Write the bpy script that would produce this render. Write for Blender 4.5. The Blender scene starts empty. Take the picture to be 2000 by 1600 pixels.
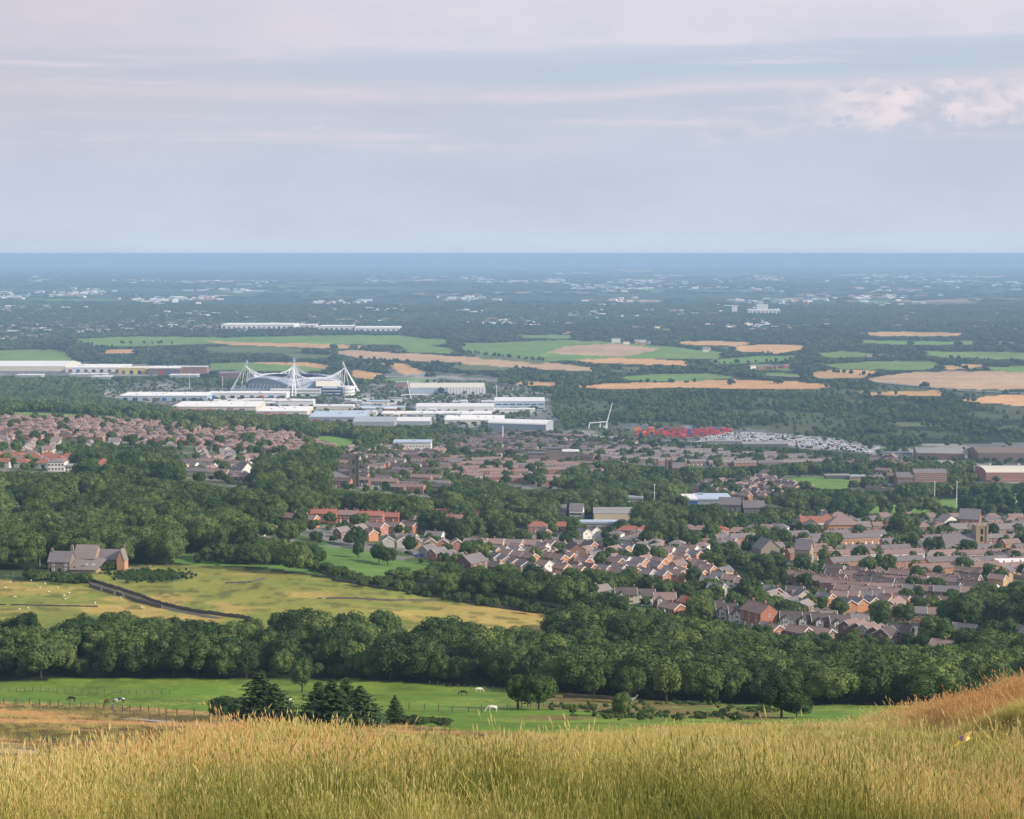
import bpy, math, random
import numpy as np
from mathutils import Vector, Matrix, Euler

random.seed(11)
rng = np.random.default_rng(11)
SC = bpy.context.scene
COL = SC.collection
F = 3440.0            # focal length in pixels of a 2000 px wide picture
H = 240.0             # eye height above the plain
PH = 496.0            # picture row of the level line
PITCH = math.atan((800 - PH) / F)
CP, SP = math.cos(PITCH), math.sin(PITCH)

# ---------------------------------------------------------------- camera
cam = bpy.data.cameras.new("camera")
cam.sensor_width = 36.0
cam.lens = 36.0 * F / 2000.0
cam.clip_start = 0.5
cam.clip_end = 400000
co = bpy.data.objects.new("camera", cam)
co.location = (0, 0, H)
co.rotation_euler = (math.pi / 2 - PITCH, 0, 0)
COL.objects.link(co)
SC.camera = co

# ---------------------------------------------------------------- light
SUN_EL, SUN_AZ = math.radians(28), math.radians(108)      # azimuth clockwise from +Y: to the right, behind the camera
sd = bpy.data.lights.new("sun", 'SUN')
sd.energy = 5.0
sd.angle = math.radians(1.2)
sd.color = (1.0, 0.86, 0.70)
so = bpy.data.objects.new("sun", sd)
sv = Vector((math.sin(SUN_AZ) * math.cos(SUN_EL), math.cos(SUN_AZ) * math.cos(SUN_EL), math.sin(SUN_EL)))
so.rotation_euler = sv.to_track_quat('Z', 'Y').to_euler()
so.location = (0, 0, 1000)
COL.objects.link(so)

SC.view_settings.view_transform = 'Standard'
SC.view_settings.look = 'None'
SC.view_settings.gamma = 1
SC.view_settings.exposure = 0.12
SC.view_settings.use_curve_mapping = False
SC.cycles.max_bounces = 5
SC.cycles.diffuse_bounces = 2
SC.cycles.glossy_bounces = 2
SC.cycles.transmission_bounces = 2
SC.cycles.volume_bounces = 1
SC.cycles.transparent_max_bounces = 4
SC.cycles.use_denoising = True


def lin(r, g, b):
    f = lambda c: ((c / 255) / 12.92) if c / 255 <= 0.04045 else (((c / 255) + 0.055) / 1.055) ** 2.4
    return (f(r), f(g), f(b), 1)


# ---------------------------------------------------------------- sky
class NT:
    def __init__(s, tree):
        s.t = tree
        tree.nodes.clear()

    def n(s, typ, **kw):
        nd = s.t.nodes.new(typ)
        for k, v in kw.items():
            if k.startswith('i_'):
                nd.inputs[k[2:].replace('_', ' ')].default_value = v
            elif k.startswith('n_'):
                nd.inputs[int(k[2:])].default_value = v
            else:
                setattr(nd, k, v)
        return nd

    def l(s, a, b):
        s.t.links.new(a, b)

    def math(s, op, a, b=None, c=None, clamp=False):
        nd = s.t.nodes.new('ShaderNodeMath')
        nd.operation = op
        nd.use_clamp = clamp
        for i, v in enumerate((a, b, c)):
            if v is None:
                continue
            if isinstance(v, (int, float)):
                nd.inputs[i].default_value = v
            else:
                s.l(v, nd.inputs[i])
        return nd.outputs[0]

    def mix(s, fac, a, b, mode='MIX'):
        nd = s.t.nodes.new('ShaderNodeMix')
        nd.data_type = 'RGBA'
        nd.blend_type = mode
        for i, v in ((0, fac), (6, a), (7, b)):
            if isinstance(v, (int, float)):
                nd.inputs[i].default_value = v
            elif isinstance(v, tuple):
                nd.inputs[i].default_value = v if len(v) == 4 else (*v, 1)
            else:
                s.l(v, nd.inputs[i])
        return nd.outputs[2]

    def ramp(s, fac, stops, interp='LINEAR'):
        nd = s.t.nodes.new('ShaderNodeValToRGB')
        nd.color_ramp.interpolation = interp
        e = nd.color_ramp.elements
        while len(e) > 1:
            e.remove(e[-1])
        e[0].position = stops[0][0]
        e[0].color = stops[0][1]
        for p, c in stops[1:]:
            q = e.new(p)
            q.color = c
        s.l(fac, nd.inputs[0])
        return nd.outputs[0]

    def noise(s, vec, scale, detail=4, rough=0.55, dim='3D'):
        nd = s.t.nodes.new('ShaderNodeTexNoise')
        nd.noise_dimensions = dim
        nd.inputs['Scale'].default_value = scale
        nd.inputs['Detail'].default_value = detail
        nd.inputs['Roughness'].default_value = rough
        if vec is not None:
            s.l(vec, nd.inputs['Vector'])
        return nd.outputs['Fac']

    def smooth(s, v, a, b):
        nd = s.t.nodes.new('ShaderNodeMapRange')
        nd.interpolation_type = 'SMOOTHSTEP'
        s.l(v, nd.inputs[0])
        nd.inputs[1].default_value = a
        nd.inputs[2].default_value = b
        return nd.outputs[0]


W = bpy.data.worlds.new("World")
SC.world = W
W.use_nodes = True
T = NT(W.node_tree)
out = T.n('ShaderNodeOutputWorld')
bg = T.n('ShaderNodeBackground')
T.l(bg.outputs[0], out.inputs[0])
sky = T.n('ShaderNodeTexSky')
sky.sky_type = 'NISHITA'
sky.sun_disc = False
sky.sun_elevation = SUN_EL
sky.sun_rotation = SUN_AZ
sky.air_density = 1.0
sky.dust_density = 1.5
tc = T.n('ShaderNodeTexCoord')
sep = T.n('ShaderNodeSeparateXYZ')
T.l(tc.outputs['Generated'], sep.inputs[0])
dx, dy, dz = sep.outputs
hyp = T.math('SQRT', T.math('ADD', T.math('MULTIPLY', dx, dx), T.math('MULTIPLY', dy, dy)))
hyp = T.math('MAXIMUM', hyp, 0.001)
el = T.math('DIVIDE', dz, hyp)                    # tangent of the elevation
ux, uy = T.math('DIVIDE', dx, hyp), T.math('DIVIDE', dy, hyp)


def dirvec(kx, kz, ox=0.0):
    c = T.n('ShaderNodeCombineXYZ')
    T.l(T.math('MULTIPLY', ux, kx), c.inputs[0])
    T.l(T.math('ADD', T.math('MULTIPLY', uy, kx), ox), c.inputs[1])
    T.l(T.math('MULTIPLY', el, kz), c.inputs[2])
    return c.outputs[0]


wob = T.math('SUBTRACT', T.noise(dirvec(2.2, 9.0), 1.6, 3), 0.5)
wob2 = T.math('SUBTRACT', T.noise(dirvec(4.0, 60.0, 3.0), 1.3, 5), 0.5)
e2 = T.math('ADD', el, T.math('ADD', T.math('MULTIPLY', wob, 0.022), T.math('MULTIPLY', wob2, 0.008)))
# slow tilt of the cloud layers from left to right
e2 = T.math('SUBTRACT', e2, T.math('MULTIPLY', ux, 0.012))
R = lambda y: max(0.0, (PH - y) / F) / 0.4
lay = T.ramp(T.math('DIVIDE', e2, 0.4, clamp=True), [
    (0.0, lin(204, 219, 236)), (R(440), lin(203, 213, 229)), (R(330), lin(200, 208, 224)), (R(240), lin(201, 207, 222)),
    (R(205), lin(199, 205, 220)), (R(182), lin(217, 213, 224)), (R(166), lin(203, 208, 221)), (R(148), lin(192, 205, 221)),
    (R(124), lin(193, 205, 222)), (R(104), lin(203, 210, 225)), (R(90), lin(223, 220, 232)), (R(30), lin(227, 222, 234)),
    (R(-120), lin(224, 222, 236)), (R(-420), lin(212, 218, 234)), (1.0, lin(205, 214, 232))], 'EASE')
# pinker, greyer stratus towards the left
leftm = T.math('MULTIPLY', T.smooth(T.math('MULTIPLY', ux, -1.0), -0.05, 0.33), T.smooth(el, 0.03, 0.10))
lay = T.mix(T.math('MULTIPLY', leftm, 0.75), lay, lin(206, 201, 213))
# thin light streaks
st = T.noise(dirvec(5.0, 90.0, 7.0), 1.2, 5, 0.6)
stm = T.math('MULTIPLY', T.smooth(st, 0.52, 0.72), T.math('MULTIPLY', T.smooth(el, 0.045, 0.075), T.math('SUBTRACT', 1.0, T.smooth(el, 0.10, 0.13))))
lay = T.mix(T.math('MULTIPLY', stm, 0.8), lay, lin(222, 216, 226))
# puffs of cumulus low in the sky: a bank of them, thicker to the west
cn = T.noise(dirvec(24.0, 34.0, 1.0), 2.6, 7, 0.56)
base = T.noise(dirvec(3.2, 6.0, 2.0), 2.0, 2, 0.5)
band = T.math('MULTIPLY', T.smooth(el, 0.058, 0.078), T.math('SUBTRACT', 1.0, T.smooth(el, 0.084, 0.104)))
west = T.smooth(ux, 0.135, 0.215)
cm = T.math('MULTIPLY', T.smooth(T.math('ADD', cn, T.math('MULTIPLY', T.math('SUBTRACT', band, 0.58), 0.42)), 0.49, 0.545), T.math('MULTIPLY', band, west))
cshade = T.smooth(T.noise(dirvec(20.0, 34.0, 1.3), 2.3, 5, 0.55), 0.35, 0.62)
lay = T.mix(T.math('MULTIPLY', cm, 0.95), lay, T.mix(cshade, lin(200, 202, 218), lin(244, 231, 234)))
# wisps near the middle
wi = T.noise(dirvec(9.0, 26.0, 5.0), 1.9, 5, 0.6)
wim = T.math('MULTIPLY', T.smooth(wi, 0.58, 0.74), T.math('MULTIPLY', T.smooth(el, 0.035, 0.055), T.math('SUBTRACT', 1.0, T.smooth(el, 0.08, 0.095))))
mot = T.math('MULTIPLY', T.smooth(T.noise(dirvec(7.0, 20.0, 11.0), 1.3, 5, 0.6), 0.38, 0.7), T.math('SUBTRACT', 1.0, T.smooth(el, 0.10, 0.2)))
lay = T.mix(T.math('MULTIPLY', mot, 0.35), lay, lin(186, 194, 212))
lay = T.mix(T.math('MULTIPLY', wim, 0.5), lay, lin(224, 217, 226))
# thin blue gaps of clear sky behind the veil, high up
gap = T.math('MULTIPLY', T.smooth(T.noise(dirvec(1.6, 3.0, 9.0), 1.5, 4), 0.5, 0.75), T.smooth(el, 0.25, 0.6))
nis = T.n('ShaderNodeVectorMath', operation='SCALE')
T.l(sky.outputs[0], nis.inputs[0])
nis.inputs['Scale'].default_value = 0.10
veil = T.math('SUBTRACT', 0.97, T.math('MULTIPLY', gap, 0.45))
fin = T.mix(veil, nis.outputs[0], lay)
T.l(fin, bg.inputs[0])
bg.inputs[1].default_value = 0.93

# ---------------------------------------------------------------- helpers
GROUPS_AUTO = []


def tag(o, label=None, cat=None, group=None, kind=None):
    if label: o['label'] = label
    if cat: o['category'] = cat
    if group: o['group'] = group
    if kind: o['kind'] = kind
    return o


def link(name, data, parent=None, loc=None, rot=None):
    o = bpy.data.objects.new(name, data)
    COL.objects.link(o)
    if parent is not None: o.parent = parent
    if loc is not None: o.location = loc
    if rot is not None: o.rotation_euler = rot
    return o


def auto(o, look, place, px, group, cat, depth=0.0):
    """the label is completed at the end, when all look-alikes of one place are known"""
    o['category'] = cat
    o['group'] = group
    GROUPS_AUTO.append((o, look, place, px, depth))


class MB:
    def __init__(s):
        s.v, s.f, s.m, s.mats = [], [], [], []

    def mi(s, mat):
        if mat not in s.mats: s.mats.append(mat)
        return s.mats.index(mat)

    def face(s, pts, mat):
        b = len(s.v)
        s.v += [tuple(p) for p in pts]
        s.f.append(tuple(range(b, b + len(pts))))
        s.m.append(s.mi(mat))

    def poly(s, verts, faces, mat):
        b = len(s.v)
        s.v += [tuple(p) for p in verts]
        k = s.mi(mat)
        for f in faces:
            s.f.append(tuple(i + b for i in f))
            s.m.append(k)

    def box(s, x0, x1, y0, y1, z0, z1, mat):
        s.poly([(x0, y0, z0), (x1, y0, z0), (x1, y1, z0), (x0, y1, z0), (x0, y0, z1), (x1, y0, z1), (x1, y1, z1), (x0, y1, z1)],
               [(0, 3, 2, 1), (4, 5, 6, 7), (0, 1, 5, 4), (1, 2, 6, 5), (2, 3, 7, 6), (3, 0, 4, 7)], mat)

    def prism(s, prof, x0, x1, mat, axis='x'):
        """extrude a profile of (y, z) points along x"""
        n = len(prof)
        if axis == 'x':
            vs = [(x0, a, b) for a, b in prof] + [(x1, a, b) for a, b in prof]
        else:
            vs = [(a, x0, b) for a, b in prof] + [(a, x1, b) for a, b in prof]
        fs = [tuple(range(n - 1, -1, -1)), tuple(range(n, 2 * n))] + [(i, (i + 1) % n, (i + 1) % n + n, i + n) for i in range(n)]
        s.poly(vs, fs, mat)

    def tube(s, a, b, r0, r1, mat, n=6, cap=True):
        a, b = Vector(a), Vector(b)
        d = (b - a)
        if d.length < 1e-6: return
        d.normalize()
        up = Vector((0, 0, 1)) if abs(d.z) < 0.9 else Vector((1, 0, 0))
        e1 = d.cross(up).normalized()
        e2 = d.cross(e1)
        vs = []
        for c, r in ((a, r0), (b, r1)):
            for k in range(n):
                t = 2 * math.pi * k / n
                vs.append(c + e1 * (r * math.cos(t)) + e2 * (r * math.sin(t)))
        fs = [(k, (k + 1) % n, (k + 1) % n + n, k + n) for k in range(n)]
        if cap: fs += [tuple(range(n - 1, -1, -1)), tuple(range(n, 2 * n))]
        s.poly(vs, fs, mat)

    def path(s, pts, r, mat, n=5):
        for a, b in zip(pts[:-1], pts[1:]):
            s.tube(a, b, r, r, mat, n)

    def mesh(s, name, smooth=False):
        me = bpy.data.meshes.new(name)
        me.from_pydata(s.v, [], s.f)
        for m in s.mats: me.materials.append(m)
        if s.m: me.polygons.foreach_set('material_index', s.m)
        if smooth: me.polygons.foreach_set('use_smooth', [True] * len(s.f))
        me.update()
        return me

    def add(s, other, M):
        b = len(s.v)
        for p in other.v:
            s.v.append(tuple(M @ Vector(p)))
        mp = [s.mi(m) for m in other.mats]
        for f, k in zip(other.f, other.m):
            s.f.append(tuple(i + b for i in f))
            s.m.append(mp[k])


def quads_mesh(name, V, mat_list, fm=None):
    """V: (n,4,3) array of quads"""
    n = len(V)
    me = bpy.data.meshes.new(name)
    me.vertices.add(n * 4)
    me.vertices.foreach_set('co', V.reshape(-1).astype(np.float32))
    me.loops.add(n * 4)
    me.loops.foreach_set('vertex_index', np.arange(n * 4, dtype=np.int32))
    me.polygons.add(n)
    me.polygons.foreach_set('loop_start', np.arange(0, n * 4, 4, dtype=np.int32))
    try:
        me.polygons.foreach_set('loop_total', np.full(n, 4, dtype=np.int32))
    except Exception:
        pass
    for m in mat_list: me.materials.append(m)
    if fm is not None: me.polygons.foreach_set('material_index', fm.astype(np.int32))
    me.update(calc_edges=True)
    return me


def smoothstep(a, b, x):
    t = np.clip((x - a) / (b - a), 0, 1)
    return t * t * (3 - 2 * t)


# value noise in numpy (for relief)
_perm = rng.random((256, 256))


def vnoise(x, y):
    x = np.asarray(x, float); y = np.asarray(y, float)
    xi, yi = np.floor(x).astype(int), np.floor(y).astype(int)
    fx, fy = x - xi, y - yi
    fx, fy = fx * fx * (3 - 2 * fx), fy * fy * (3 - 2 * fy)
    g = lambda i, j: _perm[i & 255, j & 255]
    return (g(xi, yi) * (1 - fx) + g(xi + 1, yi) * fx) * (1 - fy) + (g(xi, yi + 1) * (1 - fx) + g(xi + 1, yi + 1) * fx) * fy


def fbm(x, y, o=4):
    s, a, t = 0.0, 0.5, 0.0
    for k in range(o):
        s = s + a * vnoise(x * 2 ** k + 17 * k, y * 2 ** k + 5 * k); t += a; a *= 0.5
    return s / t


# ---------------------------------------------------------------- terrain
TC = np.array([0, 500, 1000, 1500, 2000.0])
TD = np.array([60, 130, 200, 330, 480, 560, 640, 700, 800, 950, 1150, 1300, 1500, 1750, 1950, 2300, 2600, 3000.0])
TY = {
    0: [1690, 1500, 1440, 1388, 1345, 1235, 1165, 1118, 1070, 1000, 930, 893, 855, 818, 802, 806, 806, None],
    500: [1560, 1520, 1462, 1396, 1345, 1238, 1170, 1125, 1082, 1015, 945, 915, 880, 848, 834, 824, 808, None],
    1000: [1530, 1530, 1480, 1405, 1352, 1278, 1205, 1168, 1120, 1065, 1015, 985, 940, 900, 880, 850, None, None],
    1500: [1530, 1530, 1480, 1420, 1362, 1305, 1245, 1208, 1160, 1095, 1035, 1000, 960, 920, 895, None, None, None],
    2000: [1530, 1530, 1480, 1425, 1368, 1325, 1268, 1230, 1175, 1110, 1048, 1010, 968, 925, 900, None, None, None]}


def pchip(x, y, xq):
    h = np.diff(x); d = np.diff(y) / h
    m = np.zeros_like(y)
    for i in range(1, len(x) - 1):
        if d[i - 1] * d[i] > 0:
            w1, w2 = 2 * h[i] + h[i - 1], h[i] + 2 * h[i - 1]
            m[i] = (w1 + w2) / (w1 / d[i - 1] + w2 / d[i])
    m[0], m[-1] = d[0], d[-1]
    i = np.clip(np.searchsorted(x, xq) - 1, 0, len(x) - 2)
    t = (xq - x[i]) / h[i]
    return ((1 + 2 * t) * (1 - t) ** 2 * y[i] + t * (1 - t) ** 2 * h[i] * m[i] + t * t * (3 - 2 * t) * y[i + 1] + t * t * (t - 1) * h[i] * m[i + 1])


NL = 1200
LG = np.linspace(math.log(60), math.log(3000), NL)
_cols = []
for c in TC:
    zz = [0.0 if y is None else max(0.0, H - d * (y - PH) / F) for d, y in zip(TD, TY[int(c)])]
    _cols.append(pchip(TD, np.array(zz), np.exp(LG)))
_cols = np.array(_cols)
NC = 61
_cx = np.linspace(0, 2000, NC)
TAB = np.zeros((NC, NL))
for k in range(NL):
    TAB[:, k] = pchip(TC, _cols[:, k], _cx) if not np.allclose(_cols[:, k], 0) else 0.0


def tz(X, Y):
    X = np.asarray(X, float); Y = np.asarray(Y, float)
    Ys = np.maximum(Y, 20.0)
    px = np.clip(1000 + F * X / Ys, 0, 2000)
    # table
    li = np.clip((np.log(np.maximum(Y, 60)) - LG[0]) / (LG[-1] - LG[0]) * (NL - 1), 0, NL - 1.001)
    ci = np.clip(px / 2000 * (NC - 1), 0, NC - 1.001)
    i0, j0 = ci.astype(int), li.astype(int)
    a, b = ci - i0, li - j0
    z = (TAB[i0, j0] * (1 - a) + TAB[i0 + 1, j0] * a) * (1 - b) + (TAB[i0, j0 + 1] * (1 - a) + TAB[i0 + 1, j0 + 1] * a) * b
    # small relief of the middle distance
    amp = smoothstep(130, 300, Y) * (1 - smoothstep(1500, 2400, Y))
    z = z + amp * 2.2 * (fbm(X / 55 + 3, Y / 55, 3) - 0.5) + amp * 0.5 * (fbm(X / 9, Y / 9, 2) - 0.5)
    # far plain: faint swell, hills on the horizon
    z = z + smoothstep(3500, 9000, Y) * 10 * (fbm(X / 1500 + 9, Y / 1500, 3) - 0.5)
    rid = np.interp(px, [0, 250, 520, 900, 1300, 1700, 2000], [236, 225, 150, 55, 40, 45, 75])
    z = z + rid * smoothstep(30000, 82000, Y)
    # foreground hillside
    yc = np.interp(px, [0, 260, 430, 1000, 1400, 2000], [27, 31, 43, 45, 50, 52])
    e = (Y - yc) / 5.0
    sp = np.where(e > 20, e, np.log1p(np.exp(np.minimum(e, 20)))) * 5
    fg = H - 1.6 - 0.2395 * np.maximum(Y, -2) - 0.16 * sp
    fg = fg + 0.9 * smoothstep(9, 11, X) * smoothstep(38, 42, Y) * (fbm(X / 1.6 + 9, Y / 2.0, 2) - 0.5)
    fg = fg + 0.30 * (fbm(X / 3.1, Y / 4.2, 3) - 0.5) + 0.10 * (fbm(X / 0.9, Y / 0.9, 2) - 0.5)
    fg = fg + 1.55 * smoothstep(9.3, 16.4, X) * np.exp(-((Y - 48) / 9.0) ** 2) * (Y < 90)
    fg = fg + 0.75 * smoothstep(8.9, 10.6, X) * np.exp(-((Y - 35) / 2.6) ** 2)
    w = smoothstep(62, 118, Y)
    return fg * (1 - w) + z * w


def ray(px, py):
    a = (px - 1000) / F; b = (800 - py) / F
    k = CP + b * SP
    return a / k, (-SP + b * CP) / k


def pix(X, Y, Z):
    """world -> picture (2000 x 1600)"""
    X = np.asarray(X, float); Y = np.asarray(Y, float); Z = np.asarray(Z, float) - H
    fwd = Y * CP - Z * SP
    up = Y * SP + Z * CP
    fwd = np.maximum(fwd, 0.01)
    return 1000 + F * X / fwd, 800 - F * up / fwd


_DL = np.exp(np.linspace(math.log(14), math.log(85000), 2600))


def hit(px, py, dmin=14.0):
    kx, kz = ray(px, py)
    D = _DL[_DL >= dmin]
    t = tz(kx * D, D)
    r = H + kz * D
    i = int(np.argmax(r <= t))
    if i == 0: D0 = D[0]
    else:
        a = (r - t)[i - 1]; b = (r - t)[i]
        D0 = D[i - 1] + (D[i] - D[i - 1]) * a / (a - b + 1e-9)
    X = kx * D0
    return Vector((float(X), float(D0), float(tz(X, D0))))


def inpoly(px, py, poly):
    px = np.asarray(px, float); py = np.asarray(py, float)
    P = np.array(poly, float)
    res = np.zeros(px.shape, bool)
    bb = (px >= P[:, 0].min()) & (px <= P[:, 0].max()) & (py >= P[:, 1].min()) & (py <= P[:, 1].max())
    if not bb.any(): return res
    x, y = px[bb], py[bb]
    r = np.zeros(x.shape, bool)
    j = len(P) - 1
    for i in range(len(P)):
        xi, yi, xj, yj = P[i, 0], P[i, 1], P[j, 0], P[j, 1]
        c = ((yi > y) != (yj > y)) & (x < (xj - xi) * (y - yi) / (yj - yi + 1e-12) + xi)
        r ^= c
        j = i
    res[bb] = r
    return res


# land uses: colour (linear), name
GREEN, TAN, PINK, ORANGE, MEADOW, PASTURE, LAWN = (0.14, 0.235, 0.06), (0.50, 0.31, 0.15), (0.45, 0.31, 0.20), (0.58, 0.34, 0.17), (0.225, 0.235, 0.055), (0.125, 0.215, 0.032), (0.12, 0.22, 0.05)
OLIVE = (0.12, 0.14, 0.06)
YARD, CONC, SCRUB, TOWN, WOOD = (0.15, 0.15, 0.155), (0.38, 0.38, 0.37), (0.05, 0.075, 0.03), (0.085, 0.09, 0.065), (0.018, 0.03, 0.012)
# (class, colour, Dmin, Dmax, polygon in picture pixels of the ground)
LU = []


def lu(cls, colr, d0, d1, *pts):
    LU.append((cls, colr, d0, d1, pts))


# built-up land
lu('town', TOWN, 640, 3000, (-400, 812), (120, 814), (330, 822), (640, 858), (700, 868), (860, 846), (1130, 838), (1240, 862), (1380, 878), (1640, 895), (1760, 905), (1760, 960), (1700, 975), (1660, 1000), (1600, 1010), (2300, 1003), (2400, 1240), (1960, 1262), (1700, 1262), (1480, 1235), (1350, 1205), (1180, 1190), (1100, 1150), (940, 1138), (760, 1090), (650, 1070), (480, 1048), (500, 1030), (640, 1022), (980, 1030), (1120, 1038), (1260, 1040), (1500, 1045), (1590, 1000), (1350, 975), (1180, 955), (1000, 960), (850, 975), (620, 958), (480, 958), (230, 925), (-400, 922))
lu('industry', YARD, 2000, 4200, (180, 745), (320, 740), (430, 752), (740, 745), (760, 720), (960, 735), (1080, 770), (1075, 800), (1105, 835), (1090, 850), (950, 846), (860, 826), (830, 832), (700, 830), (590, 808), (480, 804), (330, 792), (200, 776))
lu('industry', YARD, 3000, 5200, (-200, 708), (60, 704), (270, 712), (410, 714), (420, 728), (270, 735), (-200, 735))
lu('industry', YARD, 1900, 3000, (1110, 838), (1190, 825), (1420, 834), (1540, 842), (1730, 872), (1730, 893), (1600, 880), (1450, 866), (1290, 862), (1120, 850))
lu('industry', YARD, 1600, 2600, (1720, 885), (1800, 868), (2200, 862), (2200, 940), (1900, 945), (1880, 915), (1740, 905))
lu('wood', WOOD, 900, 2600, (200, 780), (480, 806), (600, 812), (700, 835), (860, 835), (860, 862), (700, 884), (600, 884), (600, 850), (420, 838), (300, 822), (120, 812), (-300, 800), (-300, 770))
lu('wood', WOOD, 1000, 2600, (1200, 900), (1330, 930), (1280, 980), (1130, 960), (1080, 925), (1140, 905))
# trees in strips through the town
lu('trees', WOOD, 900, 1600, (500, 905), (620, 890), (660, 900), (640, 945), (560, 955), (500, 950))
lu('trees', WOOD, 900, 1600, (130, 885), (240, 880), (340, 890), (350, 915), (260, 925), (150, 912))
lu('trees', WOOD, 1000, 1800, (1240, 910), (1400, 915), (1560, 905), (1760, 905), (1900, 900), (1900, 930), (1760, 925), (1640, 925), (1520, 930), (1420, 945), (1260, 955))
lu('trees', WOOD, 1000, 1800, (1520, 965), (1640, 955), (1760, 975), (1880, 965), (2200, 950), (2200, 1002), (1850, 1006), (1680, 1005), (1560, 1000))
lu('trees', WOOD, 900, 1500, (860, 950), (960, 940), (1010, 960), (990, 985), (880, 985))
lu('trees', WOOD, 800, 1400, (830, 1035), (900, 1040), (990, 1045), (1010, 1060), (900, 1058), (840, 1052))
lu('trees', WOOD, 800, 1400, (1260, 1040), (1390, 1042), (1400, 1060), (1370, 1070), (1280, 1062))
lu('trees', WOOD, 700, 1400, (1380, 1085), (1430, 1090), (1520, 1110), (1560, 1130), (1540, 1150), (1440, 1125), (1380, 1110))
lu('trees', WOOD, 700, 1400, (1720, 1050), (1800, 1040), (1830, 1055), (1780, 1068), (1730, 1066))
lu('trees', WOOD, 640, 1400, (1760, 1170), (1900, 1165), (2000, 1150), (2200, 1150), (2200, 1280), (1960, 1262), (1900, 1240), (1830, 1230), (1780, 1200))
lu('trees', WOOD, 650, 1200, (1080, 1130), (1180, 1140), (1340, 1152), (1440, 1168), (1460, 1195), (1350, 1175), (1180, 1165), (1080, 1160))
lu('trees', WOOD, 650, 1200, (1480, 1190), (1560, 1195), (1600, 1215), (1560, 1225), (1500, 1212))
lu('trees', WOOD, 640, 900, (850, 1122), (930, 1114), (975, 1126), (1040, 1136), (1110, 1140), (1180, 1146), (1180, 1166), (1000, 1162), (900, 1150))
# open land in the middle distance
lu('field', GREEN, 1500, 3500, (-200, 800), (80, 806), (220, 813), (330, 821), (130, 820), (-200, 815))
lu('field', LAWN, 1400, 2600, (606, 853), (645, 852), (690, 858), (720, 868), (690, 875), (640, 872), (610, 864))
lu('field', LAWN, 1200, 2000, (1515, 938), (1570, 932), (1630, 932), (1680, 940), (1692, 948), (1650, 956), (1590, 958), (1548, 950))
lu('field', GREEN, 1000, 2000, (1700, 990), (1760, 985), (1880, 972), (2100, 964), (2200, 982), (1960, 992), (1850, 1002), (1700, 1008))
lu('field', YARD, 900, 1400, (1476, 1098), (1512, 1092), (1520, 1104), (1500, 1120), (1478, 1114))
lu('field', YARD, 900, 1400, (1440, 1145), (1470, 1160), (1482, 1190), (1470, 1190), (1452, 1168))
lu('field', TAN, 800, 1300, (1905, 1148), (2100, 1146), (2100, 1170), (1990, 1166), (1955, 1178), (1930, 1160))
lu('field', LAWN, 640, 1300, (330, 1082), (400, 1080), (450, 1100), (400, 1108), (340, 1098))
lu('field', LAWN, 640, 1300, (555, 1074), (640, 1066), (700, 1072), (790, 1096), (850, 1110), (800, 1118), (720, 1138), (620, 1122), (520, 1108), (400, 1104), (470, 1096), (600, 1095))
MEADOW_P = [(-300, 1108), (60, 1122), (150, 1130), (200, 1112), (290, 1102), (400, 1104), (520, 1114), (640, 1130), (700, 1140), (870, 1168), (1060, 1192), (1130, 1200), (1140, 1210), (1080, 1222), (1060, 1290), (700, 1290), (560, 1262), (420, 1275), (240, 1275), (-300, 1275)]
lu('meadow', MEADOW, 545, 760, *MEADOW_P)
lu('rough', (0.05, 0.075, 0.035), 600, 760, (-100, 1112), (90, 1115), (160, 1128), (150, 1136), (60, 1136), (-100, 1132))
lu('rough', (0.06, 0.10, 0.03), 600, 760, (215, 1118), (270, 1112), (350, 1120), (365, 1128), (330, 1138), (250, 1132))
# the plain: fields
lu('field', GREEN, 2500, 9500, (770, 676), (830, 674), (895, 682), (880, 690), (800, 688))
lu('field', GREEN, 2500, 9500, (1440, 713), (1500, 711), (1575, 718), (1540, 724), (1460, 721))
lu('field', OLIVE, 2500, 9500, (1180, 718), (1250, 716), (1290, 722), (1240, 727), (1190, 725))
lu('field', GREEN, 2500, 9500, (1590, 690), (1640, 686), (1730, 690), (1700, 698), (1620, 699))
lu('field', OLIVE, 2500, 9500, (540, 690), (640, 692), (660, 700), (580, 700))
lu('field', GREEN, 2500, 9500, (1480, 728), (1560, 730), (1580, 737), (1500, 736))
lu('field', GREEN, 2500, 9500, (1940, 730), (2200, 726), (2200, 722), (1940, 718))
lu('field', OLIVE, 2500, 9500, (870, 712), (960, 708), (1010, 716), (980, 724), (900, 722))
lu('field', GREEN, 2500, 9500, (750, 742), (800, 738), (850, 742), (830, 748), (770, 748))
lu('field', GREEN, 2500, 9500, (1660, 664), (1760, 666), (1980, 668), (1980, 673), (1800, 674), (1680, 670))
lu('field', GREEN, 2500, 9500, (1000, 655), (1120, 654), (1180, 658), (1100, 661), (1010, 660))
lu('field', GREEN, 2500, 9500, (-300, 684), (115, 683), (140, 698), (150, 707), (60, 708), (-300, 712))
lu('field', GREEN, 2500, 9500, (120, 664), (250, 657), (440, 659), (700, 654), (780, 656), (900, 668), (830, 676), (700, 672), (400, 672), (200, 678))
lu('field', ORANGE, 2500, 9500, (170, 687), (230, 682), (285, 682), (270, 689), (200, 691))
lu('field', TAN, 2500, 9500, (395, 666), (600, 671), (745, 677), (700, 681), (640, 680), (450, 674))
lu('field', OLIVE, 2500, 9500, (380, 678), (500, 676), (640, 684), (560, 690), (420, 688))
lu('field', GREEN, 2500, 9500, (400, 712), (470, 707), (560, 711), (640, 722), (600, 727), (410, 722))
lu('field', TAN, 2500, 9500, (470, 707), (600, 708), (648, 716), (630, 720), (560, 713))
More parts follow.
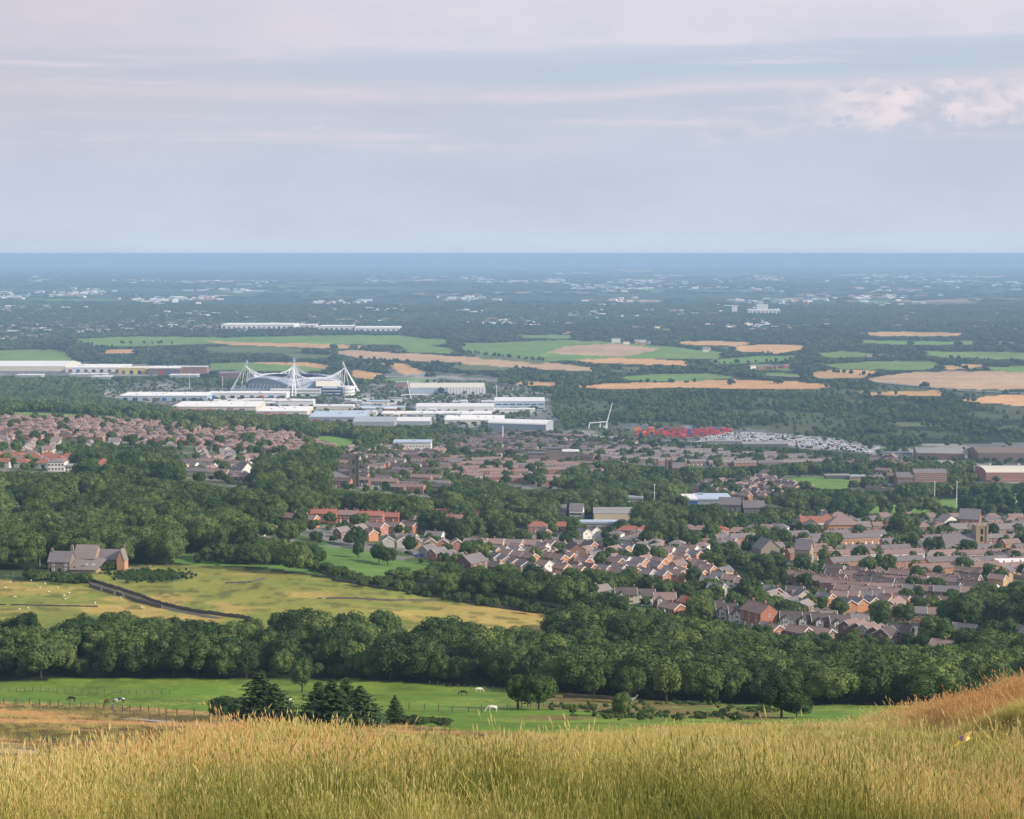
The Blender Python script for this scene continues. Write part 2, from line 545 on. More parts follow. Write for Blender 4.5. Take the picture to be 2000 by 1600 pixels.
lu('field', PINK, 2500, 9500, (635, 686), (700, 684), (800, 690), (950, 699), (1080, 709), (1180, 720), (1170, 726), (1060, 722), (870, 708), (700, 700))
lu('field', TAN, 2500, 9500, (735, 707), (790, 711), (835, 726), (790, 734), (770, 718))
lu('field', TAN, 2500, 9500, (680, 722), (740, 728), (745, 742), (690, 738))
lu('field', GREEN, 2500, 9500, (895, 672), (1000, 668), (1100, 664), (1200, 668), (1300, 676), (1420, 690), (1400, 702), (1320, 700), (1140, 703), (1060, 706), (960, 697), (910, 690))
lu('field', PINK, 2500, 9500, (1065, 688), (1110, 676), (1190, 671), (1290, 680), (1270, 688), (1210, 697), (1090, 691))
lu('field', ORANGE, 2500, 9500, (1125, 703), (1200, 699), (1290, 702), (1368, 708), (1340, 714), (1250, 712), (1140, 708))
lu('field', TAN, 2500, 9500, (1310, 668), (1390, 665), (1472, 669), (1440, 676), (1340, 674))
lu('field', ORANGE, 2500, 9500, (1425, 678), (1480, 673), (1572, 674), (1576, 681), (1520, 690), (1445, 687))
lu('field', GREEN, 2500, 9500, (1385, 704), (1440, 698), (1560, 694), (1545, 702), (1470, 710), (1400, 711))
lu('field', GREEN, 2500, 9500, (1205, 737), (1290, 730), (1400, 730), (1440, 738), (1350, 746), (1230, 743))
lu('field', ORANGE, 2500, 9500, (1120, 754), (1210, 748), (1330, 746), (1430, 741), (1540, 745), (1640, 752), (1600, 760), (1450, 760), (1330, 757), (1200, 761), (1140, 758))
lu('field', TAN, 2500, 9500, (1010, 745), (1090, 746), (1080, 755), (1010, 753))
lu('field', GREEN, 2500, 9500, (1610, 712), (1690, 706), (1760, 705), (1835, 707), (1820, 722), (1700, 722), (1640, 720))
lu('field', PINK, 2500, 9500, (1690, 740), (1790, 726), (2200, 724), (2200, 760), (1900, 761), (1800, 756), (1720, 750))
lu('field', TAN, 2500, 9500, (1680, 766), (1830, 763), (1855, 774), (1740, 773), (1700, 772))
lu('field', ORANGE, 2500, 9500, (1870, 782), (1950, 772), (2200, 768), (2200, 796), (1990, 792))
lu('field', GREEN, 2500, 9500, (1760, 685), (1870, 687), (2200, 690), (2200, 704), (1960, 702), (1840, 698))
lu('field', TAN, 2500, 9500, (1820, 718), (1880, 711), (1930, 711), (1920, 717), (1860, 722))
lu('field', GREEN, 2500, 9500, (1890, 720), (2000, 714), (2200, 712), (2200, 722), (1990, 727))
lu('field', TAN, 5000, 12000, (1640, 649), (1780, 648), (1900, 651), (1890, 656), (1720, 657))
lu('field', TAN, 2500, 9500, (1570, 727), (1640, 722), (1720, 725), (1680, 738), (1600, 740))
lu('field', GREEN, 5000, 12000, (1640, 672), (1700, 676), (1690, 682), (1630, 680))
lu('field', OLIVE, 2400, 3200, (1730, 824), (1800, 826), (1860, 832), (1760, 834))
lu('field', OLIVE, 2500, 9500, (900, 692), (1050, 700), (1060, 712), (940, 700))
rs = random.Random(4)
for k in range(46):           # narrow strips of light stubble and grass far out
    cx, cy = rs.uniform(-100, 2100), rs.uniform(510, 652)
    w_, h_ = rs.uniform(25, 90), rs.uniform(0.8, 2.2)
    lu('field', rs.choice([TAN, GREEN, PINK, GREEN]), 5000, 60000, (cx - w_, cy), (cx - w_ * .6, cy - h_), (cx + w_ * .7, cy - h_ * .8), (cx + w_, cy + h_ * .3), (cx, cy + h_))


def landuse(px, py, D):
    n = len(px)
    # uneven edges on the far fields
    fw = smoothstep(2400, 2900, D)
    px = px + fw * 22 * (fbm(px / 16 + 7, py / 5, 3) - .5)
    py = py + fw * 3.2 * (fbm(px / 20 + 3, py / 6 + 50, 3) - .5)
    cls = np.full(n, 0)
    colr = np.tile(np.array(WOOD), (n, 1))
    names = ['wood', 'town', 'industry', 'trees', 'field', 'meadow', 'rough', 'pasture', 'moor', 'fg', 'scrub']
    # default beyond 2300 m on the right: scrubby woodland
    for c, colq, d0, d1, pts in LU:
        m = (D >= d0) & (D <= d1)
        if not m.any(): continue
        idx = np.nonzero(m)[0]
        q = inpoly(px[idx], py[idx], pts)
        idx = idx[q]
        cls[idx] = names.index(c)
        colr[idx] = colq
    # near bands
    dw = np.interp(px, [0, 700, 1000, 1300, 1500, 2000], [480, 485, 470, 440, 430, 430])      # front edge of the wood
    dm = np.interp(px, [0, 250, 500, 900, 1150, 1300, 2000], [332, 322, 300, 255, 245, 250, 235])      # end of the moor
    m = D < dw
    cls[m] = names.index('pasture'); colr[m] = PASTURE
    m = D < dm
    cls[m] = names.index('moor'); colr[m] = (0.115, 0.078, 0.032)
    m = (D < dm) & (D > 100) & inpoly(px, py, [(-300, 1452), (30, 1450), (78, 1462), (96, 1476), (60, 1492), (-300, 1500)])
    colr[m] = (0.42, 0.33, 0.26)
    m = D < 100
    cls[m] = names.index('fg'); colr[m] = (0.11, 0.095, 0.03)
    return cls, colr


LUN = ['wood', 'town', 'industry', 'trees', 'field', 'meadow', 'rough', 'pasture', 'moor', 'fg', 'scrub']


# sight lines over the trees: crowns are kept low enough to leave open what is seen beyond them
VIEWS = []          # px0, px1, lowest row allowed for a crown's top, distance


def open_rows(px, py, D):
    """class of what is seen at a picture point beyond distance D"""
    cl = np.zeros(len(px), int)
    for c, colq, d0, d1, pts in LU:
        m = d1 > D + 15
        if not m.any(): continue
        idx = np.nonzero(m)[0]
        q = inpoly(px[idx], py[idx], pts)
        cl[idx[q]] = LUN.index(c)
    return cl


def fit_heights(X, Y, Z, h, keep_min=.35, strict=True, hard_drop=.30):
    """largest fraction of each tree's height that does not stand before open ground or a building"""
    n = len(X)
    f = np.ones(n)
    done = np.zeros(n, bool)
    V = np.array(VIEWS) if VIEWS else np.zeros((0, 4))
    openc = [LUN.index(k) for k in ('town', 'industry', 'field', 'meadow')]
    for s in (1.0, .85, .72, .6, .5, .4, .3):
        i = np.nonzero(~done)[0]
        if not len(i): break
        tx, ty = pix(X[i], Y[i], Z[i] + h[i] * s * .93)
        bad = np.isin(open_rows(tx, ty, Y[i]), openc)
        if len(V):
            for a in range(0, len(i), 3000):
                sl = slice(a, a + 3000)
                o = (tx[sl, None] > V[None, :, 0] - 4) & (tx[sl, None] < V[None, :, 1] + 4) & (Y[i][sl, None] < V[None, :, 3]) & (Y[i][sl, None] > V[None, :, 3] - 420) & (ty[sl, None] < V[None, :, 2])
                bad[sl] |= o.any(1)
        ok = ~bad
        f[i[ok]] = s
        done[i[ok]] = True
    f[~done] = 0.0
    return f

# ---------------------------------------------------------------- materials
MATS = {}


def base_mat(name, rough=0.9, spec=0.2):
    m = bpy.data.materials.new(name)
    m.use_nodes = True
    t = NT(m.node_tree)
    o = t.n('ShaderNodeOutputMaterial')
    b = t.n('ShaderNodeBsdfPrincipled')
    b.inputs['Roughness'].default_value = rough
    b.inputs['Specular IOR Level'].default_value = spec
    t.l(b.outputs[0], o.inputs[0])
    MATS[name] = m
    return m, t, b


def plain(name, c, rough=0.8, spec=0.2, var=0.2, scale=0.8, metal=0.0, stain=None):
    """base colour broken by noise at two scales, plus the object's own random tint"""
    m, t, b = base_mat(name, rough, spec)
    b.inputs['Metallic'].default_value = metal
    g = t.n('ShaderNodeNewGeometry')
    n1 = t.noise(g.outputs['Position'], scale, 5, 0.6)
    n2 = t.noise(g.outputs['Position'], scale * 0.09, 3, 0.5)
    oi = t.n('ShaderNodeObjectInfo')
    f = t.math('ADD', t.math('MULTIPLY', n1, 0.6), t.math('ADD', t.math('MULTIPLY', n2, 0.5), t.math('MULTIPLY', oi.outputs['Random'], 0.35)))
    f = t.math('SUBTRACT', f, 0.22, clamp=True)
    d = stain if stain else tuple(x * (1 - var) for x in c[:3])
    hcol = tuple(min(1, x * (1 + var)) for x in c[:3])
    t.l(t.mix(f, (*d, 1), (*hcol, 1)), b.inputs['Base Color'])
    return m


def sheetmat(name, c, rough=0.55, pitch=1.0, axis=0):
    """profiled metal sheet: fine ribs as relief"""
    m, t, b = base_mat(name, rough, 0.3)
    tcn = t.n('ShaderNodeTexCoord')
    wv = t.n('ShaderNodeTexWave')
    wv.bands_direction = 'XYZ'[axis]
    wv.inputs['Scale'].default_value = 1.0 / pitch
    t.l(tcn.outputs['Object'], wv.inputs['Vector'])
    g = t.n('ShaderNodeNewGeometry')
    n = t.noise(g.outputs['Position'], 0.12, 4, 0.6)
    t.l(t.mix(n, tuple(x * 0.82 for x in c), tuple(min(1, x * 1.12) for x in c)), b.inputs['Base Color'])
    bp = t.n('ShaderNodeBump')
    bp.inputs['Strength'].default_value = 0.25
    t.l(wv.outputs['Fac'], bp.inputs['Height'])
    t.l(bp.outputs[0], b.inputs['Normal'])
    return m


plain('red_brick', (0.34, 0.145, 0.10), var=0.22)
plain('orange_brick', (0.50, 0.245, 0.135), var=0.18)
plain('brown_brick', (0.20, 0.125, 0.10), var=0.22)
plain('buff_brick', (0.42, 0.30, 0.17), var=0.2)
plain('pink_brick', (0.38, 0.185, 0.14), var=0.2)
plain('dark_stone', (0.11, 0.10, 0.09), var=0.35, scale=1.5)
plain('sandstone', (0.33, 0.26, 0.17), var=0.3, scale=1.2)
plain('grey_stone', (0.20, 0.175, 0.145), var=0.35, scale=1.2)
plain('white_render', (0.72, 0.70, 0.66), var=0.1)
plain('cream_render', (0.62, 0.53, 0.38), var=0.12)
plain('grey_render', (0.36, 0.35, 0.33), var=0.18)
plain('yellow_render', (0.62, 0.50, 0.16), var=0.1)
plain('slate', (0.18, 0.165, 0.175), rough=0.7, var=0.3, scale=1.1)
plain('brown_tile', (0.25, 0.18, 0.165), rough=0.85, var=0.28, scale=1.1)
plain('dark_tile', (0.105, 0.088, 0.088), rough=0.8, var=0.3, scale=1.1)
plain('red_tile', (0.32, 0.13, 0.095), rough=0.85, var=0.25, scale=1.1)
plain('grey_tile', (0.23, 0.205, 0.20), rough=0.8, var=0.25, scale=1.1)
plain('stone_slate', (0.21, 0.185, 0.175), rough=0.85, var=0.3, scale=0.9)
plain('white_paint', (0.80, 0.80, 0.79), rough=0.5, var=0.05)
plain('black_paint', (0.03, 0.03, 0.032), rough=0.5, var=0.2)
plain('white_steel', (0.82, 0.83, 0.84), rough=0.4, var=0.05, spec=0.4)
plain('white_sheet', (0.74, 0.74, 0.73), rough=0.5, var=0.1, scale=0.15)
plain('cream_sheet', (0.66, 0.62, 0.52), rough=0.5, var=0.1, scale=0.15)
plain('grey_sheet', (0.34, 0.37, 0.40), rough=0.5, var=0.14, scale=0.15)
plain('lilac_sheet', (0.50, 0.52, 0.60), rough=0.5, var=0.12, scale=0.15)
plain('farm_gable', (0.48, 0.27, 0.16), var=0.15)
plain('rim_blue', (0.36, 0.40, 0.50), rough=0.5, var=0.12, scale=0.15)
plain('dark_sheet', (0.13, 0.14, 0.155), rough=0.6, var=0.2, scale=0.2)
plain('blue_sheet', (0.05, 0.13, 0.42), rough=0.5, var=0.1)
plain('pale_blue_sheet', (0.42, 0.50, 0.60), rough=0.5, var=0.1)
plain('brown_sheet', (0.20, 0.155, 0.13), rough=0.7, var=0.2, scale=0.2)
plain('fibre_cement', (0.27, 0.27, 0.265), rough=0.9, var=0.25, scale=0.4)
plain('red_door', (0.45, 0.03, 0.03), rough=0.5, var=0.1)
plain('yellow_door', (0.62, 0.5, 0.12), rough=0.5, var=0.1)
plain('wood_post', (0.12, 0.095, 0.07), var=0.35, scale=6)
plain('bark', (0.055, 0.042, 0.03), var=0.35, scale=3)
plain('asphalt', (0.055, 0.055, 0.058), var=0.2)
plain('motorway_surface', (0.20, 0.20, 0.205), var=0.15)
plain('concrete', (0.36, 0.35, 0.33), var=0.15, scale=0.4)
plain('rubber', (0.02, 0.02, 0.02), rough=0.8)
plain('container_red', (0.50, 0.06, 0.06), rough=0.55, var=0.15)
plain('container_orange', (0.75, 0.28, 0.03), rough=0.55, var=0.15)
plain('container_blue', (0.04, 0.10, 0.26), rough=0.55, var=0.15)
for nm, c in (('car_white', (0.78, 0.78, 0.77)), ('car_silver', (0.45, 0.46, 0.48)), ('car_red', (0.35, 0.02, 0.02)), ('car_blue', (0.03, 0.06, 0.2)), ('car_black', (0.02, 0.02, 0.022))):
    plain(nm, c, rough=0.25, spec=0.5, var=0.03)
m, t, b = base_mat('window_glass', 0.08, 0.6)
b.inputs['Base Color'].default_value = (0.03, 0.036, 0.042, 1)
m, t, b = base_mat('blue_glass', 0.08, 0.7)
b.inputs['Base Color'].default_value = (0.025, 0.06, 0.14, 1)


def coat(name, c1, c2, scale=1.3, thr=0.5):
    m, t, b = base_mat(name, 0.75, 0.15)
    tcn = t.n('ShaderNodeTexCoord')
    n = t.noise(tcn.outputs['Object'], scale, 3, 0.5)
    t.l(t.mix(t.smooth(n, thr - 0.04, thr + 0.04), (*c1, 1), (*c2, 1)), b.inputs['Base Color'])


coat('horse_dark', (0.03, 0.022, 0.018), (0.045, 0.03, 0.022))
coat('horse_bay', (0.10, 0.045, 0.02), (0.07, 0.03, 0.015))
coat('horse_white', (0.70, 0.67, 0.60), (0.60, 0.56, 0.5))
coat('horse_piebald', (0.04, 0.03, 0.025), (0.72, 0.70, 0.65), 1.1, 0.48)
coat('sheep_wool', (0.66, 0.62, 0.52), (0.58, 0.54, 0.45), 5)


def foliage(name, dark, mid, light, trans=0.12):
    m, t, b = base_mat(name, 0.75, 0.12)
    tcn = t.n('ShaderNodeTexCoord')
    g = t.n('ShaderNodeNewGeometry')
    at = t.n('ShaderNodeAttribute', attribute_type='INSTANCER', attribute_name='tint')
    n1 = t.noise(tcn.outputs['Object'], 0.34, 3, 0.6)
    n2 = t.noise(tcn.outputs['Object'], 1.7, 2, 0.6)
    f = t.math('ADD', t.math('MULTIPLY', n1, 0.95), t.math('ADD', t.math('MULTIPLY', n2, 0.5), t.math('MULTIPLY', at.outputs['Fac'], 0.75)))
    f = t.math('SUBTRACT', f, 0.62, clamp=True)
    f2 = t.math('ADD', f, t.math('MULTIPLY', t.math('SUBTRACT', g.outputs['Random Per Island'], 0.5), 0.35), clamp=True)
    t.l(t.ramp(f2, [(0.0, (*dark, 1)), (0.42, (*mid, 1)), (0.9, (*light, 1))]), b.inputs['Base Color'])
    return m


foliage('leaves', (0.013, 0.032, 0.013), (0.054, 0.094, 0.028), (0.14, 0.185, 0.052))
foliage('needles', (0.014, 0.032, 0.016), (0.048, 0.082, 0.032), (0.09, 0.135, 0.045))
foliage('bush_leaves', (0.03, 0.05, 0.018), (0.055, 0.085, 0.025), (0.10, 0.13, 0.04))


def grassmat(name, stops):
    m, t, b = base_mat(name, 0.7, 0.2)
    at = t.n('ShaderNodeAttribute', attribute_type='INSTANCER', attribute_name='tint')
    g = t.n('ShaderNodeNewGeometry')
    f = t.math('ADD', at.outputs['Fac'], t.math('MULTIPLY', t.math('SUBTRACT', g.outputs['Random Per Island'], 0.5), 0.42), clamp=True)
    c = t.ramp(f, stops)
    t.l(c, b.inputs['Base Color'])
    tr = t.n('ShaderNodeBsdfTranslucent')
    t.l(c, tr.inputs[0])
    mx = t.n('ShaderNodeMixShader')
    mx.inputs[0].default_value = 0.28
    t.l(b.outputs[0], mx.inputs[1])
    t.l(tr.outputs[0], mx.inputs[2])
    o = [n for n in t.t.nodes if n.type == 'OUTPUT_MATERIAL'][0]
    t.l(mx.outputs[0], o.inputs[0])


# tint: 0 = green, 0.5 = straw, 1 = orange-tan
grassmat('grass_blades', [(0.0, (0.14, 0.165, 0.035, 1)), (0.25, (0.38, 0.40, 0.10, 1)), (0.48, (0.60, 0.51, 0.17, 1)), (0.75, (0.74, 0.53, 0.22, 1)), (1.0, (0.68, 0.38, 0.18, 1))])
grassmat('seed_heads', [(0.0, (0.30, 0.30, 0.09, 1)), (0.22, (0.54, 0.50, 0.17, 1)), (0.42, (0.76, 0.66, 0.30, 1)), (0.7, (0.74, 0.56, 0.26, 1)), (1.0, (0.66, 0.38, 0.18, 1))])

# ---------------------------------------------------------------- ground sheet
US = np.concatenate([-np.linspace(1.0, 0.36, 22), np.linspace(-0.33, 0.33, 430), np.linspace(0.36, 1.0, 22)])
YS = np.concatenate([np.linspace(-60, 8, 14), np.linspace(12, 62, 120), np.exp(np.arange(math.log(62.5), math.log(8000), 0.0085)), np.exp(np.linspace(math.log(8100), math.log(90000), 70))])
UU, YY = np.meshgrid(US, YS)
XX = UU * np.sqrt(YY ** 2 + 28.0 ** 2)
ZZ = tz(XX.ravel(), YY.ravel())
PX, PY = pix(XX.ravel(), YY.ravel(), ZZ)
Yr, Xr = YY.ravel(), XX.ravel()
cls, colr = landuse(PX, PY, Yr)
colr = colr.copy()
patch = fbm(Xr / 60, Yr / 60, 4)
fine = fbm(Xr / 9, Yr / 9, 3)


def lerp_sel(mask, c2, w):
    w = np.clip(w, 0, 1)[:, None]
    colr[mask] = (colr * (1 - w) + np.array(c2) * w)[mask]


mead = cls == LUN.index('meadow')
lerp_sel(mead, (0.46, 0.32, 0.11), smoothstep(0.42, 0.62, fbm(Xr / 38 + 5, Yr / 24, 4)) * 0.75 + smoothstep(1160, 1200, PY) * smoothstep(600, 900, PX) * 0.6)
lerp_sel(mead, (0.17, 0.215, 0.05), smoothstep(0.5, 0.7, fbm(Xr / 22 + 50, Yr / 15, 3)) * 0.8)
lerp_sel(mead, (0.09, 0.11, 0.035), smoothstep(0.56, 0.68, fbm(Xr / 7 + 20, Yr / 4, 3)) * 0.75)
moor = cls == LUN.index('moor')
lerp_sel(moor & (PY < 1440), (0.44, 0.25, 0.12), smoothstep(0.49, 0.60, fbm(Xr / 26 + 1, Yr / 16, 4)) * 0.9)
lerp_sel(moor, (0.05, 0.06, 0.025), smoothstep(0.52, 0.66, fbm(Xr / 17 + 31, Yr / 13, 3)) * 0.8)
past = cls == LUN.index('pasture')
lerp_sel(past, (0.20, 0.27, 0.045), smoothstep(0.4, 0.65, fbm(Xr / 30 + 8, Yr / 20, 3)) * 0.6)
lerp_sel(past, (0.085, 0.15, 0.03), smoothstep(0.52, 0.68, fbm(Xr / 14 + 8, Yr / 5, 3)) * 0.8)
# rushy brown strip along the wood on the right and between the small fields
lerp_sel(past, (0.17, 0.135, 0.05), smoothstep(950, 1100, PX) * smoothstep(0.40, 0.52, fbm(Xr / 24 + 70, Yr / 22, 3)) * (1 - smoothstep(1480, 1560, PX)))
town = cls == LUN.index('town')
tn = fbm(Xr / 14, Yr / 14, 3)
lerp_sel(town, (0.19, 0.185, 0.18), smoothstep(0.48, 0.56, tn))
lerp_sel(town, (0.07, 0.12, 0.035), 1 - smoothstep(0.40, 0.48, tn))
ind = cls == LUN.index('industry')
lerp_sel(ind, (0.28, 0.275, 0.265), smoothstep(0.5, 0.62, fbm(Xr / 60 + 4, Yr / 90, 3)))
lerp_sel(ind, (0.06, 0.085, 0.035), smoothstep(0.56, 0.62, fbm(Xr / 45 + 40, Yr / 60, 3)) * 0.9)
# scrubby waste land on the right keeps open patches
scr = (cls == 0) & (Yr > 1900) & (Yr < 3300) & (PX > 1000)
lerp_sel(scr, (0.085, 0.105, 0.05), smoothstep(0.47, 0.6, fbm(Xr / 70, Yr / 110, 3)) * 0.9)
fld = cls == LUN.index('field')
vary = 1 + 0.5 * (fbm(Xr / 90, Yr / 200, 4) - 0.5) + 0.25 * (fbm(Xr / 400 + 4, Yr / 25, 2) - 0.5)
colr[fld] *= vary[fld][:, None]
fg_ = cls == LUN.index('fg')
lerp_sel(fg_, (0.20, 0.13, 0.05), smoothstep(0.45, 0.6, fbm(Xr / 4, Yr / 5, 3)) * 0.7)
colr *= (0.88 + 0.24 * fine)[:, None]

nr, nc = XX.shape
me = bpy.data.meshes.new('ground')
co_ = np.stack([Xr, Yr, ZZ], 1).astype(np.float32)
ii = np.arange(nr * nc).reshape(nr, nc)
fq = np.stack([ii[:-1, :-1], ii[:-1, 1:], ii[1:, 1:], ii[1:, :-1]], -1).reshape(-1, 4)
me.vertices.add(nr * nc)
me.vertices.foreach_set('co', co_.ravel())
me.loops.add(fq.size)
me.loops.foreach_set('vertex_index', fq.ravel().astype(np.int32))
me.polygons.add(len(fq))
me.polygons.foreach_set('loop_start', np.arange(0, fq.size, 4, dtype=np.int32))
me.polygons.foreach_set('use_smooth', np.ones(len(fq), bool))
me.update(calc_edges=True)
ca = me.color_attributes.new('land', 'FLOAT_COLOR', 'POINT')
ca.data.foreach_set('color', np.concatenate([colr, (1.0 - (cls == LUN.index('field')))[:, None]], 1).astype(np.float32).ravel())
m, t, b = base_mat('land', 0.95, 0.1)
at = t.n('ShaderNodeAttribute', attribute_name='land')
g = t.n('ShaderNodeNewGeometry')
sp3 = t.n('ShaderNodeSeparateXYZ')
t.l(g.outputs['Position'], sp3.inputs[0])
n1 = t.noise(g.outputs['Position'], 0.35, 5, 0.65)
n2 = t.noise(g.outputs['Position'], 0.035, 3, 0.55)
c = t.mix(1.0, at.outputs['Color'], t.ramp(t.math('ADD', t.math('MULTIPLY', n1, 0.6), t.math('MULTIPLY', n2, 0.4)), [(0.25, (0.62, 0.62, 0.6, 1)), (0.75, (1.4, 1.4, 1.36, 1))]), 'MULTIPLY')
# far plain: patchwork of woods, grass, stubble and built-up ground
vo = t.n('ShaderNodeTexVoronoi')
vo.inputs['Scale'].default_value = 1 / 520.0
mp = t.n('ShaderNodeMapping')
mp.inputs['Scale'].default_value = (1, 0.75, 0.0)
t.l(g.outputs['Position'], mp.inputs[0])
t.l(mp.outputs[0], vo.inputs['Vector'])
sc3 = t.n('ShaderNodeSeparateColor')
t.l(vo.outputs['Color'], sc3.inputs[0])
farc = t.ramp(sc3.outputs[0], [(0.0, (0.022, 0.036, 0.016, 1)), (0.52, (0.03, 0.045, 0.02, 1)), (0.53, (0.05, 0.08, 0.03, 1)), (0.80, (0.05, 0.085, 0.03, 1)), (0.81, (0.10, 0.16, 0.06, 1)), (0.90, (0.10, 0.16, 0.06, 1)), (0.91, (0.24, 0.20, 0.12, 1)), (1.0, (0.28, 0.23, 0.14, 1))], 'CONSTANT')
big = t.noise(g.outputs['Position'], 1 / 5200.0, 3, 0.6)
farc = t.mix(t.smooth(big, 0.42, 0.58), farc, (0.028, 0.042, 0.02, 1))
fm_ = t.math('MULTIPLY', t.smooth(sp3.outputs[1], 7000, 9500), at.outputs['Alpha'])
c = t.mix(fm_, c, farc)
t.l(c, b.inputs['Base Color'])
bp = t.n('ShaderNodeBump')
bp.inputs['Strength'].default_value = 0.5
bp.inputs['Distance'].default_value = 0.6
t.l(n1, bp.inputs['Height'])
t.l(bp.outputs[0], b.inputs['Normal'])
me.materials.append(m)
ground = link('ground', me)
tag(ground, kind='structure')

# ---------------------------------------------------------------- haze
hm = bpy.data.materials.new('haze_air')
hm.use_nodes = True
t = NT(hm.node_tree)
o = t.n('ShaderNodeOutputMaterial')
pv = t.n('ShaderNodeVolumePrincipled')
pv.inputs['Color'].default_value = (0.42, 0.66, 0.96, 1)
pv.inputs['Density'].default_value = 0.000084
pv.inputs['Anisotropy'].default_value = 0.0
t.l(pv.outputs[0], o.inputs['Volume'])
hb = MB()
hb.box(-92000, 92000, -70000, 93000, -12, 245.5, hm)
hz = link('haze', hb.mesh('haze'))
tag(hz, kind='stuff')

# ---------------------------------------------------------------- tree crowns
def leaf_quads(P, N, size, r, bend=0.35):
    """one quad at each point, roughly facing N"""
    n = len(P)
    J = r.normal(size=(n, 3)) * 0.55
    N = N + J
    N /= np.linalg.norm(N, axis=1)[:, None] + 1e-9
    A = np.cross(N, r.normal(size=(n, 3)))
    A /= np.linalg.norm(A, axis=1)[:, None] + 1e-9
    B = np.cross(N, A)
    s = (size * (0.65 + 0.7 * r.random(n)))[:, None]
    a, b_ = A * s * 0.5, B * s * 0.42
    lift = N * s * bend * 0.5
    V = np.stack([P - a * 1.15, P - b_ + lift, P + a * 1.15, P + b_ - lift * 0.4], 1)
    return V


def sphere_pts(n, r):
    v = r.normal(size=(n, 3))
    return v / (np.linalg.norm(v, axis=1)[:, None] + 1e-9)


def crown_data(seed, hgt, wid, nl, nleaf, leaf, base=0.22, flat=1.0, core=0.82):
    """crown of many lobes standing on z = base*hgt; returns quads and core boxes"""
    r = np.random.default_rng(seed)
    zc = hgt * (base + (1 - base) * 0.50)
    ra, rz = wid / 2, hgt * (1 - base) / 2
    C, Rr = [], []
    for k in range(nl):
        d = sphere_pts(1, r)[0]
        if d[2] < -0.55: d[2] *= -1
        q = 0.52 + 0.30 * r.random()
        c = np.array([d[0] * ra * q, d[1] * ra * q, zc + d[2] * rz * q * flat])
        C.append(c); Rr.append(min(ra, rz) * (0.26 + 0.24 * r.random()))
    C.append(np.array([0, 0, zc])); Rr.append(min(ra, rz) * 0.72)
    C, Rr = np.array(C), np.array(Rr)
    area = Rr ** 2
    k = r.choice(len(C), size=int(nleaf * 1.9), p=area / area.sum())
    D = sphere_pts(len(k), r)
    P = C[k] + D * Rr[k][:, None] * (0.93 + 0.13 * r.random(len(k)))[:, None]
    inside = np.zeros(len(k), bool)
    for j in range(len(C)):
        dd = np.linalg.norm(P - C[j], axis=1)
        inside |= (dd < Rr[j] * 0.86) & (k != j)
    keep = ~inside & (P[:, 2] > hgt * base * 0.75)
    P, D = P[keep][:nleaf], D[keep][:nleaf]
    V = leaf_quads(P, D + np.array([0, 0, 0.25]), leaf, r)
    return V, C, Rr * core


_ico = None


def ico():
    global _ico
    if _ico is None:
        ph = (1 + 5 ** 0.5) / 2
        v = np.array([(-1, ph, 0), (1, ph, 0), (-1, -ph, 0), (1, -ph, 0), (0, -1, ph), (0, 1, ph), (0, -1, -ph), (0, 1, -ph), (ph, 0, -1), (ph, 0, 1), (-ph, 0, -1), (-ph, 0, 1)], float)
        v /= np.linalg.norm(v[0])
        f = [(0, 11, 5), (0, 5, 1), (0, 1, 7), (0, 7, 10), (0, 10, 11), (1, 5, 9), (5, 11, 4), (11, 10, 2), (10, 7, 6), (7, 1, 8), (3, 9, 4), (3, 4, 2), (3, 2, 6), (3, 6, 8), (3, 8, 9), (4, 9, 5), (2, 4, 11), (6, 2, 10), (8, 6, 7), (9, 8, 1)]
        _ico = (v, f)
    return _ico


def crown_mesh(name, mat, *a, **k):
    V, C, Rc = crown_data(*a, **k)
    n = len(V)
    iv, ifc = ico()
    verts = [V.reshape(-1, 3)]
    faces = [tuple(range(4 * i, 4 * i + 4)) for i in range(n)]
    off = 4 * n
    for c, r_ in zip(C, Rc):
        verts.append(c + iv * r_)
        faces += [tuple(off + q for q in f) for f in ifc]
        off += 12
    me = bpy.data.meshes.new(name)
    me.from_pydata(np.concatenate(verts).tolist(), [], faces)
    me.materials.append(mat)
    me.update()
    return me


LV, ND, BL = MATS['leaves'], MATS['needles'], MATS['bush_leaves']
# unit trees are about 12 m tall
CROWNS = []
for s in range(9):
    r_ = random.Random(100 + s)
    CROWNS.append(crown_mesh('crown', LV, 200 + s, 12.0, [11.5, 14, 9.0, 15.5, 12, 7.5, 13.5, 10.5, 12][s], 32 + 4 * (s % 3), 3400, 0.56, base=[.10, .08, .13, .09, .12, .07, .14, .06, .10][s]))
SMALL = [crown_mesh('crown', LV, 300 + s, 12.0, [10, 12, 13, 9][s], 13, 520, 1.35, base=0.08, core=0.88) for s in range(4)]
TINY = [crown_mesh('crown', LV, 330 + s, 12.0, [22, 30, 26][s], 16, 240, 2.9, base=0.0, core=0.95) for s in range(3)]
BUSH = [crown_mesh('foliage', BL, 350 + s, 3.0, 4.2, 10, 900, 0.28, base=0.0) for s in range(2)]


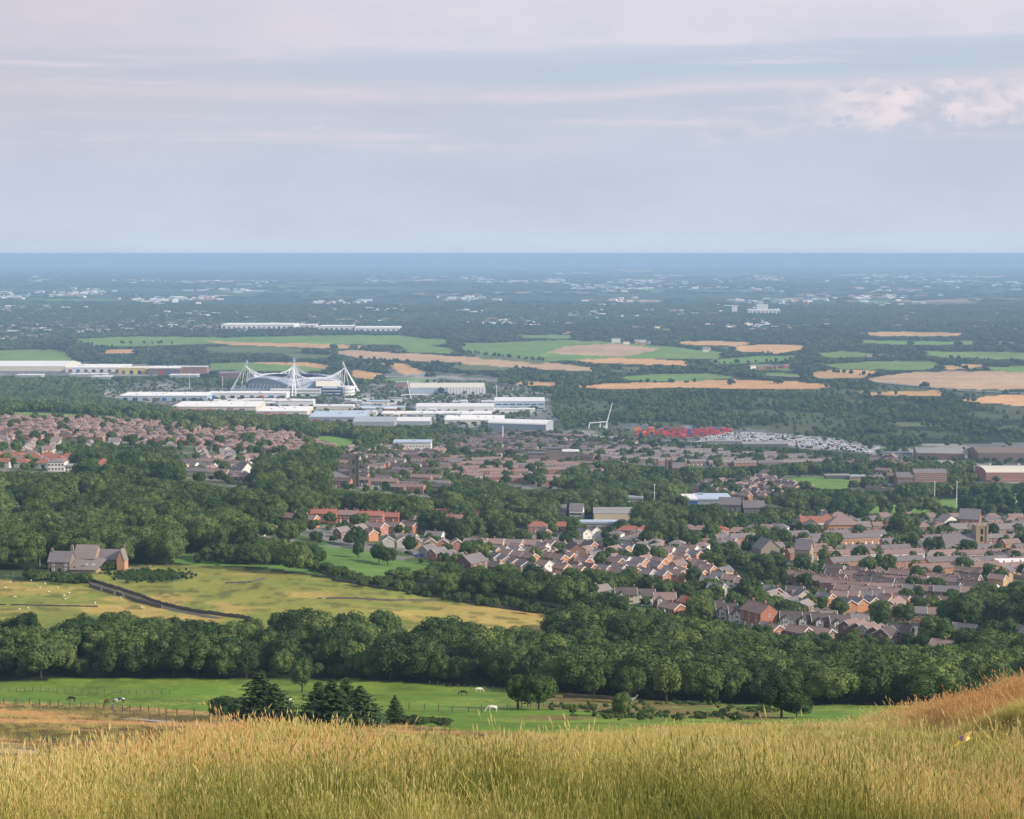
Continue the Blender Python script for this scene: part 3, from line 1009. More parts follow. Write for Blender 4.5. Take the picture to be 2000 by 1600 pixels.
def conifer_mesh(name, seed, hgt, wid, whorls=21, per=13, dens=15, leaf=0.40):
    r = np.random.default_rng(seed)
    P, N = [], []
    for w in range(whorls):
        f = w / (whorls - 1)
        z0 = hgt * (0.06 + 0.9 * f)
        L = wid / 2 * (1 - f ** 1.35) ** 0.9 * (0.8 + 0.3 * r.random()) + 0.12
        for k in range(max(4, int(per * (1 - 0.5 * f)))):
            a = 2 * math.pi * (k + r.random() * 0.7) / max(4, int(per * (1 - 0.5 * f))) + w
            Lk = L * (0.75 + 0.4 * r.random())
            for q in np.linspace(0.15, 1, max(3, int(dens * Lk / (wid / 2)) + 3)):
                droop = -0.25 * Lk * q + 0.22 * Lk * q * q
                wd = 0.28 * Lk * (1 - abs(q - 0.45))
                o_ = (r.random() - 0.5) * 2 * wd
                P.append([math.cos(a) * Lk * q - math.sin(a) * o_, math.sin(a) * Lk * q + math.cos(a) * o_, z0 + droop + (r.random() - .5) * 0.12])
                N.append([math.cos(a) * 0.5, math.sin(a) * 0.5, 0.8])
    V = leaf_quads(np.array(P), np.array(N), leaf * np.ones(len(P)), r)
    me = quads_mesh(name, V, [ND])
    return me


def trunk_mesh(seed, hgt, rad, limbs=5, top=0.62, lean=0.05):
    r = random.Random(seed)
    mb = MB()
    p = Vector((0, 0, -0.6)); pts = [p]
    for k in range(1, 5):
        pts.append(Vector((r.uniform(-1, 1) * lean * hgt * k / 4, r.uniform(-1, 1) * lean * hgt * k / 4, hgt * top * k / 4)))
    for k in range(4):
        mb.tube(pts[k], pts[k + 1], rad * (1.15 - 0.2 * k), rad * (0.95 - 0.2 * k), MATS['bark'], 7, cap=False)
    for k in range(limbs):
        i = r.choice([1, 2, 3])
        b0 = pts[i].lerp(pts[i + 1], r.random())
        a = r.uniform(0, 6.28)
        e = b0 + Vector((math.cos(a) * hgt * 0.24, math.sin(a) * hgt * 0.24, hgt * r.uniform(0.12, 0.28)))
        mid = b0.lerp(e, 0.5) + Vector((0, 0, -0.03 * hgt))
        mb.tube(b0, mid, rad * 0.42, rad * 0.3, MATS['bark'], 5, cap=False)
        mb.tube(mid, e, rad * 0.3, rad * 0.12, MATS['bark'], 5, cap=False)
    return mb.mesh('trunk')


TRUNKS = [trunk_mesh(s, 12.0, 0.33) for s in range(4)]

# ---------------------------------------------------------------- houses
WALLN = {'red_brick': 'red brick', 'orange_brick': 'orange brick', 'brown_brick': 'brown brick', 'buff_brick': 'buff brick', 'pink_brick': 'pale pink brick', 'dark_stone': 'dark stone', 'sandstone': 'sandstone', 'grey_stone': 'grey stone', 'white_render': 'white', 'cream_render': 'cream', 'grey_render': 'grey rendered', 'yellow_render': 'yellow'}
ROOFN = {'slate': 'slate roof', 'brown_tile': 'brown tiled roof', 'dark_tile': 'dark tiled roof', 'red_tile': 'red tiled roof', 'grey_tile': 'grey tiled roof', 'stone_slate': 'stone slate roof'}
_part_cache = {}


def window_mb(w, h, n=1, frame='white_paint'):
    """window in the xz plane facing -y: white frame proud of the wall, dark panes set in it"""
    mb = MB()
    fr = MATS[frame]
    mb.box(-w / 2, w / 2, -0.07, 0.0, 0, h, MATS['window_glass'])
    b_ = 0.09
    for x0, x1, z0, z1 in [(-w / 2 - .03, w / 2 + .03, -0.05, b_), (-w / 2 - .03, w / 2 + .03, h - b_, h + .03), (-w / 2 - .03, -w / 2 + b_, b_, h - b_), (w / 2 - b_, w / 2 + .03, b_, h - b_)] + [(-w / 2 + w * k / n - 0.04, -w / 2 + w * k / n + 0.04, b_, h - b_) for k in range(1, n)]:
        mb.box(x0, x1, -0.14, 0.0, z0, z1, fr)
    return mb


def house_parts(kind, wall, roof, v=0):
    """list of (part name, MB). x runs along the ridge; gable ends face +-x; the front faces -y"""
    wm, rm, wh = MATS[wall], MATS[roof], MATS['white_paint']
    P = []
    L, Wd, E, Rg = {'detached': (8.5, 7.2, 4.9, 2.3), 'semi': (12.5, 8.0, 5.1, 2.5), 'hipped': (9.5, 8.2, 5.0, 2.2), 'hipped_semi': (14, 8.5, 5.2, 2.9),
                    'bungalow': (11, 8.0, 2.7, 2.2), 'terrace': (32, 8.2, 5.4, 2.4), 'short_terrace': (19, 8.2, 5.2, 2.4), 'tudor': (10.5, 7.6, 5.0, 2.9), 'big': (14, 11, 7.4, 3.6)}[kind]
    L *= (1, 1.12, 0.93)[v % 3]
    hip = kind in ('hipped', 'hipped_semi')
    a, w = L / 2, Wd / 2
    mb = MB()
    if hip:
        mb.box(-a, a, -w, w, -1.5, E, wm)
    else:
        mb.prism([(-w, -1.5), (w, -1.5), (w, E), (0, E + Rg), (-w, E)], -a, a, wm)
    P.append(('wall', mb))
    mb = MB()
    ov, th = 0.42, 0.16
    if hip:
        c = a - w * 0.95
        A, B = a + ov, w + ov
        z0, z1 = E - 0.1, E + Rg
        if kind == 'hipped' and v % 2: c = 0.4
        mb.poly([(-A, -B, z0), (A, -B, z0), (A, B, z0), (-A, B, z0), (-A, -B, z0 + th), (A, -B, z0 + th), (A, B, z0 + th), (-A, B, z0 + th), (-c, 0, z1), (c, 0, z1)],
                [(0, 3, 2, 1), (0, 1, 5, 4), (1, 2, 6, 5), (2, 3, 7, 6), (3, 0, 4, 7), (4, 5, 9, 8), (5, 6, 9), (6, 7, 8, 9), (7, 4, 8)], rm)
        P.append(('roof', mb))
        mb = MB()
        for s in (-1, 1):
            mb.box(-A - .03, A + .03, s * B - .05, s * B + .05, z0 + .01, z0 + th - .01, wh)
        P.append(('gutter', mb))
    else:
        sl = Rg / w
        for s in (-1, 1):
            mb.poly([(-a - .3, 0, E + Rg + .02), (a + .3, 0, E + Rg + .02), (a + .3, s * (w + ov), E - ov * sl + .02), (-a - .3, s * (w + ov), E - ov * sl + .02),
                     (-a - .3, 0, E + Rg + th), (a + .3, 0, E + Rg + th), (a + .3, s * (w + ov), E - ov * sl + th), (-a - .3, s * (w + ov), E - ov * sl + th)],
                    [(0, 1, 2, 3), (4, 7, 6, 5), (2, 6, 7, 3), (0, 3, 7, 4), (1, 5, 6, 2)], rm)
        mb.box(-a - .3, a + .3, -.12, .12, E + Rg + th - .06, E + Rg + th + .06, rm)
        P.append(('roof', mb))
        if kind not in ('terrace', 'short_terrace', 'big') and wall != 'dark_stone':
            for e in (-1, 1):
                mb = MB()
                for s in (-1, 1):
                    x0, x1 = e * (a + .30), e * (a + .42)
                    mb.poly([(x0, 0, E + Rg - .22), (x1, 0, E + Rg - .22), (x1, s * (w + ov), E - ov * sl - .22), (x0, s * (w + ov), E - ov * sl - .22),
                             (x0, 0, E + Rg + th + .02), (x1, 0, E + Rg + th + .02), (x1, s * (w + ov), E - ov * sl + th + .02), (x0, s * (w + ov), E - ov * sl + th + .02)],
                            [(0, 1, 2, 3), (4, 7, 6, 5), (2, 6, 7, 3), (0, 3, 7, 4), (1, 5, 6, 2)], wh)
                P.append(('bargeboard', mb))
    # chimneys
    n = {'terrace': 5, 'short_terrace': 3, 'hipped_semi': 1, 'semi': 1, 'big': 2, 'hipped': 1, 'tudor': 1}.get(kind, 1 if v % 3 == 0 else 0)
    for k in range(n):
        x = -a + L * (k + .5) / n if kind in ('terrace', 'short_terrace') else ((0.0 if n == 1 else (-.3 + .6 * k) * L) if kind not in ('tudor', 'detached') else a - 1.0)
        mb = MB()
        cw = wm if 'brick' in wall else MATS['brown_brick']
        mb.box(x - .42, x + .42, -.3, .5, E + Rg - .8, E + Rg + 1.15, cw)
        mb.box(x - .48, x + .48, -.36, .56, E + Rg + 1.15, E + Rg + 1.25, MATS['concrete'])
        for q in (-.22, .22):
            mb.tube((x + q, .1, E + Rg + 1.25), (x + q, .1, E + Rg + 1.6), .12, .1, MATS['orange_brick'], 6)
        P.append(('chimney', mb))

    def put(part, src, x, y, z, rz):
        q = MB()
        q.add(src, Matrix.Translation((x, y, z)) @ Matrix.Rotation(rz, 4, 'Z'))
        P.append((part, q))

    units = {'terrace': 6, 'short_terrace': 4, 'semi': 2, 'hipped_semi': 2, 'big': 3}.get(kind, 1)
    uw = L / units
    floors = [0.95] if kind == 'bungalow' else ([0.95, 3.35] if kind != 'big' else [0.95, 3.2, 5.4])
    big_w = window_mb(1.9 if units > 1 or kind == 'bungalow' else 2.1, 1.25, 3)
    sm_w = window_mb(1.15, 1.15, 2)
    door = MB()
    door.box(-.5, .5, -.10, 0, -.1, 2.05, MATS[['white_paint', 'red_door', 'black_paint'][v % 3]])
    door.box(-.62, .62, -.06, 0, -.1, 2.2, wh)
    for u in range(units):
        xc = -a + uw * (u + .5)
        for side in (-1, 1):
            rz = 0 if side < 0 else math.pi
            for fi, z in enumerate(floors):
                if uw > 7:
                    put('window', big_w, xc - side * uw * .24, side * w, z, rz)
                    if fi == 0:
                        put('door', door, xc + side * uw * .08, side * w, 0, rz)
                        put('window', sm_w, xc + side * uw * .32, side * w, z, rz)
                    else:
                        put('window', big_w, xc + side * uw * .24, side * w, z, rz)
                else:
                    put('window', big_w if uw > 5.5 else sm_w, xc - uw * .16, side * w, z, rz)
                    if fi == 0:
                        put('door', door, xc + uw * .3, side * w, 0, rz)
                    elif uw > 5.0:
                        put('window', sm_w, xc + uw * .28, side * w, z, rz)
    if not hip and kind not in ('terrace', 'short_terrace'):
        for e in (-1, 1):
            put('window', sm_w, e * a, -e * (0.8 if v % 2 else 0), floors[-1] + (.1 if kind != 'bungalow' else 0), math.pi / 2 * e)
            if v % 2: put('window', sm_w, e * a, e * 1.3, .95, math.pi / 2 * e)
    if kind == 'tudor':
        # front cross gable, white with dark timbers
        mb = MB(); gx = -L * .22; gw = 1.9; gz = 4.9
        vs = [(gx - gw, -w - 1.1, -1), (gx + gw, -w - 1.1, -1), (gx + gw, -w - 1.1, gz), (gx, -w - 1.1, gz + 1.7), (gx - gw, -w - 1.1, gz)]
        mb.prism([(gx - gw, -1), (gx + gw, -1), (gx + gw, gz), (gx, gz + 1.7), (gx - gw, gz)], -w - 1.1, 0.3, MATS['white_render'], 'y')
        P.append(('gable', mb))
        mb = MB()
        for s in (-1, 1):
            mb.poly([(gx, -w - 1.4, gz + 1.75), (gx, 0, gz + 1.75), (gx + s * (gw + .4), 0, gz - .3), (gx + s * (gw + .4), -w - 1.4, gz - .3),
                     (gx, -w - 1.4, gz + 1.93), (gx, 0, gz + 1.93), (gx + s * (gw + .4), 0, gz - .12), (gx + s * (gw + .4), -w - 1.4, gz - .12)],
                    [(0, 1, 2, 3), (4, 7, 6, 5), (2, 6, 7, 3), (0, 3, 7, 4), (1, 5, 6, 2)], rm)
        P.append(('gable_roof', mb))
        for x in (-gw + .1, -gw / 3, gw / 3, gw - .1):
            mb = MB()
            mb.box(gx + x - .09, gx + x + .09, -w - 1.15, -w - 1.1, 2.6, gz + (1.0 if abs(x) < 1 else 0), MATS['black_paint'])
            P.append(('timber', mb))
        put('window', big_w, gx, -w - 1.1, 0.9, 0)
        put('window', sm_w, gx, -w - 1.15, 3.2, 0)
    if kind == 'terrace' or kind == 'short_terrace':
        # rear outriggers, one for each pair of houses
        for u in range(0, units, 2):
            x = -a + uw * (u + 1)
            mb = MB()
            mb.prism([(x - 1.9, -1.5), (x + 1.9, -1.5), (x + 1.9, 4.2), (x, 5.6), (x - 1.9, 4.2)], w, w + 4.2, wm, 'y')
            P.append(('outrigger', mb))
            mb = MB()
            for s in (-1, 1):
                mb.poly([(x, w - .5, 5.65), (x, w + 4.4, 5.65), (x + s * 2.15, w + 4.4, 4.05), (x + s * 2.15, w - .5, 4.05), (x, w - .5, 5.8), (x, w + 4.4, 5.8), (x + s * 2.15, w + 4.4, 4.2), (x + s * 2.15, w - .5, 4.2)],
                        [(0, 1, 2, 3), (4, 7, 6, 5), (2, 6, 7, 3), (0, 3, 7, 4), (1, 5, 6, 2)], rm)
            P.append(('outrigger_roof', mb))
            put('window', sm_w, x, w + 4.2, 2.9, math.pi)
    return P


def parts_for(kind, wall, roof, v):
    k = (kind, wall, roof, v)
    if k not in _part_cache:
        P = house_parts(*k)
        out_ = {}
        meshes = []
        shared = {}
        for nme, mb in P:
            meshes.append((nme, mb))
        _part_cache[k] = [meshes, None]
    return _part_cache[k]


HOUSES = []       # (kind, wall, roof, v, location, yaw, look, place)
OCC = []          # occupied ground: x, y, radius


def add_house(px, py, kind, phi, wall, roof, place, v=0, dmin=500, extra=None):
    p = hit(px, py, dmin)
    HOUSES.append((kind, wall, roof, v, p, phi, place, px))
    VIEWS.append((px - 3 * 10 * F / p.y / 10, px + 3 * F / p.y, py - 1.6 * F / p.y, p.y))
    OCC.append((p.x, p.y, {'terrace': 14, 'short_terrace': 9, 'semi': 8, 'hipped_semi': 8.5, 'big': 9}.get(kind, 6.5)))


def occupied(x, y, extra=0.0):
    if not OCC: return False
    A = np.array(OCC)
    return bool((np.hypot(A[:, 0] - x, A[:, 1] - y) < A[:, 2] + extra).any())


def row(p0, p1, n, kind, phi, walls, roofs, place, jit=1.0):
    for k in range(n):
        f = k / max(1, n - 1)
        add_house(p0[0] + (p1[0] - p0[0]) * f + random.uniform(-jit, jit), p0[1] + (p1[1] - p0[1]) * f + random.uniform(-.3, .3) * jit,
                  kind, phi + random.uniform(-7, 7), random.choice(walls), random.choice(roofs), place, random.randrange(3))


RB, OB, BB, BU, PB, GS, WR, CR, GR = 'red_brick', 'orange_brick', 'brown_brick', 'buff_brick', 'pink_brick', 'grey_stone', 'white_render', 'cream_render', 'grey_render'
SL, BT, DT, RT, GT = 'slate', 'brown_tile', 'dark_tile', 'red_tile', 'grey_tile'
# --- the estate below the bright green field
row((757, 1069), (893, 1075), 6, 'detached', 8, [PB, GR, BU], [BT, SL], 'in the row of white-trimmed gables above the green field')
row((668, 1052), (700, 1046), 2, 'detached', -35, [BB], [GT], 'at the top corner of the green field')
add_house(722, 1056, 'detached', 40, OB, BT, 'at the top corner of the green field')
row((735, 1043), (800, 1040), 3, 'semi', 50, [BU, PB], [BT], 'behind the top corner of the green field')
row((795, 1058), (850, 1052), 2, 'bungalow', 70, [WR, BU], [SL, GT], 'behind the row of white-trimmed gables')
row((835, 1088), (912, 1112), 5, 'detached', -38, [BB, GR, PB], [SL, BT], 'in the stepped row running down beside the green field')
add_house(921, 1122, 'big', -38, BB, SL, 'at the foot of the stepped row beside the green field')
add_house(968, 1122, 'detached', 42, OB, SL, 'standing alone above the trees below the estate')
row((930, 1075), (1040, 1077), 4, 'semi', 78, [BU, CR, PB], [BT, GT], 'in the long roofs at the top of the grey estate')
row((952, 1097), (1040, 1125), 6, 'detached', 20, [GR, GR, BU], [SL, GT], 'in the grey row stepping down to the wood')
row((950, 1088), (1060, 1092), 5, 'detached', 60, [GR, BB], [SL, BT], 'in the middle of the grey estate')
row((1042, 1090), (1105, 1096), 4, 'detached', 10, [PB, RB], [BT], 'in the pink gabled row at the middle of the estate')
add_house(1122, 1094, 'big', 12, BB, DT, 'in the pink gabled row at the middle of the estate')
row((1040, 1137), (1105, 1135), 4, 'bungalow', 60, [PB, BU], [BT], 'at the lower edge of the grey estate')
add_house(1093, 1118, 'detached', 30, RB, SL, 'at the lower edge of the grey estate')
for x, y, wl in ((1177, 1079, OB), (1216, 1086, OB), (1253, 1095, OB), (1297, 1101, OB), (1250, 1112, OB), (1282, 1120, OB), (1308, 1130, BU)):
    add_house(x, y, 'detached', 42, wl, SL, 'among the orange gables in the middle of the estate', random.randrange(3))
for x, y, wl in ((1140, 1112, RB), (1172, 1095, RB), (1203, 1112, BB), (1216, 1094, RB), (1237, 1122, RB), (1258, 1134, BB), (1333, 1108, RB), (1371, 1120, RB), (1328, 1132, PB), (1366, 1136, OB)):
    add_house(x, y, 'detached', 42, wl, random.choice([SL, BT]), 'among the red gables of the estate', random.randrange(3))
row((1120, 1122), (1290, 1138), 7, 'detached', 48, [GR, PB, RB], [SL, DT], 'along the lower edge of the red and orange estate')
row((1150, 1078), (1330, 1092), 8, 'detached', 50, [RB, PB, GR], [SL, DT], 'along the upper edge of the red and orange estate')
row((1300, 1090), (1345, 1086), 2, 'semi', 60, [CR, WR], [BT], 'at the right end of the estate beside the bright round trees')
row((1060, 1060), (1130, 1068), 4, 'bungalow', 70, [GR, WR], [GT, SL], 'behind the pink gabled row')
add_house(1062, 1052, 'detached', 35, OB, SL, 'behind the pink gabled row')
row((1140, 1052), (1160, 1048), 2, 'detached', 30, [WR], [SL], 'behind the pink gabled row')
row((1405, 1140), (1497, 1168), 5, 'detached', 55, [GR, WR, GR], [SL, BT], 'in the linked row of white-fronted houses')
add_house(1513, 1172, 'detached', 18, RB, SL, 'at the right end of the linked row of white-fronted houses')
row((1385, 1150), (1400, 1165), 2, 'detached', 60, [GR], [SL], 'at the left end of the linked row of white-fronted houses')
add_house(1552, 1170, 'detached', 75, BB, DT, 'beside the pale round willow')
add_house(1567, 1178, 'tudor', 8, CR, SL, 'beside the pale round willow')
row((1505, 1180), (1570, 1200), 4, 'detached', -36, [BB, GR], [GT, SL], 'among the low gables below the linked row')
add_house(1612, 1184, 'detached', 40, OB, SL, 'beside the pale round willow')
row((1640, 1180), (1710, 1178), 4, 'detached', 72, [OB, RB, BU], [SL, BT], 'in the orange row right of the round willow', 0.5)
row((1655, 1196), (1700, 1192), 3, 'detached', 20, [OB, RB, BU], [SL], 'in the orange row right of the round willow')
row((1748, 1212), (1812, 1216), 3, 'semi', 76, [RB, BU, RB], [SL, BT], 'in the long-windowed front row near the wood', 0.5)
row((1730, 1188), (1850, 1192), 5, 'detached', 38, [OB, BU, RB], [BT, DT], 'in the second row behind the long-windowed houses')
row((1720, 1165), (1880, 1172), 6, 'semi', 76, [PB, BB, BU], [SL, BT], 'in the brown terraces right of the dark cypress')
row((1560, 1140), (1660, 1160), 5, 'short_terrace', 62, [BB, PB], [BT], 'in the low brown courts left of the dark cypress')
row((1680, 1140), (1760, 1150), 4, 'short_terrace', 60, [BB, PB], [BT, DT], 'in the low brown courts left of the dark cypress')
row((1840, 1145), (1900, 1160), 3, 'short_terrace', 50, [BB, GR], [DT, BT], 'beside the tan field on the right')
add_house(1860, 1146, 'detached', 35, RB, DT, 'beside the tan field on the right')
# --- tudor row right at the wood
row((1392, 1205), (1446, 1216), 3, 'tudor', 92, [WR], [DT], 'in the black and white row at the edge of the near wood')
add_house(1482, 1222, 'big', 35, RB, BT, 'at the right end of the black and white row')
add_house(1505, 1238, 'bungalow', 35, RB, BT, 'at the right end of the black and white row')
row((1544, 1226), (1640, 1234), 4, 'tudor', 88, [WR, WR, BB], [DT], 'in the second black and white row nearer the wood')
row((1560, 1243), (1600, 1246), 2, 'bungalow', 50, [BB], [BT], 'below the second black and white row')
row((1660, 1240), (1730, 1256), 5, 'detached', -40, [BB, BB, GR], [DT, BT], 'in the dark gabled cluster at the edge of the near wood')
add_house(1758, 1254, 'tudor', 60, RB, DT, 'right of the dark gabled cluster')
add_house(1845, 1272, 'bungalow', 55, BB, BT, 'half sunk in the near wood on the right')
add_house(1884, 1238, 'bungalow', 60, RB, GT, 'among trees on the right')
add_house(1612, 1212, 'bungalow', 80, WR, GT, 'in front of the round willow')
add_house(1672, 1218, 'bungalow', 85, WR, GT, 'in front of the round willow')
add_house(1915, 1205, 'detached', 40, RB, BT, 'among trees on the right')
add_house(1950, 1245, 'detached', 30, RB, BT, 'among trees on the right')
add_house(1992, 1250, 'detached', 20, WR, SL, 'among trees on the right')
for x, y, wl, rf, k in ((1222, 1178, CR, DT, 'tudor'), (1258, 1181, WR, DT, 'tudor'), (1298, 1188, BB, BT, 'tudor'), (1346, 1194, RB, RT, 'detached'), (1312, 1196, RB, BT, 'bungalow')):
    add_house(x, y, k, 92 if k == 'tudor' else 40, wl, rf, 'in the short row at the far side of the near wood')
row((1150, 1168), (1172, 1170), 2, 'detached', -50, [GS, 'sandstone'], [GT, 'stone_slate'], 'alone in the trees at the right end of the meadow')
# --- red tiled long roofs in the trees, left of centre
row((615, 1017), (740, 1022), 4, 'terrace', 84, [RB, PB], [RT, BT], 'in the long red-roofed row among the trees', 0.5)
row((575, 1025), (600, 1028), 2, 'semi', 60, [OB, RB], [RT, BT], 'at the left end of the long red-roofed row')
row((505, 1045), (540, 1042), 2, 'bungalow', 75, [WR, GS], [SL, BT], 'in the trees left of the long red-roofed row')
row((820, 1028), (940, 1024), 4, 'short_terrace', 80, [RB, PB], [RT, BT], 'in the red roofs between the trees at the centre')
row((870, 1014), (1000, 1020), 3, 'semi', 80, [RB], [RT, BT], 'behind the red roofs at the centre')
add_house(34, 1008, 'hipped', 20, GR, SL, 'alone in the valley wood on the far left')
add_house(190, 992, 'hipped', 40, GR, GT, 'alone in the valley wood below the white houses')
# --- red-roofed semis in the trees right of centre
row((1050, 1040), (1100, 1040), 2, 'hipped_semi', 85, [RB], [RT], 'in the row of red hipped roofs beyond the estate')
row((1228, 1048), (1300, 1046), 3, 'hipped_semi', 85, [RB, PB], [RT, RT, BT], 'in the row of red hipped roofs beyond the estate')
row((1340, 1045), (1440, 1050), 4, 'hipped_semi', 80, [PB, RB], [BT, RT], 'in the brown hipped row beside the wooded hollow')
row((1380, 1070), (1460, 1078), 4, 'hipped', 60, [WR, RB, CR], [BT, SL], 'left of the orange-lit terraces')
row((1470, 1045), (1520, 1042), 3, 'hipped_semi', 70, [PB, WR], [BT, SL], 'below the dark wooded hollow')


def zone(poly, kinds, phi, sx, sy, walls, roofs, place, dens=0.85, dmin=700, jit=0.25):
    sx, sy = sx * .78, sy * (.92 if 'terrace' in kinds[0] else .80)
    """streets of houses laid out parallel to one direction, on the ground itself"""
    pts = [hit(x, y, dmin) for x, y in poly]
    W2 = [(p.x, p.y) for p in pts]
    d = Vector((math.sin(math.radians(phi)), -math.cos(math.radians(phi))))
    nrm = Vector((-d.y, d.x))
    A = [(p[0] * d.x + p[1] * d.y, p[0] * nrm.x + p[1] * nrm.y) for p in W2]
    a0, a1 = min(a for a, _ in A), max(a for a, _ in A)
    b0, b1 = min(b for _, b in A), max(b for _, b in A)
    j = 0
    bb = b0 + sy * .5
    while bb < b1:
        aa = a0 + sx * random.random()
        street_wall, street_roof, street_kind = random.choice(walls), random.choice(roofs), random.choice(kinds)
        while aa < a1:
            x = aa * d.x + bb * nrm.x + random.uniform(-1, 1); y = aa * d.y + bb * nrm.y + random.uniform(-1, 1) * sy * jit * .4
            if inpoly(np.array([x]), np.array([y]), W2)[0] and random.random() < dens:
                kind = street_kind if random.random() < .8 else random.choice(kinds)
                rad = {'terrace': 7.5, 'short_terrace': 5.5}.get(kind, 3.4)
                z = float(tz(x, y))
                qx, qy = pix(x, y, z)
                c_, _ = landuse(np.array([qx]), np.array([qy]), np.array([y]))
                if LUN[c_[0]] not in ('trees', 'field') and not occupied(x, y, rad * .55):
                    hphi = phi + (random.choice([0, 0, 0, 90]) if kind in ('detached', 'hipped', 'bungalow', 'semi', 'big') else 0)
                    HOUSES.append((kind, street_wall if random.random() < .7 else random.choice(walls), street_roof if random.random() < .75 else random.choice(roofs), random.randrange(3), Vector((x, y, z)), hphi + random.uniform(-5, 5), place, float(qx)))
                    OCC.append((x, y, rad))
            aa += sx * random.uniform(.92, 1.12)
        bb += sy * random.uniform(.85, 1.3)


def zone_all():
    # fill of the near estates
    zone([(900, 1070), (1340, 1078), (1440, 1135), (1300, 1142), (1040, 1132), (960, 1105)], ['detached'], 45, 12, 21, [WR, RB, PB, OB, OB], [SL, BT, BT], 'in the crowded middle of the gabled estate', .8)
    zone([(1540, 1125), (1700, 1120), (1900, 1140), (1880, 1200), (1720, 1200), (1600, 1170)], ['detached', 'semi'], 60, 14, 24, [BB, PB, BU], [BT, DT], 'in the brown streets around the dark cypress', .8)
    zone([(1430, 1180), (1600, 1205), (1700, 1235), (1620, 1245), (1500, 1225)], ['detached', 'bungalow'], 40, 13, 24, [BB, WR], [DT, BT], 'between the two black and white rows', .5)
    # red terraces right
    zone([(1430, 1060), (1640, 1045), (1990, 1058), (2080, 1120), (1900, 1128), (1700, 1125), (1560, 1105), (1450, 1090)], ['terrace', 'short_terrace', 'terrace', 'semi'], 106, 34, 30, [OB, RB, OB, PB, OB, WR], [GT, SL, BT], 'in the red brick terraces before the yellow stone tower', .95)
    zone([(1560, 1020), (1680, 1010), (2080, 1012), (2080, 1052), (1700, 1046), (1540, 1055)], ['big', 'semi', 'short_terrace', 'hipped_semi'], 98, 21, 32, [RB, OB, WR, 'sandstone', PB], [SL, GT, BT, BT], 'in the town centre on the right', .85)
    zone([(1880, 1100), (2100, 1090), (2100, 1145), (1900, 1145)], ['detached', 'short_terrace'], 50, 16, 24, [RB, BU, BB], [SL, BT], 'above the tan field on the right', .85)
    zone([(1230, 1045), (1480, 1050), (1500, 1100), (1400, 1085), (1280, 1075), (1180, 1060)], ['hipped', 'bungalow'], 70, 17, 27, [WR, GR, PB], [SL, GT, BT], 'between the red hipped roofs and the estate', .6)
    # by the cricket field
    zone([(1370, 930), (1470, 925), (1520, 945), (1600, 960), (1650, 985), (1560, 985), (1420, 975), (1360, 960)], ['detached'], 40, 11, 20, [RB, PB, RB], [DT, BT], 'in the small red gables beside the cricket field', .9)
    zone([(1660, 960), (1770, 960), (1790, 985), (1660, 995)], ['short_terrace'], 60, 20, 24, [RB, PB], [BT, DT], 'in the red court below the cricket field', .9)
    zone([(1280, 940), (1380, 935), (1380, 965), (1300, 975), (1200, 960)], ['semi', 'detached'], 55, 15, 26, [RB, PB, WR], [BT, DT], 'among trees left of the cricket field', .6)
    zone([(1640, 905), (1760, 900), (1860, 925), (1900, 945), (1780, 950), (1680, 925)], ['big', 'short_terrace'], 60, 22, 34, [RB, PB, BB], [SL, BT], 'behind the cricket field', .6)
    # grey terraces middle distance
    zone([(1180, 880), (1380, 885), (1560, 893), (1640, 905), (1560, 915), (1400, 918), (1240, 905), (1120, 895)], ['terrace', 'short_terrace'], 100, 33, 32, [PB, BB, GR, RB], [GT, SL], 'in the pale grey terraces below the white vans', .95)
    zone([(860, 855), (1040, 848), (1140, 858), (1200, 890), (1100, 905), (940, 895), (860, 878)], ['terrace', 'semi'], 70, 27, 28, [BB, GR, PB], [DT, SL, BT], 'in the dark roofs below the arched white warehouse', .95)
    zone([(870, 900), (1060, 905), (1200, 915), (1180, 945), (1060, 948), (930, 950), (860, 940)], ['terrace', 'short_terrace', 'semi'], 96, 25, 32, [PB, RB, WR, BU], [SL, BT], 'in the streets around the brick flats', .85)
    zone([(620, 905), (860, 885), (900, 920), (890, 965), (760, 962), (640, 955)], ['terrace', 'short_terrace'], 76, 30, 24, [GR, GS, PB, BB], [SL, BT, DT], 'in the dark terraces beside the church tower', .9)
    zone([(675, 880), (860, 870), (870, 890), (700, 905)], ['detached', 'semi'], 40, 15, 26, [OB, PB, RB], [BT, SL], 'in the pink brick row behind the church tower', .85)
    # hipped estate on the left
    zone([(-60, 818), (120, 818), (420, 836), (620, 858), (660, 885), (560, 892), (330, 868), (-60, 858)], ['hipped'], 84, 13.5, 25, [RB, BB, RB, PB], [BT, BT, DT], 'in the red-brown hipped estate on the left', .92, 900)
    zone([(-60, 862), (330, 872), (560, 895), (500, 908), (330, 905), (200, 890), (-60, 892)], ['detached', 'bungalow'], 12, 14, 26, [WR, CR, PB, WR], [BT, GT, SL], 'in the white gabled bungalows on the left', .9, 900)
    zone([(-60, 895), (140, 898), (140, 915), (-60, 920)], ['hipped_semi'], 80, 19, 28, [WR], [RT, BT], 'in the white semis above the valley wood', .9, 900)
    zone([(330, 910), (500, 905), (500, 948), (330, 930)], ['semi', 'short_terrace'], 70, 19, 26, [WR, CR, BB], [SL, BT], 'in the white houses at the rim of the valley wood', .85, 900)
    zone([(150, 915), (330, 915), (320, 925), (180, 925)], ['hipped_semi'], 80, 24, 40, [WR, RB], [RT, GT], 'at the rim of the valley wood', .9, 900)
    zone([(500, 918), (640, 900), (640, 935), (520, 945)], ['terrace', 'semi'], 76, 26, 40, [GR, WR], [SL, BT], 'behind the trees left of the church tower', .7, 900)
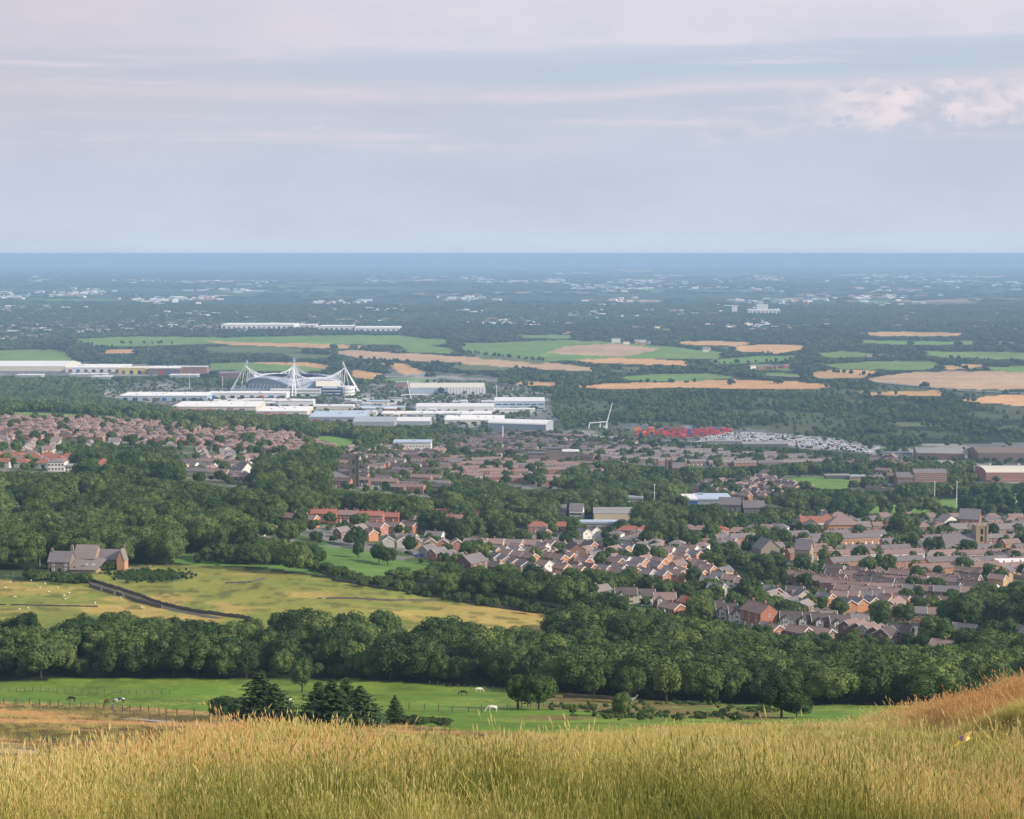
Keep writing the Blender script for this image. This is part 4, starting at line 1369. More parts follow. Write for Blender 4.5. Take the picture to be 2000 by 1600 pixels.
    # far terraces in the valley beside the retail park
    zone([(250, 790), (340, 792), (600, 818), (590, 828), (480, 822), (330, 806)], ['terrace', 'semi'], 72, 28, 34, [RB, PB, BB, GR], [BT, RT, SL], 'in the far terraces below the retail park', .9, 2200)
    zone([(1190, 858), (1280, 866), (1380, 880), (1300, 884), (1200, 878)], ['semi'], 70, 18, 34, [GR, PB, WR], [SL, BT], 'behind the dark trees under the red containers', .6, 1800)

# ---------------------------------------------------------------- large buildings
def yaw_of(phi): return math.atan2(-math.cos(math.radians(phi)), math.sin(math.radians(phi)))


def shed(name, label, cat, px0, px1, py, h, depth, wall, roof, kind='flat', phi=90, floors=0, nwin=0, group=None, trim=None, dmin=900, doors=0, rise=None, winw=1.5, front_rows=None, wmat='window_glass'):
    """building whose front bottom edge runs from px0 to px1 at row py"""
    p0, p1 = hit(px0, py, dmin), hit(px1, py, dmin)
    c = hit((px0 + px1) / 2, py, dmin)
    yw = yaw_of(phi)
    wid = (px1 - px0) / F * c.y
    if phi != 90:
        cs, sn = abs(math.cos(yw)), abs(math.sin(yw))
        wid = max(8, (wid - depth * sn) / max(cs, .2))
    else: cs, sn = 1, 0
    e = link(name, None, None, (c.x, c.y + (depth * cs + wid * sn) / 2, c.z), (0, 0, yw))
    tag(e, label, cat, group)
    a, w = wid / 2, depth / 2
    if py > 840: VIEWS.append((px0, px1, py - .35 * h * F / c.y, c.y))
    else: VIEWS.append((px0, px1, py - .2 * h * F / c.y, c.y))
    nO = max(1, int(round(max(a, w) / max(4, min(a, w)))))
    for k in range(nO):
        t_ = (2 * (k + .5) / nO - 1) * (1 if nO > 1 else 0)
        dxl, dyl = (t_ * (a - min(a, w) * .5), 0) if a >= w else (0, t_ * (w - min(a, w) * .5))
        OCC.append((e.location.x + dxl * math.cos(yw) - dyl * math.sin(yw), e.location.y + dxl * math.sin(yw) + dyl * math.cos(yw), min(a, w) * 1.1))
    wm, rm = MATS[wall], MATS[roof]
    tm = MATS[trim] if trim else rm
    mb = MB()
    rise = rise if rise is not None else depth * .08
    if kind == 'flat':
        mb.box(-a, a, -w, w, -2, h, wm); link('wall', mb.mesh('wall'), e)
        mb = MB(); mb.box(-a - .4, a + .4, -w - .4, w + .4, h, h + .5, rm)
        link('roof', mb.mesh('roof'), e)
        for k in range(min(6, int(wid * depth / 700))):
            mb = MB(); x, y = random.uniform(-a * .8, a * .8), random.uniform(-w * .7, w * .7)
            mb.box(x - 1.6, x + 1.6, y - 1.2, y + 1.2, h + .5, h + 1.9, MATS['grey_sheet'])
            link('roof_unit', mb.mesh('roof_unit'), e)
        if depth > 35 and wid > 40:
            for k in range(1, int(min(8, depth / 11)) + 1):
                mb = MB(); y = -w + depth * k / (int(min(8, depth / 11)) + 1)
                mb.prism([(y - 1.6, h + .5), (y + 1.6, h + .5), (y, h + 1.5)], -a + .3, a - .3, rm)
                link('roof_ridge', mb.mesh('roof_ridge'), e)
            for k in range(int(wid / 16)):
                mb = MB(); x = -a + 16 * k + 6
                mb.box(x, x + 7, -w - .25, -w, .2, h * .62, MATS[['window_glass', 'dark_sheet', 'red_door', 'blue_sheet', 'dark_sheet', 'window_glass'][(k * 7 + int(px0)) % 6]])
                link('shop_front', mb.mesh('shop_front'), e)
        for s in (-1, 1):
            mb = MB(); mb.box(-a - .43, a + .43, s * (w + .42) - .08, s * (w + .42) + .08, h - .6, h + .7, tm)
            link('parapet', mb.mesh('parapet'), e)
    else:
        if kind == 'pitch': prof = [(-w, h), (0, h + rise), (w, h)]
        elif kind == 'arch': prof = [(-w * math.cos(t), h + rise * math.sin(t)) for t in np.linspace(0, math.pi, 11)]
        elif kind == 'mono': prof = [(-w, h), (w, h + rise)]
        elif kind == 'hip': prof = None
        if kind == 'hip':
            mb.box(-a, a, -w, w, -2, h, wm); link('wall', mb.mesh('wall'), e)
            mb = MB(); c_ = max(.5, a - w); A, B = a + .5, w + .5
            mb.poly([(-A, -B, h), (A, -B, h), (A, B, h), (-A, B, h), (-c_, 0, h + rise), (c_, 0, h + rise)], [(0, 3, 2, 1), (0, 1, 5, 4), (1, 2, 5), (2, 3, 4, 5), (3, 0, 4)], rm)
            link('roof', mb.mesh('roof'), e)
        else:
            mb.prism([(-w, -2)] + prof + [(w, -2)], -a, a, wm); link('wall', mb.mesh('wall'), e)
            mb = MB()
            for (y0, z0), (y1, z1) in zip(prof[:-1], prof[1:]):
                mb.poly([(-a - .4, y0, z0 + .03), (a + .4, y0, z0 + .03), (a + .4, y1, z1 + .03), (-a - .4, y1, z1 + .03), (-a - .4, y0, z0 + .4), (a + .4, y0, z0 + .4), (a + .4, y1, z1 + .4), (-a - .4, y1, z1 + .4)],
                        [(0, 3, 2, 1), (4, 5, 6, 7), (0, 1, 5, 4), (2, 3, 7, 6), (0, 4, 7, 3), (1, 2, 6, 5)], rm)
            link('roof', mb.mesh('roof'), e)
    if nwin:
        wmb = window_mb(winw, 1.5, 2).mesh('window') if wmat == 'window_glass' else None
        if wmb is None:
            q = MB(); q.box(-winw / 2, winw / 2, -.12, 0, 0, 1.6, MATS[wmat]); wmb = q.mesh('window')
        for f in range(floors):
            for k in range(nwin):
                link('window', wmb, e, (-a + wid * (k + .5) / nwin, -w, 1.0 + f * (h - .8) / max(1, floors)))
        nd = max(2, int(nwin * depth / wid))
        if phi < 88 and depth > 6:
            for f in range(floors):
                for k in range(nd):
                    link('window', wmb, e, (a, -w + depth * (k + .5) / nd, 1.0 + f * (h - .8) / max(1, floors)), (0, 0, math.pi / 2))
    for k in range(doors):
        q = MB(); x = -a + wid * (k + .5) / doors
        q.box(x - 2.2, x + 2.2, -w - .1, -w, -.1, min(4.6, h * .7), MATS['dark_sheet'])
        link('loading_door', q.mesh('loading_door'), e)
    return e


# --- retail and industry round the stadium
shed('retail_shed', 'long white-roofed retail shed with pale grey sides left of the stadium', 'warehouse', 233, 405, 783, 8, 75, 'pale_blue_sheet', 'white_sheet', doors=3)
shed('retail_shed', 'white retail unit with dark entrance frames below the left stadium mast', 'warehouse', 405, 560, 779, 9, 40, 'white_sheet', 'white_sheet', floors=1, nwin=9, winw=5)
shed('retail_shed', 'very broad flat white roof nearest the far terraces', 'warehouse', 335, 500, 804, 7, 95, 'cream_sheet', 'white_sheet', trim='cream_sheet')
shed('retail_shed', 'narrower white roof joined to the right of the very broad flat one', 'warehouse', 500, 600, 813, 7, 80, 'cream_sheet', 'white_sheet')
shed('retail_shed', 'white box shop with grey front standing before the stadium entrance', 'shop', 543, 612, 796, 10, 30, 'white_sheet', 'white_sheet', floors=1, nwin=3, winw=9)
shed('retail_shed', 'small white shop with blue-green front below the left half of the stadium', 'shop', 472, 533, 790, 7, 26, 'white_sheet', 'white_sheet', floors=1, nwin=2, winw=8)
shed('retail_shed', 'pale grey low roof in front of the right stadium mast', 'warehouse', 602, 712, 825, 7, 90, 'grey_sheet', 'pale_blue_sheet')
shed('retail_shed', 'grey pitched shed touching the pale low roof, above the dark trees', 'warehouse', 690, 770, 836, 8, 60, 'grey_sheet', 'grey_sheet', 'pitch', rise=4)
shed('retail_shed', 'white pitched shed right of the grey pitched one', 'warehouse', 770, 840, 833, 7, 60, 'grey_sheet', 'white_sheet', 'pitch', rise=3)
shed('retail_shed', 'low white strip shed behind the two pitched ones', 'warehouse', 745, 960, 815, 5, 40, 'cream_sheet', 'white_sheet')
shed('retail_shed', 'long white shed with violet-grey gable front right of centre', 'warehouse', 812, 965, 806, 9, 60, 'white_sheet', 'white_sheet', 'pitch', rise=2, doors=5)
shed('retail_shed', 'low white roof reaching left of the arched warehouse', 'warehouse', 868, 985, 829, 6, 70, 'cream_sheet', 'white_sheet')
shed('arched_warehouse', 'big pale warehouse with curved roof and pinkish end wall', 'warehouse', 952, 1082, 848, 12, 34, 'grey_sheet', 'white_sheet', 'arch', phi=72, rise=4.5, doors=1)
shed('office_block', 'glass-fronted office with a wavy white roof right of centre', 'office', 966, 1064, 800, 13, 34, 'pale_blue_sheet', 'white_sheet', 'mono', floors=2, nwin=7, winw=8, rise=3, wmat='blue_glass')
shed('retail_shed', 'low white annex below the wavy-roofed office', 'warehouse', 962, 1045, 806, 5, 16, 'white_sheet', 'white_sheet')
for k, (a0, a1, yy, lab, dep) in enumerate([(612, 690, 800, 'pale shed behind the parked cars right below the stadium', 30), (700, 790, 803, 'grey flat shed under the leaning footbridge mast', 30), (640, 735, 812, 'white strip of shops among small trees below the right mast', 22), (715, 760, 790, 'small white unit at the foot of the right stadium mast', 20)]):
    shed('retail_shed', lab, 'warehouse', a0, a1, yy, 5, dep, 'cream_sheet', ['white_sheet', 'pale_blue_sheet'][k % 2])
shed('factory', 'long cream factory with ridged white roof at the left edge', 'factory', -40, 128, 725, 10, 130, 'cream_sheet', 'white_sheet', 'pitch', rise=7, dmin=2500)
shed('factory', 'long low white factory right of the ridged cream one', 'factory', 128, 236, 727, 9, 110, 'white_sheet', 'white_sheet', dmin=2500)
shed('factory', 'pale yellow factory end beside the red office', 'factory', 232, 285, 731, 12, 60, 'yellow_render', 'cream_sheet', dmin=2500)
shed('office_block', 'red brick office with rows of white windows above the retail sheds', 'office', 352, 404, 731, 15, 22, 'red_brick', 'white_sheet', floors=4, nwin=12, winw=2.6, dmin=2500)
shed('office_block', 'darker brick office with white roof joined left of the windowed one', 'office', 289, 352, 732, 13, 60, 'brown_brick', 'white_sheet', floors=3, nwin=6, winw=2.4, dmin=2500)
for a0, a1, yy, lab in ((135, 205, 736, 'low white roof among trees below the long factories'), (30, 80, 738, 'small white roof among trees at the far left'), (178, 215, 741, 'square white roof among trees left of the red office'), (330, 385, 738, 'white canopy roof in front of the red office')):
    shed('factory', lab, 'factory', a0, a1, yy, 5, 30, 'grey_sheet', 'white_sheet', dmin=2500)
shed('red_house', 'small dark red block with pitched roof left of the stadium', 'office', 428, 468, 742, 12, 20, 'brown_brick', 'slate', 'pitch', rise=4, floors=2, nwin=4, dmin=2500)
# sports hall
e = shed('sports_hall', 'sports hall with broad cream roof overhanging its left end', 'hall', 800, 946, 770, 11, 55, 'pale_blue_sheet', 'cream_sheet', 'arch', rise=6, dmin=2500)
a = (946 - 800) / F * hit(873, 770, 2500).y / 2
for k in range(12):
    q = MB(); x = a * .05 + a * .95 * k / 11
    q.poly([(x - 2.2, -28.6, 0), (x + 2.2, -28.6, 0), (x + 2.2, -28.0, 12), (x - 2.2, -28.0, 12), (x - 2.2, -27.6, 0), (x + 2.2, -27.6, 0), (x + 2.2, -27.4, 12), (x - 2.2, -27.4, 12)], [(0, 1, 2, 3), (4, 7, 6, 5), (0, 3, 7, 4), (1, 5, 6, 2), (3, 2, 6, 7)], MATS['white_sheet'])
    link('rib', q.mesh('rib'), e)
shed('hotel', 'pink and white striped block behind the leaning footbridge mast', 'hotel', 772, 818, 760, 12, 18, 'pink_brick', 'grey_sheet', floors=4, nwin=10, winw=2.2, dmin=2500)
# right-hand industry
shed('industrial_shed', 'grey-roofed shed with brown gabled ends at the right', 'warehouse', 1793, 1895, 899, 7, 45, 'brown_brick', 'fibre_cement', 'pitch', phi=82, rise=4, dmin=1500)
shed('industrial_shed', 'long dark brown shed at the right edge', 'warehouse', 1910, 2080, 903, 10, 45, 'brown_sheet', 'brown_sheet', 'pitch', rise=4, dmin=1500)
shed('mill_building', 'long sandstone-coloured works with pale curved roof at the right edge', 'factory', 1925, 2080, 942, 9, 40, 'pink_brick', 'cream_sheet', 'arch', rise=3, floors=2, nwin=22, dmin=1300)
shed('industrial_shed', 'low shed with a white front among trees right of the vans', 'warehouse', 1728, 1782, 893, 4, 20, 'white_sheet', 'dark_sheet', dmin=1500, floors=1, nwin=8)
shed('industrial_shed', 'long dark shed below the white vans', 'warehouse', 1450, 1540, 874, 4, 18, 'dark_sheet', 'fibre_cement', 'pitch', rise=2, dmin=1500)
shed('industrial_shed', 'grey shed with lilac roof under the left end of the van park', 'warehouse', 1380, 1450, 869, 4, 18, 'grey_sheet', 'fibre_cement', dmin=1500)
shed('industrial_shed', 'low grey roof beside the gantry yard', 'warehouse', 1135, 1215, 861, 3, 22, 'grey_sheet', 'fibre_cement', dmin=1500)
shed('factory', 'flat white works with a bright blue left corner among the trees', 'factory', 1337, 1362, 994, 7, 26, 'blue_sheet', 'white_sheet', dmin=1000)
shed('factory', 'flat grey-white works joined right of the blue corner', 'factory', 1362, 1430, 994, 7, 30, 'grey_sheet', 'pale_blue_sheet', dmin=1000)
shed('villa', 'dark stone villa with twin gables below the blue-cornered works', 'villa', 1405, 1450, 1012, 9, 12, 'dark_stone', 'slate', 'pitch', rise=4.5, floors=2, nwin=4, phi=84, dmin=1000)
shed('villa', 'dark slate-roofed wing right of the twin-gabled villa', 'villa', 1452, 1494, 1012, 7, 10, 'dark_stone', 'slate', 'pitch', rise=4.5, floors=2, nwin=6, dmin=1000)
shed('school_building', 'grey-roofed school with pale upper storey in the trees at the centre', 'school', 1160, 1242, 1022, 6, 18, 'cream_render', 'fibre_cement', 'pitch', rise=3, floors=1, nwin=16, dmin=1000)
shed('school_building', 'low pale green-grey canopy in front of the grey-roofed school', 'school', 1120, 1240, 1030, 3, 8, 'grey_render', 'pale_blue_sheet', dmin=1000)
shed('chapel_house', 'white gabled building with dark roof left of the school', 'house', 1112, 1142, 1017, 6, 9, 'white_render', 'slate', 'pitch', rise=4.5, floors=2, nwin=6, phi=80, dmin=1000)
shed('chapel_house', 'smaller grey gabled building with dark roof left of the white one', 'house', 1082, 1106, 1014, 5, 8, 'grey_render', 'slate', 'pitch', rise=4, floors=1, nwin=4, dmin=1000)
shed('works_building', 'white flat-roofed works among trees right of centre', 'factory', 1214, 1256, 988, 6, 14, 'white_render', 'grey_sheet', floors=2, nwin=10, dmin=1000)
shed('works_building', 'pinkish flat-roofed works right of the white one', 'factory', 1262, 1290, 985, 8, 14, 'pink_brick', 'grey_sheet', floors=2, nwin=7, dmin=1000)
shed('apartment_block', 'left half of the dark brick flats, three rows of white windows', 'flats', 1032, 1066, 908, 11, 12, 'brown_brick', 'dark_sheet', floors=3, nwin=7, dmin=1200)
shed('apartment_block', 'tallest dark brick flats with four rows of white windows', 'flats', 1066, 1098, 904, 14, 12, 'brown_brick', 'dark_sheet', floors=4, nwin=7, dmin=1200)
shed('apartment_block', 'right end of the dark brick flats with wide white balconies', 'flats', 1098, 1131, 905, 12, 12, 'brown_brick', 'white_sheet', floors=4, nwin=5, winw=3.4, dmin=1200)
shed('apartment_block', 'pink brick four-storey flats with gabled bays right of the cricket field', 'flats', 1785, 1849, 953, 13, 12, 'pink_brick', 'slate', 'pitch', rise=3, floors=4, nwin=14, dmin=1200)
shed('apartment_block', 'dark gabled wing left of the pink brick flats', 'flats', 1752, 1784, 953, 9, 14, 'brown_brick', 'slate', 'pitch', rise=4, floors=2, nwin=6, dmin=1200)
shed('sports_pavilion', 'white two-storey pavilion at the left end of the cricket field', 'pavilion', 1482, 1511, 936, 6, 9, 'white_render', 'dark_tile', 'hip', rise=3, floors=2, nwin=5, dmin=1200)
shed('changing_rooms', 'long dark low building along the far side of the cricket field', 'pavilion', 1612, 1660, 936, 3.5, 8, 'dark_sheet', 'fibre_cement', dmin=1200)
shed('changing_rooms', 'low pale building with orange end beyond the cricket field', 'pavilion', 1660, 1690, 938, 3.5, 9, 'orange_brick', 'grey_sheet', floors=1, nwin=8, dmin=1200)
shed('white_school', 'pale blue-white building behind the pink brick row', 'school', 768, 842, 884, 10, 22, 'white_render', 'pale_blue_sheet', floors=2, nwin=12, dmin=1200)
shed('villa', 'white house of three joined blocks above the valley wood', 'house', 93, 126, 921, 6.5, 9, 'white_render', 'grey_tile', 'hip', rise=2, floors=2, nwin=5, dmin=900)
shed('villa', 'lower white wing right of the house of three joined blocks', 'house', 127, 146, 925, 5, 8, 'white_render', 'grey_sheet', floors=2, nwin=3, dmin=900)
shed('villa', 'white red-roofed cottage above the valley wood', 'house', 186, 212, 918, 3.6, 10, 'white_render', 'red_tile', 'hip', rise=4, floors=1, nwin=3, dmin=900)
shed('villa', 'big slate-roofed house with a white gable facing right', 'house', 458, 492, 942, 7.5, 10, 'white_render', 'slate', 'pitch', rise=5, phi=42, floors=2, nwin=4, dmin=900)
shed('town_hall', 'broad grey pitched hall in the town centre on the right', 'hall', 1875, 1930, 1040, 8, 18, 'red_brick', 'slate', 'pitch', rise=6, phi=70, floors=1, nwin=6, dmin=900)
shed('market_hall', 'cream low-gabled hall in the town centre', 'hall', 1842, 1868, 1038, 6, 14, 'white_render', 'grey_tile', 'pitch', rise=4, phi=30, dmin=900)
shed('retirement_flats', 'red brick block with brown hipped roof and small dormers', 'flats', 1618, 1678, 1050, 8, 14, 'orange_brick', 'brown_tile', 'hip', rise=5, floors=2, nwin=10, dmin=900)
shed('retirement_flats', 'red and white banded block left of the brown hipped one', 'flats', 1565, 1616, 1042, 7, 12, 'white_render', 'red_tile', 'pitch', rise=3, floors=2, nwin=10, dmin=900)
shed('industrial_shed', 'white flat roof at the right beyond the brown court', 'warehouse', 1958, 2060, 1118, 4, 16, 'red_brick', 'white_sheet', dmin=800)
shed('dark_barn', 'dark slate hall with a black gable in the middle of the right-hand town', 'hall', 1484, 1514, 1096, 6, 13, 'grey_stone', 'slate', 'pitch', rise=5, phi=30, dmin=800)
shed('dark_barn', 'dark slate chapel with lancet windows above the grey car park', 'chapel', 1556, 1592, 1102, 7, 11, 'sandstone', 'slate', 'pitch', rise=5, phi=70, floors=1, nwin=6, dmin=800)


def church(px, py, tw, th, wall, label, nave_px, dmin, nlen=22):
    c = hit(px, py, dmin)
    e = link('church', None, None, c, (0, 0, math.radians(6)))
    tag(e, label, 'church')
    OCC.append((c.x, c.y, 18))
    VIEWS.append((px - 20, px + 10, py - 3.0 * F / c.y, c.y))
    q = MB(); q.box(-tw / 2, tw / 2, -tw / 2, tw / 2, -2, th, MATS[wall]); link('tower', q.mesh('tower'), e)
    q = MB()
    for s in (-1, 1):
        for r in (-1, 1):
            q.box(s * tw / 2 - .5, s * tw / 2 + .5, r * tw / 2 - .5, r * tw / 2 + .5, -2, th + 1.2, MATS[wall])
            q.tube((s * tw / 2, r * tw / 2, th + 1.2), (s * tw / 2, r * tw / 2, th + 3.2), .45, .05, MATS[wall], 5)
    link('buttress', q.mesh('buttress'), e)
    for k in range(3):
        q = MB(); q.box(-tw / 2 + tw * k / 3 + .3, -tw / 2 + tw * (k + 1) / 3 - .3, -tw / 2 - .1, tw / 2 + .1, th, th + .9, MATS[wall]); link('battlement', q.mesh('battlement'), e)
    for z in (th * .45, th * .74):
        q = MB(); q.prism([(-.8, z), (.8, z), (.8, z + 2.6), (0, z + 3.6), (-.8, z + 2.6)], -tw / 2 - .12, -tw / 2, MATS['black_paint'], 'y'); link('belfry_opening', q.mesh('belfry_opening'), e)
    s = nave_px
    x0, x1 = (-tw / 2 - nlen, -tw / 2) if s < 0 else (tw / 2, tw / 2 + nlen)
    q = MB(); q.prism([(-5, -2), (5, -2), (5, 6), (0, 10.5), (-5, 6)], x0, x1, MATS[wall]); link('nave', q.mesh('nave'), e)
    q = MB()
    for r in (-1, 1):
        q.poly([(x0 - .2, 0, 10.55), (x1, 0, 10.55), (x1, r * 5.5, 5.7), (x0 - .2, r * 5.5, 5.7), (x0 - .2, 0, 10.8), (x1, 0, 10.8), (x1, r * 5.5, 5.95), (x0 - .2, r * 5.5, 5.95)], [(0, 1, 2, 3), (4, 7, 6, 5), (2, 6, 7, 3), (0, 3, 7, 4), (1, 5, 6, 2)], MATS['slate'])
    link('nave_roof', q.mesh('nave_roof'), e)
    for k in range(6):
        x = x0 + nlen * (k + .5) / 6
        q = MB(); q.prism([(x - .45, 1.5), (x + .45, 1.5), (x + .45, 4), (x, 4.9), (x - .45, 4)], -5.1, -5.0, MATS['window_glass'], 'y'); link('window', q.mesh('window'), e)
    return e


church(691, 950, 6.6, 22, 'dark_stone', 'dark stone church with square battlemented tower before the valley wood', -1, 900, 26)
church(1913, 1078, 6.4, 15, 'sandstone', 'yellow sandstone church tower in the right-hand town', -1, 800, 20)
church(1306, 925, 5, 12, 'brown_brick', 'small pointed brick chapel among trees at the centre right', 1, 1000, 12)

rq = random.Random(21)
for k in range(70):
    x0 = rq.choice([rq.uniform(560, 760), rq.uniform(700, 960), rq.uniform(420, 560)])
    yy = rq.uniform(784, 824) if x0 > 600 else rq.uniform(786, 796)
    w_ = rq.uniform(9, 26)
    p_ = hit(x0, yy, 2000)
    if occupied(p_.x, p_.y, 3): continue
    wl_ = rq.choice(['white_sheet', 'white_sheet', 'cream_sheet', 'white_render', 'grey_sheet', 'pink_brick', 'dark_sheet', 'pale_blue_sheet'])
    e = shed('retail_unit', 'x', 'shop', x0 - w_ / 2, x0 + w_ / 2, yy, rq.uniform(4, 7), rq.uniform(9, 18), wl_, rq.choice(['white_sheet', 'white_sheet', 'grey_sheet']), floors=1, nwin=2, winw=4)
    auto(e, f"small {'white' if wl_ in ('white_sheet', 'cream_sheet', 'white_render') else ('pinkish' if wl_ == 'pink_brick' else ('grey' if wl_ != 'dark_sheet' else 'dark'))} shop unit", 'between the retail sheds and the car parks, ' + ('left of the stadium' if x0 < 578 else ('below the stadium' if x0 < 700 else 'right of the stadium')), x0, 'small shop units round the car parks', 'shop', yy)

# --- farmhouse: stone, slate roofs, on the brow of the meadow
fp = hit(165, 1117, 560)
farm = link('farmhouse', None, None, fp, (0, 0, math.radians(-6)))
tag(farm, 'stone farmhouse of joined slate-roofed ranges on the brow of the meadow', 'farmhouse')
OCC.append((fp.x, fp.y + 6, 17)); OCC.append((fp.x - 8, fp.y + 4, 9)); OCC.append((fp.x + 10, fp.y + 6, 9))
GSM, SDM, SLM, SSM = MATS['grey_stone'], MATS['sandstone'], MATS['slate'], MATS['stone_slate']


def range_(parent, x0, x1, y0, y1, e_, r_, wall, roof, axis='x', nm=('wall', 'roof'), th=.22, ov=.3):
    q = MB()
    yc, hw = (y0 + y1) / 2, (y1 - y0) / 2
    if axis == 'x':
        q.prism([(y0, -2.5), (y1, -2.5), (y1, e_), (yc, e_ + r_), (y0, e_)], x0, x1, wall)
    else:
        xc, hx = (x0 + x1) / 2, (x1 - x0) / 2
        q.prism([(x0, -2.5), (x1, -2.5), (x1, e_), (xc, e_ + r_), (x0, e_)], y0, y1, wall, 'y')
    link(nm[0], q.mesh(nm[0]), parent)
    q = MB()
    for s in (-1, 1):
        if axis == 'x':
            sl = r_ / hw; P_ = [(x0 - ov, yc, e_ + r_), (x1 + ov, yc, e_ + r_), (x1 + ov, yc + s * (hw + ov), e_ - ov * sl), (x0 - ov, yc + s * (hw + ov), e_ - ov * sl)]
        else:
            sl = r_ / hx; P_ = [(xc, y0 - ov, e_ + r_), (xc, y1 + ov, e_ + r_), (xc + s * (hx + ov), y1 + ov, e_ - ov * sl), (xc + s * (hx + ov), y0 - ov, e_ - ov * sl)]
        q.poly([(a_, b_, c_ + .03) for a_, b_, c_ in P_] + [(a_, b_, c_ + th) for a_, b_, c_ in P_], [(0, 1, 2, 3), (4, 7, 6, 5), (2, 6, 7, 3), (0, 3, 7, 4), (1, 5, 6, 2)], roof)
    link(nm[1], q.mesh(nm[1]), parent)


S = 690 / F
range_(farm, -13.5, -4.6, -4, 3, 4.6, 3.6, GSM, SLM)                       # left house
range_(farm, -5.4, 3.4, 2.0, 13, 5.0, 4.6, SDM, SSM)                       # central barn behind
range_(farm, 3.6, 13.2, 6, 13, 4.2, 3.4, GSM, SLM)                         # right range
range_(farm, 12.2, 15.4, 3.6, 8.2, 4.2, 4.4, MATS['farm_gable'], SSM, 'y', th=.14, ov=.15)   # right gable
q = MB(); q.poly([(-4.4, -5.2, 1.6), (6.8, -5.2, 1.6), (8.2, 3.5, 4.7), (-4.4, 3.5, 5.6), (-4.4, -5.2, 1.8), (6.8, -5.2, 1.8), (8.2, 3.5, 4.9), (-4.4, 3.5, 5.8)], [(0, 3, 2, 1), (4, 5, 6, 7), (0, 1, 5, 4), (1, 2, 6, 5), (2, 3, 7, 6), (3, 0, 4, 7)], SSM)
link('lean_to_roof', q.mesh('lean_to_roof'), farm)
q = MB(); q.box(-4.2, 6.4, -4.8, 3.3, -2.5, 1.55, SDM); link('lean_to_wall', q.mesh('lean_to_wall'), farm)
for x in (-1.6, 1.4, 4.2):
    q = MB(); q.poly([(x - .7, -2.0, 2.96), (x + .7, -2.0, 2.96), (x + .7, -.6, 3.47), (x - .7, -.6, 3.52), (x - .7, -2.0, 3.02), (x + .7, -2.0, 3.02), (x + .7, -.6, 3.53), (x - .7, -.6, 3.58)], [(4, 5, 6, 7), (0, 1, 5, 4), (1, 2, 6, 5), (2, 3, 7, 6), (3, 0, 4, 7)], MATS['grey_sheet'])
    link('rooflight', q.mesh('rooflight'), farm)
for x, y, z in ((-5.4, 1.5, 9.4), (-13.0, -.5, 8.3), (13.4, 9.5, 8.6)):
    q = MB(); q.box(x - .5, x + .5, y - .5, y + .5, z - 3, z + .9, GSM); q.tube((x, y, z + .9), (x, y, z + 1.4), .2, .18, MATS['orange_brick']); link('chimney', q.mesh('chimney'), farm)
for x, z in ((-11.4, 1.0), (-6.4, 1.0), (-11.4, 3.0), (-6.4, 3.0)):
    link('window', window_mb(1.0, 1.1, 2).mesh('window'), farm, (x, -4, z))
q = MB(); q.box(-.55, .55, -.1, 0, -.4, 2.0, MATS['black_paint']); link('door', q.mesh('door'), farm, (-8.8, -4, 0))
q = MB(); q.box(-.6, .6, -.1, 0, -.4, 2.2, MATS['black_paint']); link('door', q.mesh('door'), farm, (-12.6, -4, 0))
link('window', window_mb(1.6, 1.0, 3).mesh('window'), farm, (7.5, 6, 2.4))
ap = hit(110, 1122, 560)
q = MB(); q.box(-5, 5, -2, 2, -1, .12, MATS['concrete']); yd = link('farm_yard', q.mesh('farm_yard'), None, ap); tag(yd, kind='structure')

# ---------------------------------------------------------------- stadium
SY = 3030.0
sc_ = hit(578, 766, 2600)
stx = (578 - 1000) / F * (SY + 60)
stad = link('stadium', None, None, (stx, SY + 60, 0), None)
tag(stad, 'football stadium hung from four white lattice masts beyond the retail park', 'stadium')
OCC.append((stx, SY + 60, 125))
WS = MATS['white_steel']
masts = [(-92, 10), (8, -100), (90, -42), (-13, 78)]       # left, near, right, far
mx, my = sum(a for a, _ in masts) / 4, sum(b for _, b in masts) / 4
NODE, TOP = 43, 54
nodes = [Vector((a, b, NODE)) for a, b in masts]
for k, (a, b) in enumerate(masts):
    o_ = Vector((a - mx, b - my, 0)).normalized()
    tn = Vector((-o_.y, o_.x, 0))
    q = MB()
    nd = nodes[k]
    base = [Vector((a, b, 0)) + o_ * 26 + tn * 3.5, Vector((a, b, 0)) + o_ * 26 - tn * 3.5]
    side = [Vector((a, b, 0)) + o_ * 2 + tn * 15, Vector((a, b, 0)) + o_ * 2 - tn * 15]
    for bb in base: q.tube(bb, nd, 1.0, .8, WS, 6)
    for bb in side: q.tube(bb, nd, .6, .45, WS, 6)
    for f in np.linspace(.12, .9, 7):
        q.tube(base[0].lerp(nd, f), base[1].lerp(nd, f), .35, .35, WS, 4)
        q.tube(base[0].lerp(nd, f), base[1].lerp(nd, min(1, f + .1)), .35, .35, WS, 4)
    q.tube(nd, nd - o_ * 4 + Vector((0, 0, TOP - NODE)), .9, .4, WS, 6)
    link('mast', q.mesh('mast'), stad)
    q = MB(); h = nd - o_ * 3 + Vector((0, 0, 7))
    # floodlight panel: a diamond grid facing the pitch
    for i in range(5):
        for j in range(4):
            wd = 1.3 * (1 - abs(i - 2) / 3.4)
            c_ = h + tn * ((j - 1.5) * 1.7 * (1 - abs(i - 2) / 4)) + Vector((0, 0, (i - 2) * 1.7)) - o_ * 1.2
            q.box(c_.x - .6, c_.x + .6, c_.y - .6, c_.y + .6, c_.z - .5, c_.z + .5, MATS['pale_blue_sheet'])
    link('floodlight_panel', q.mesh('floodlight_panel'), stad)
NS = 28
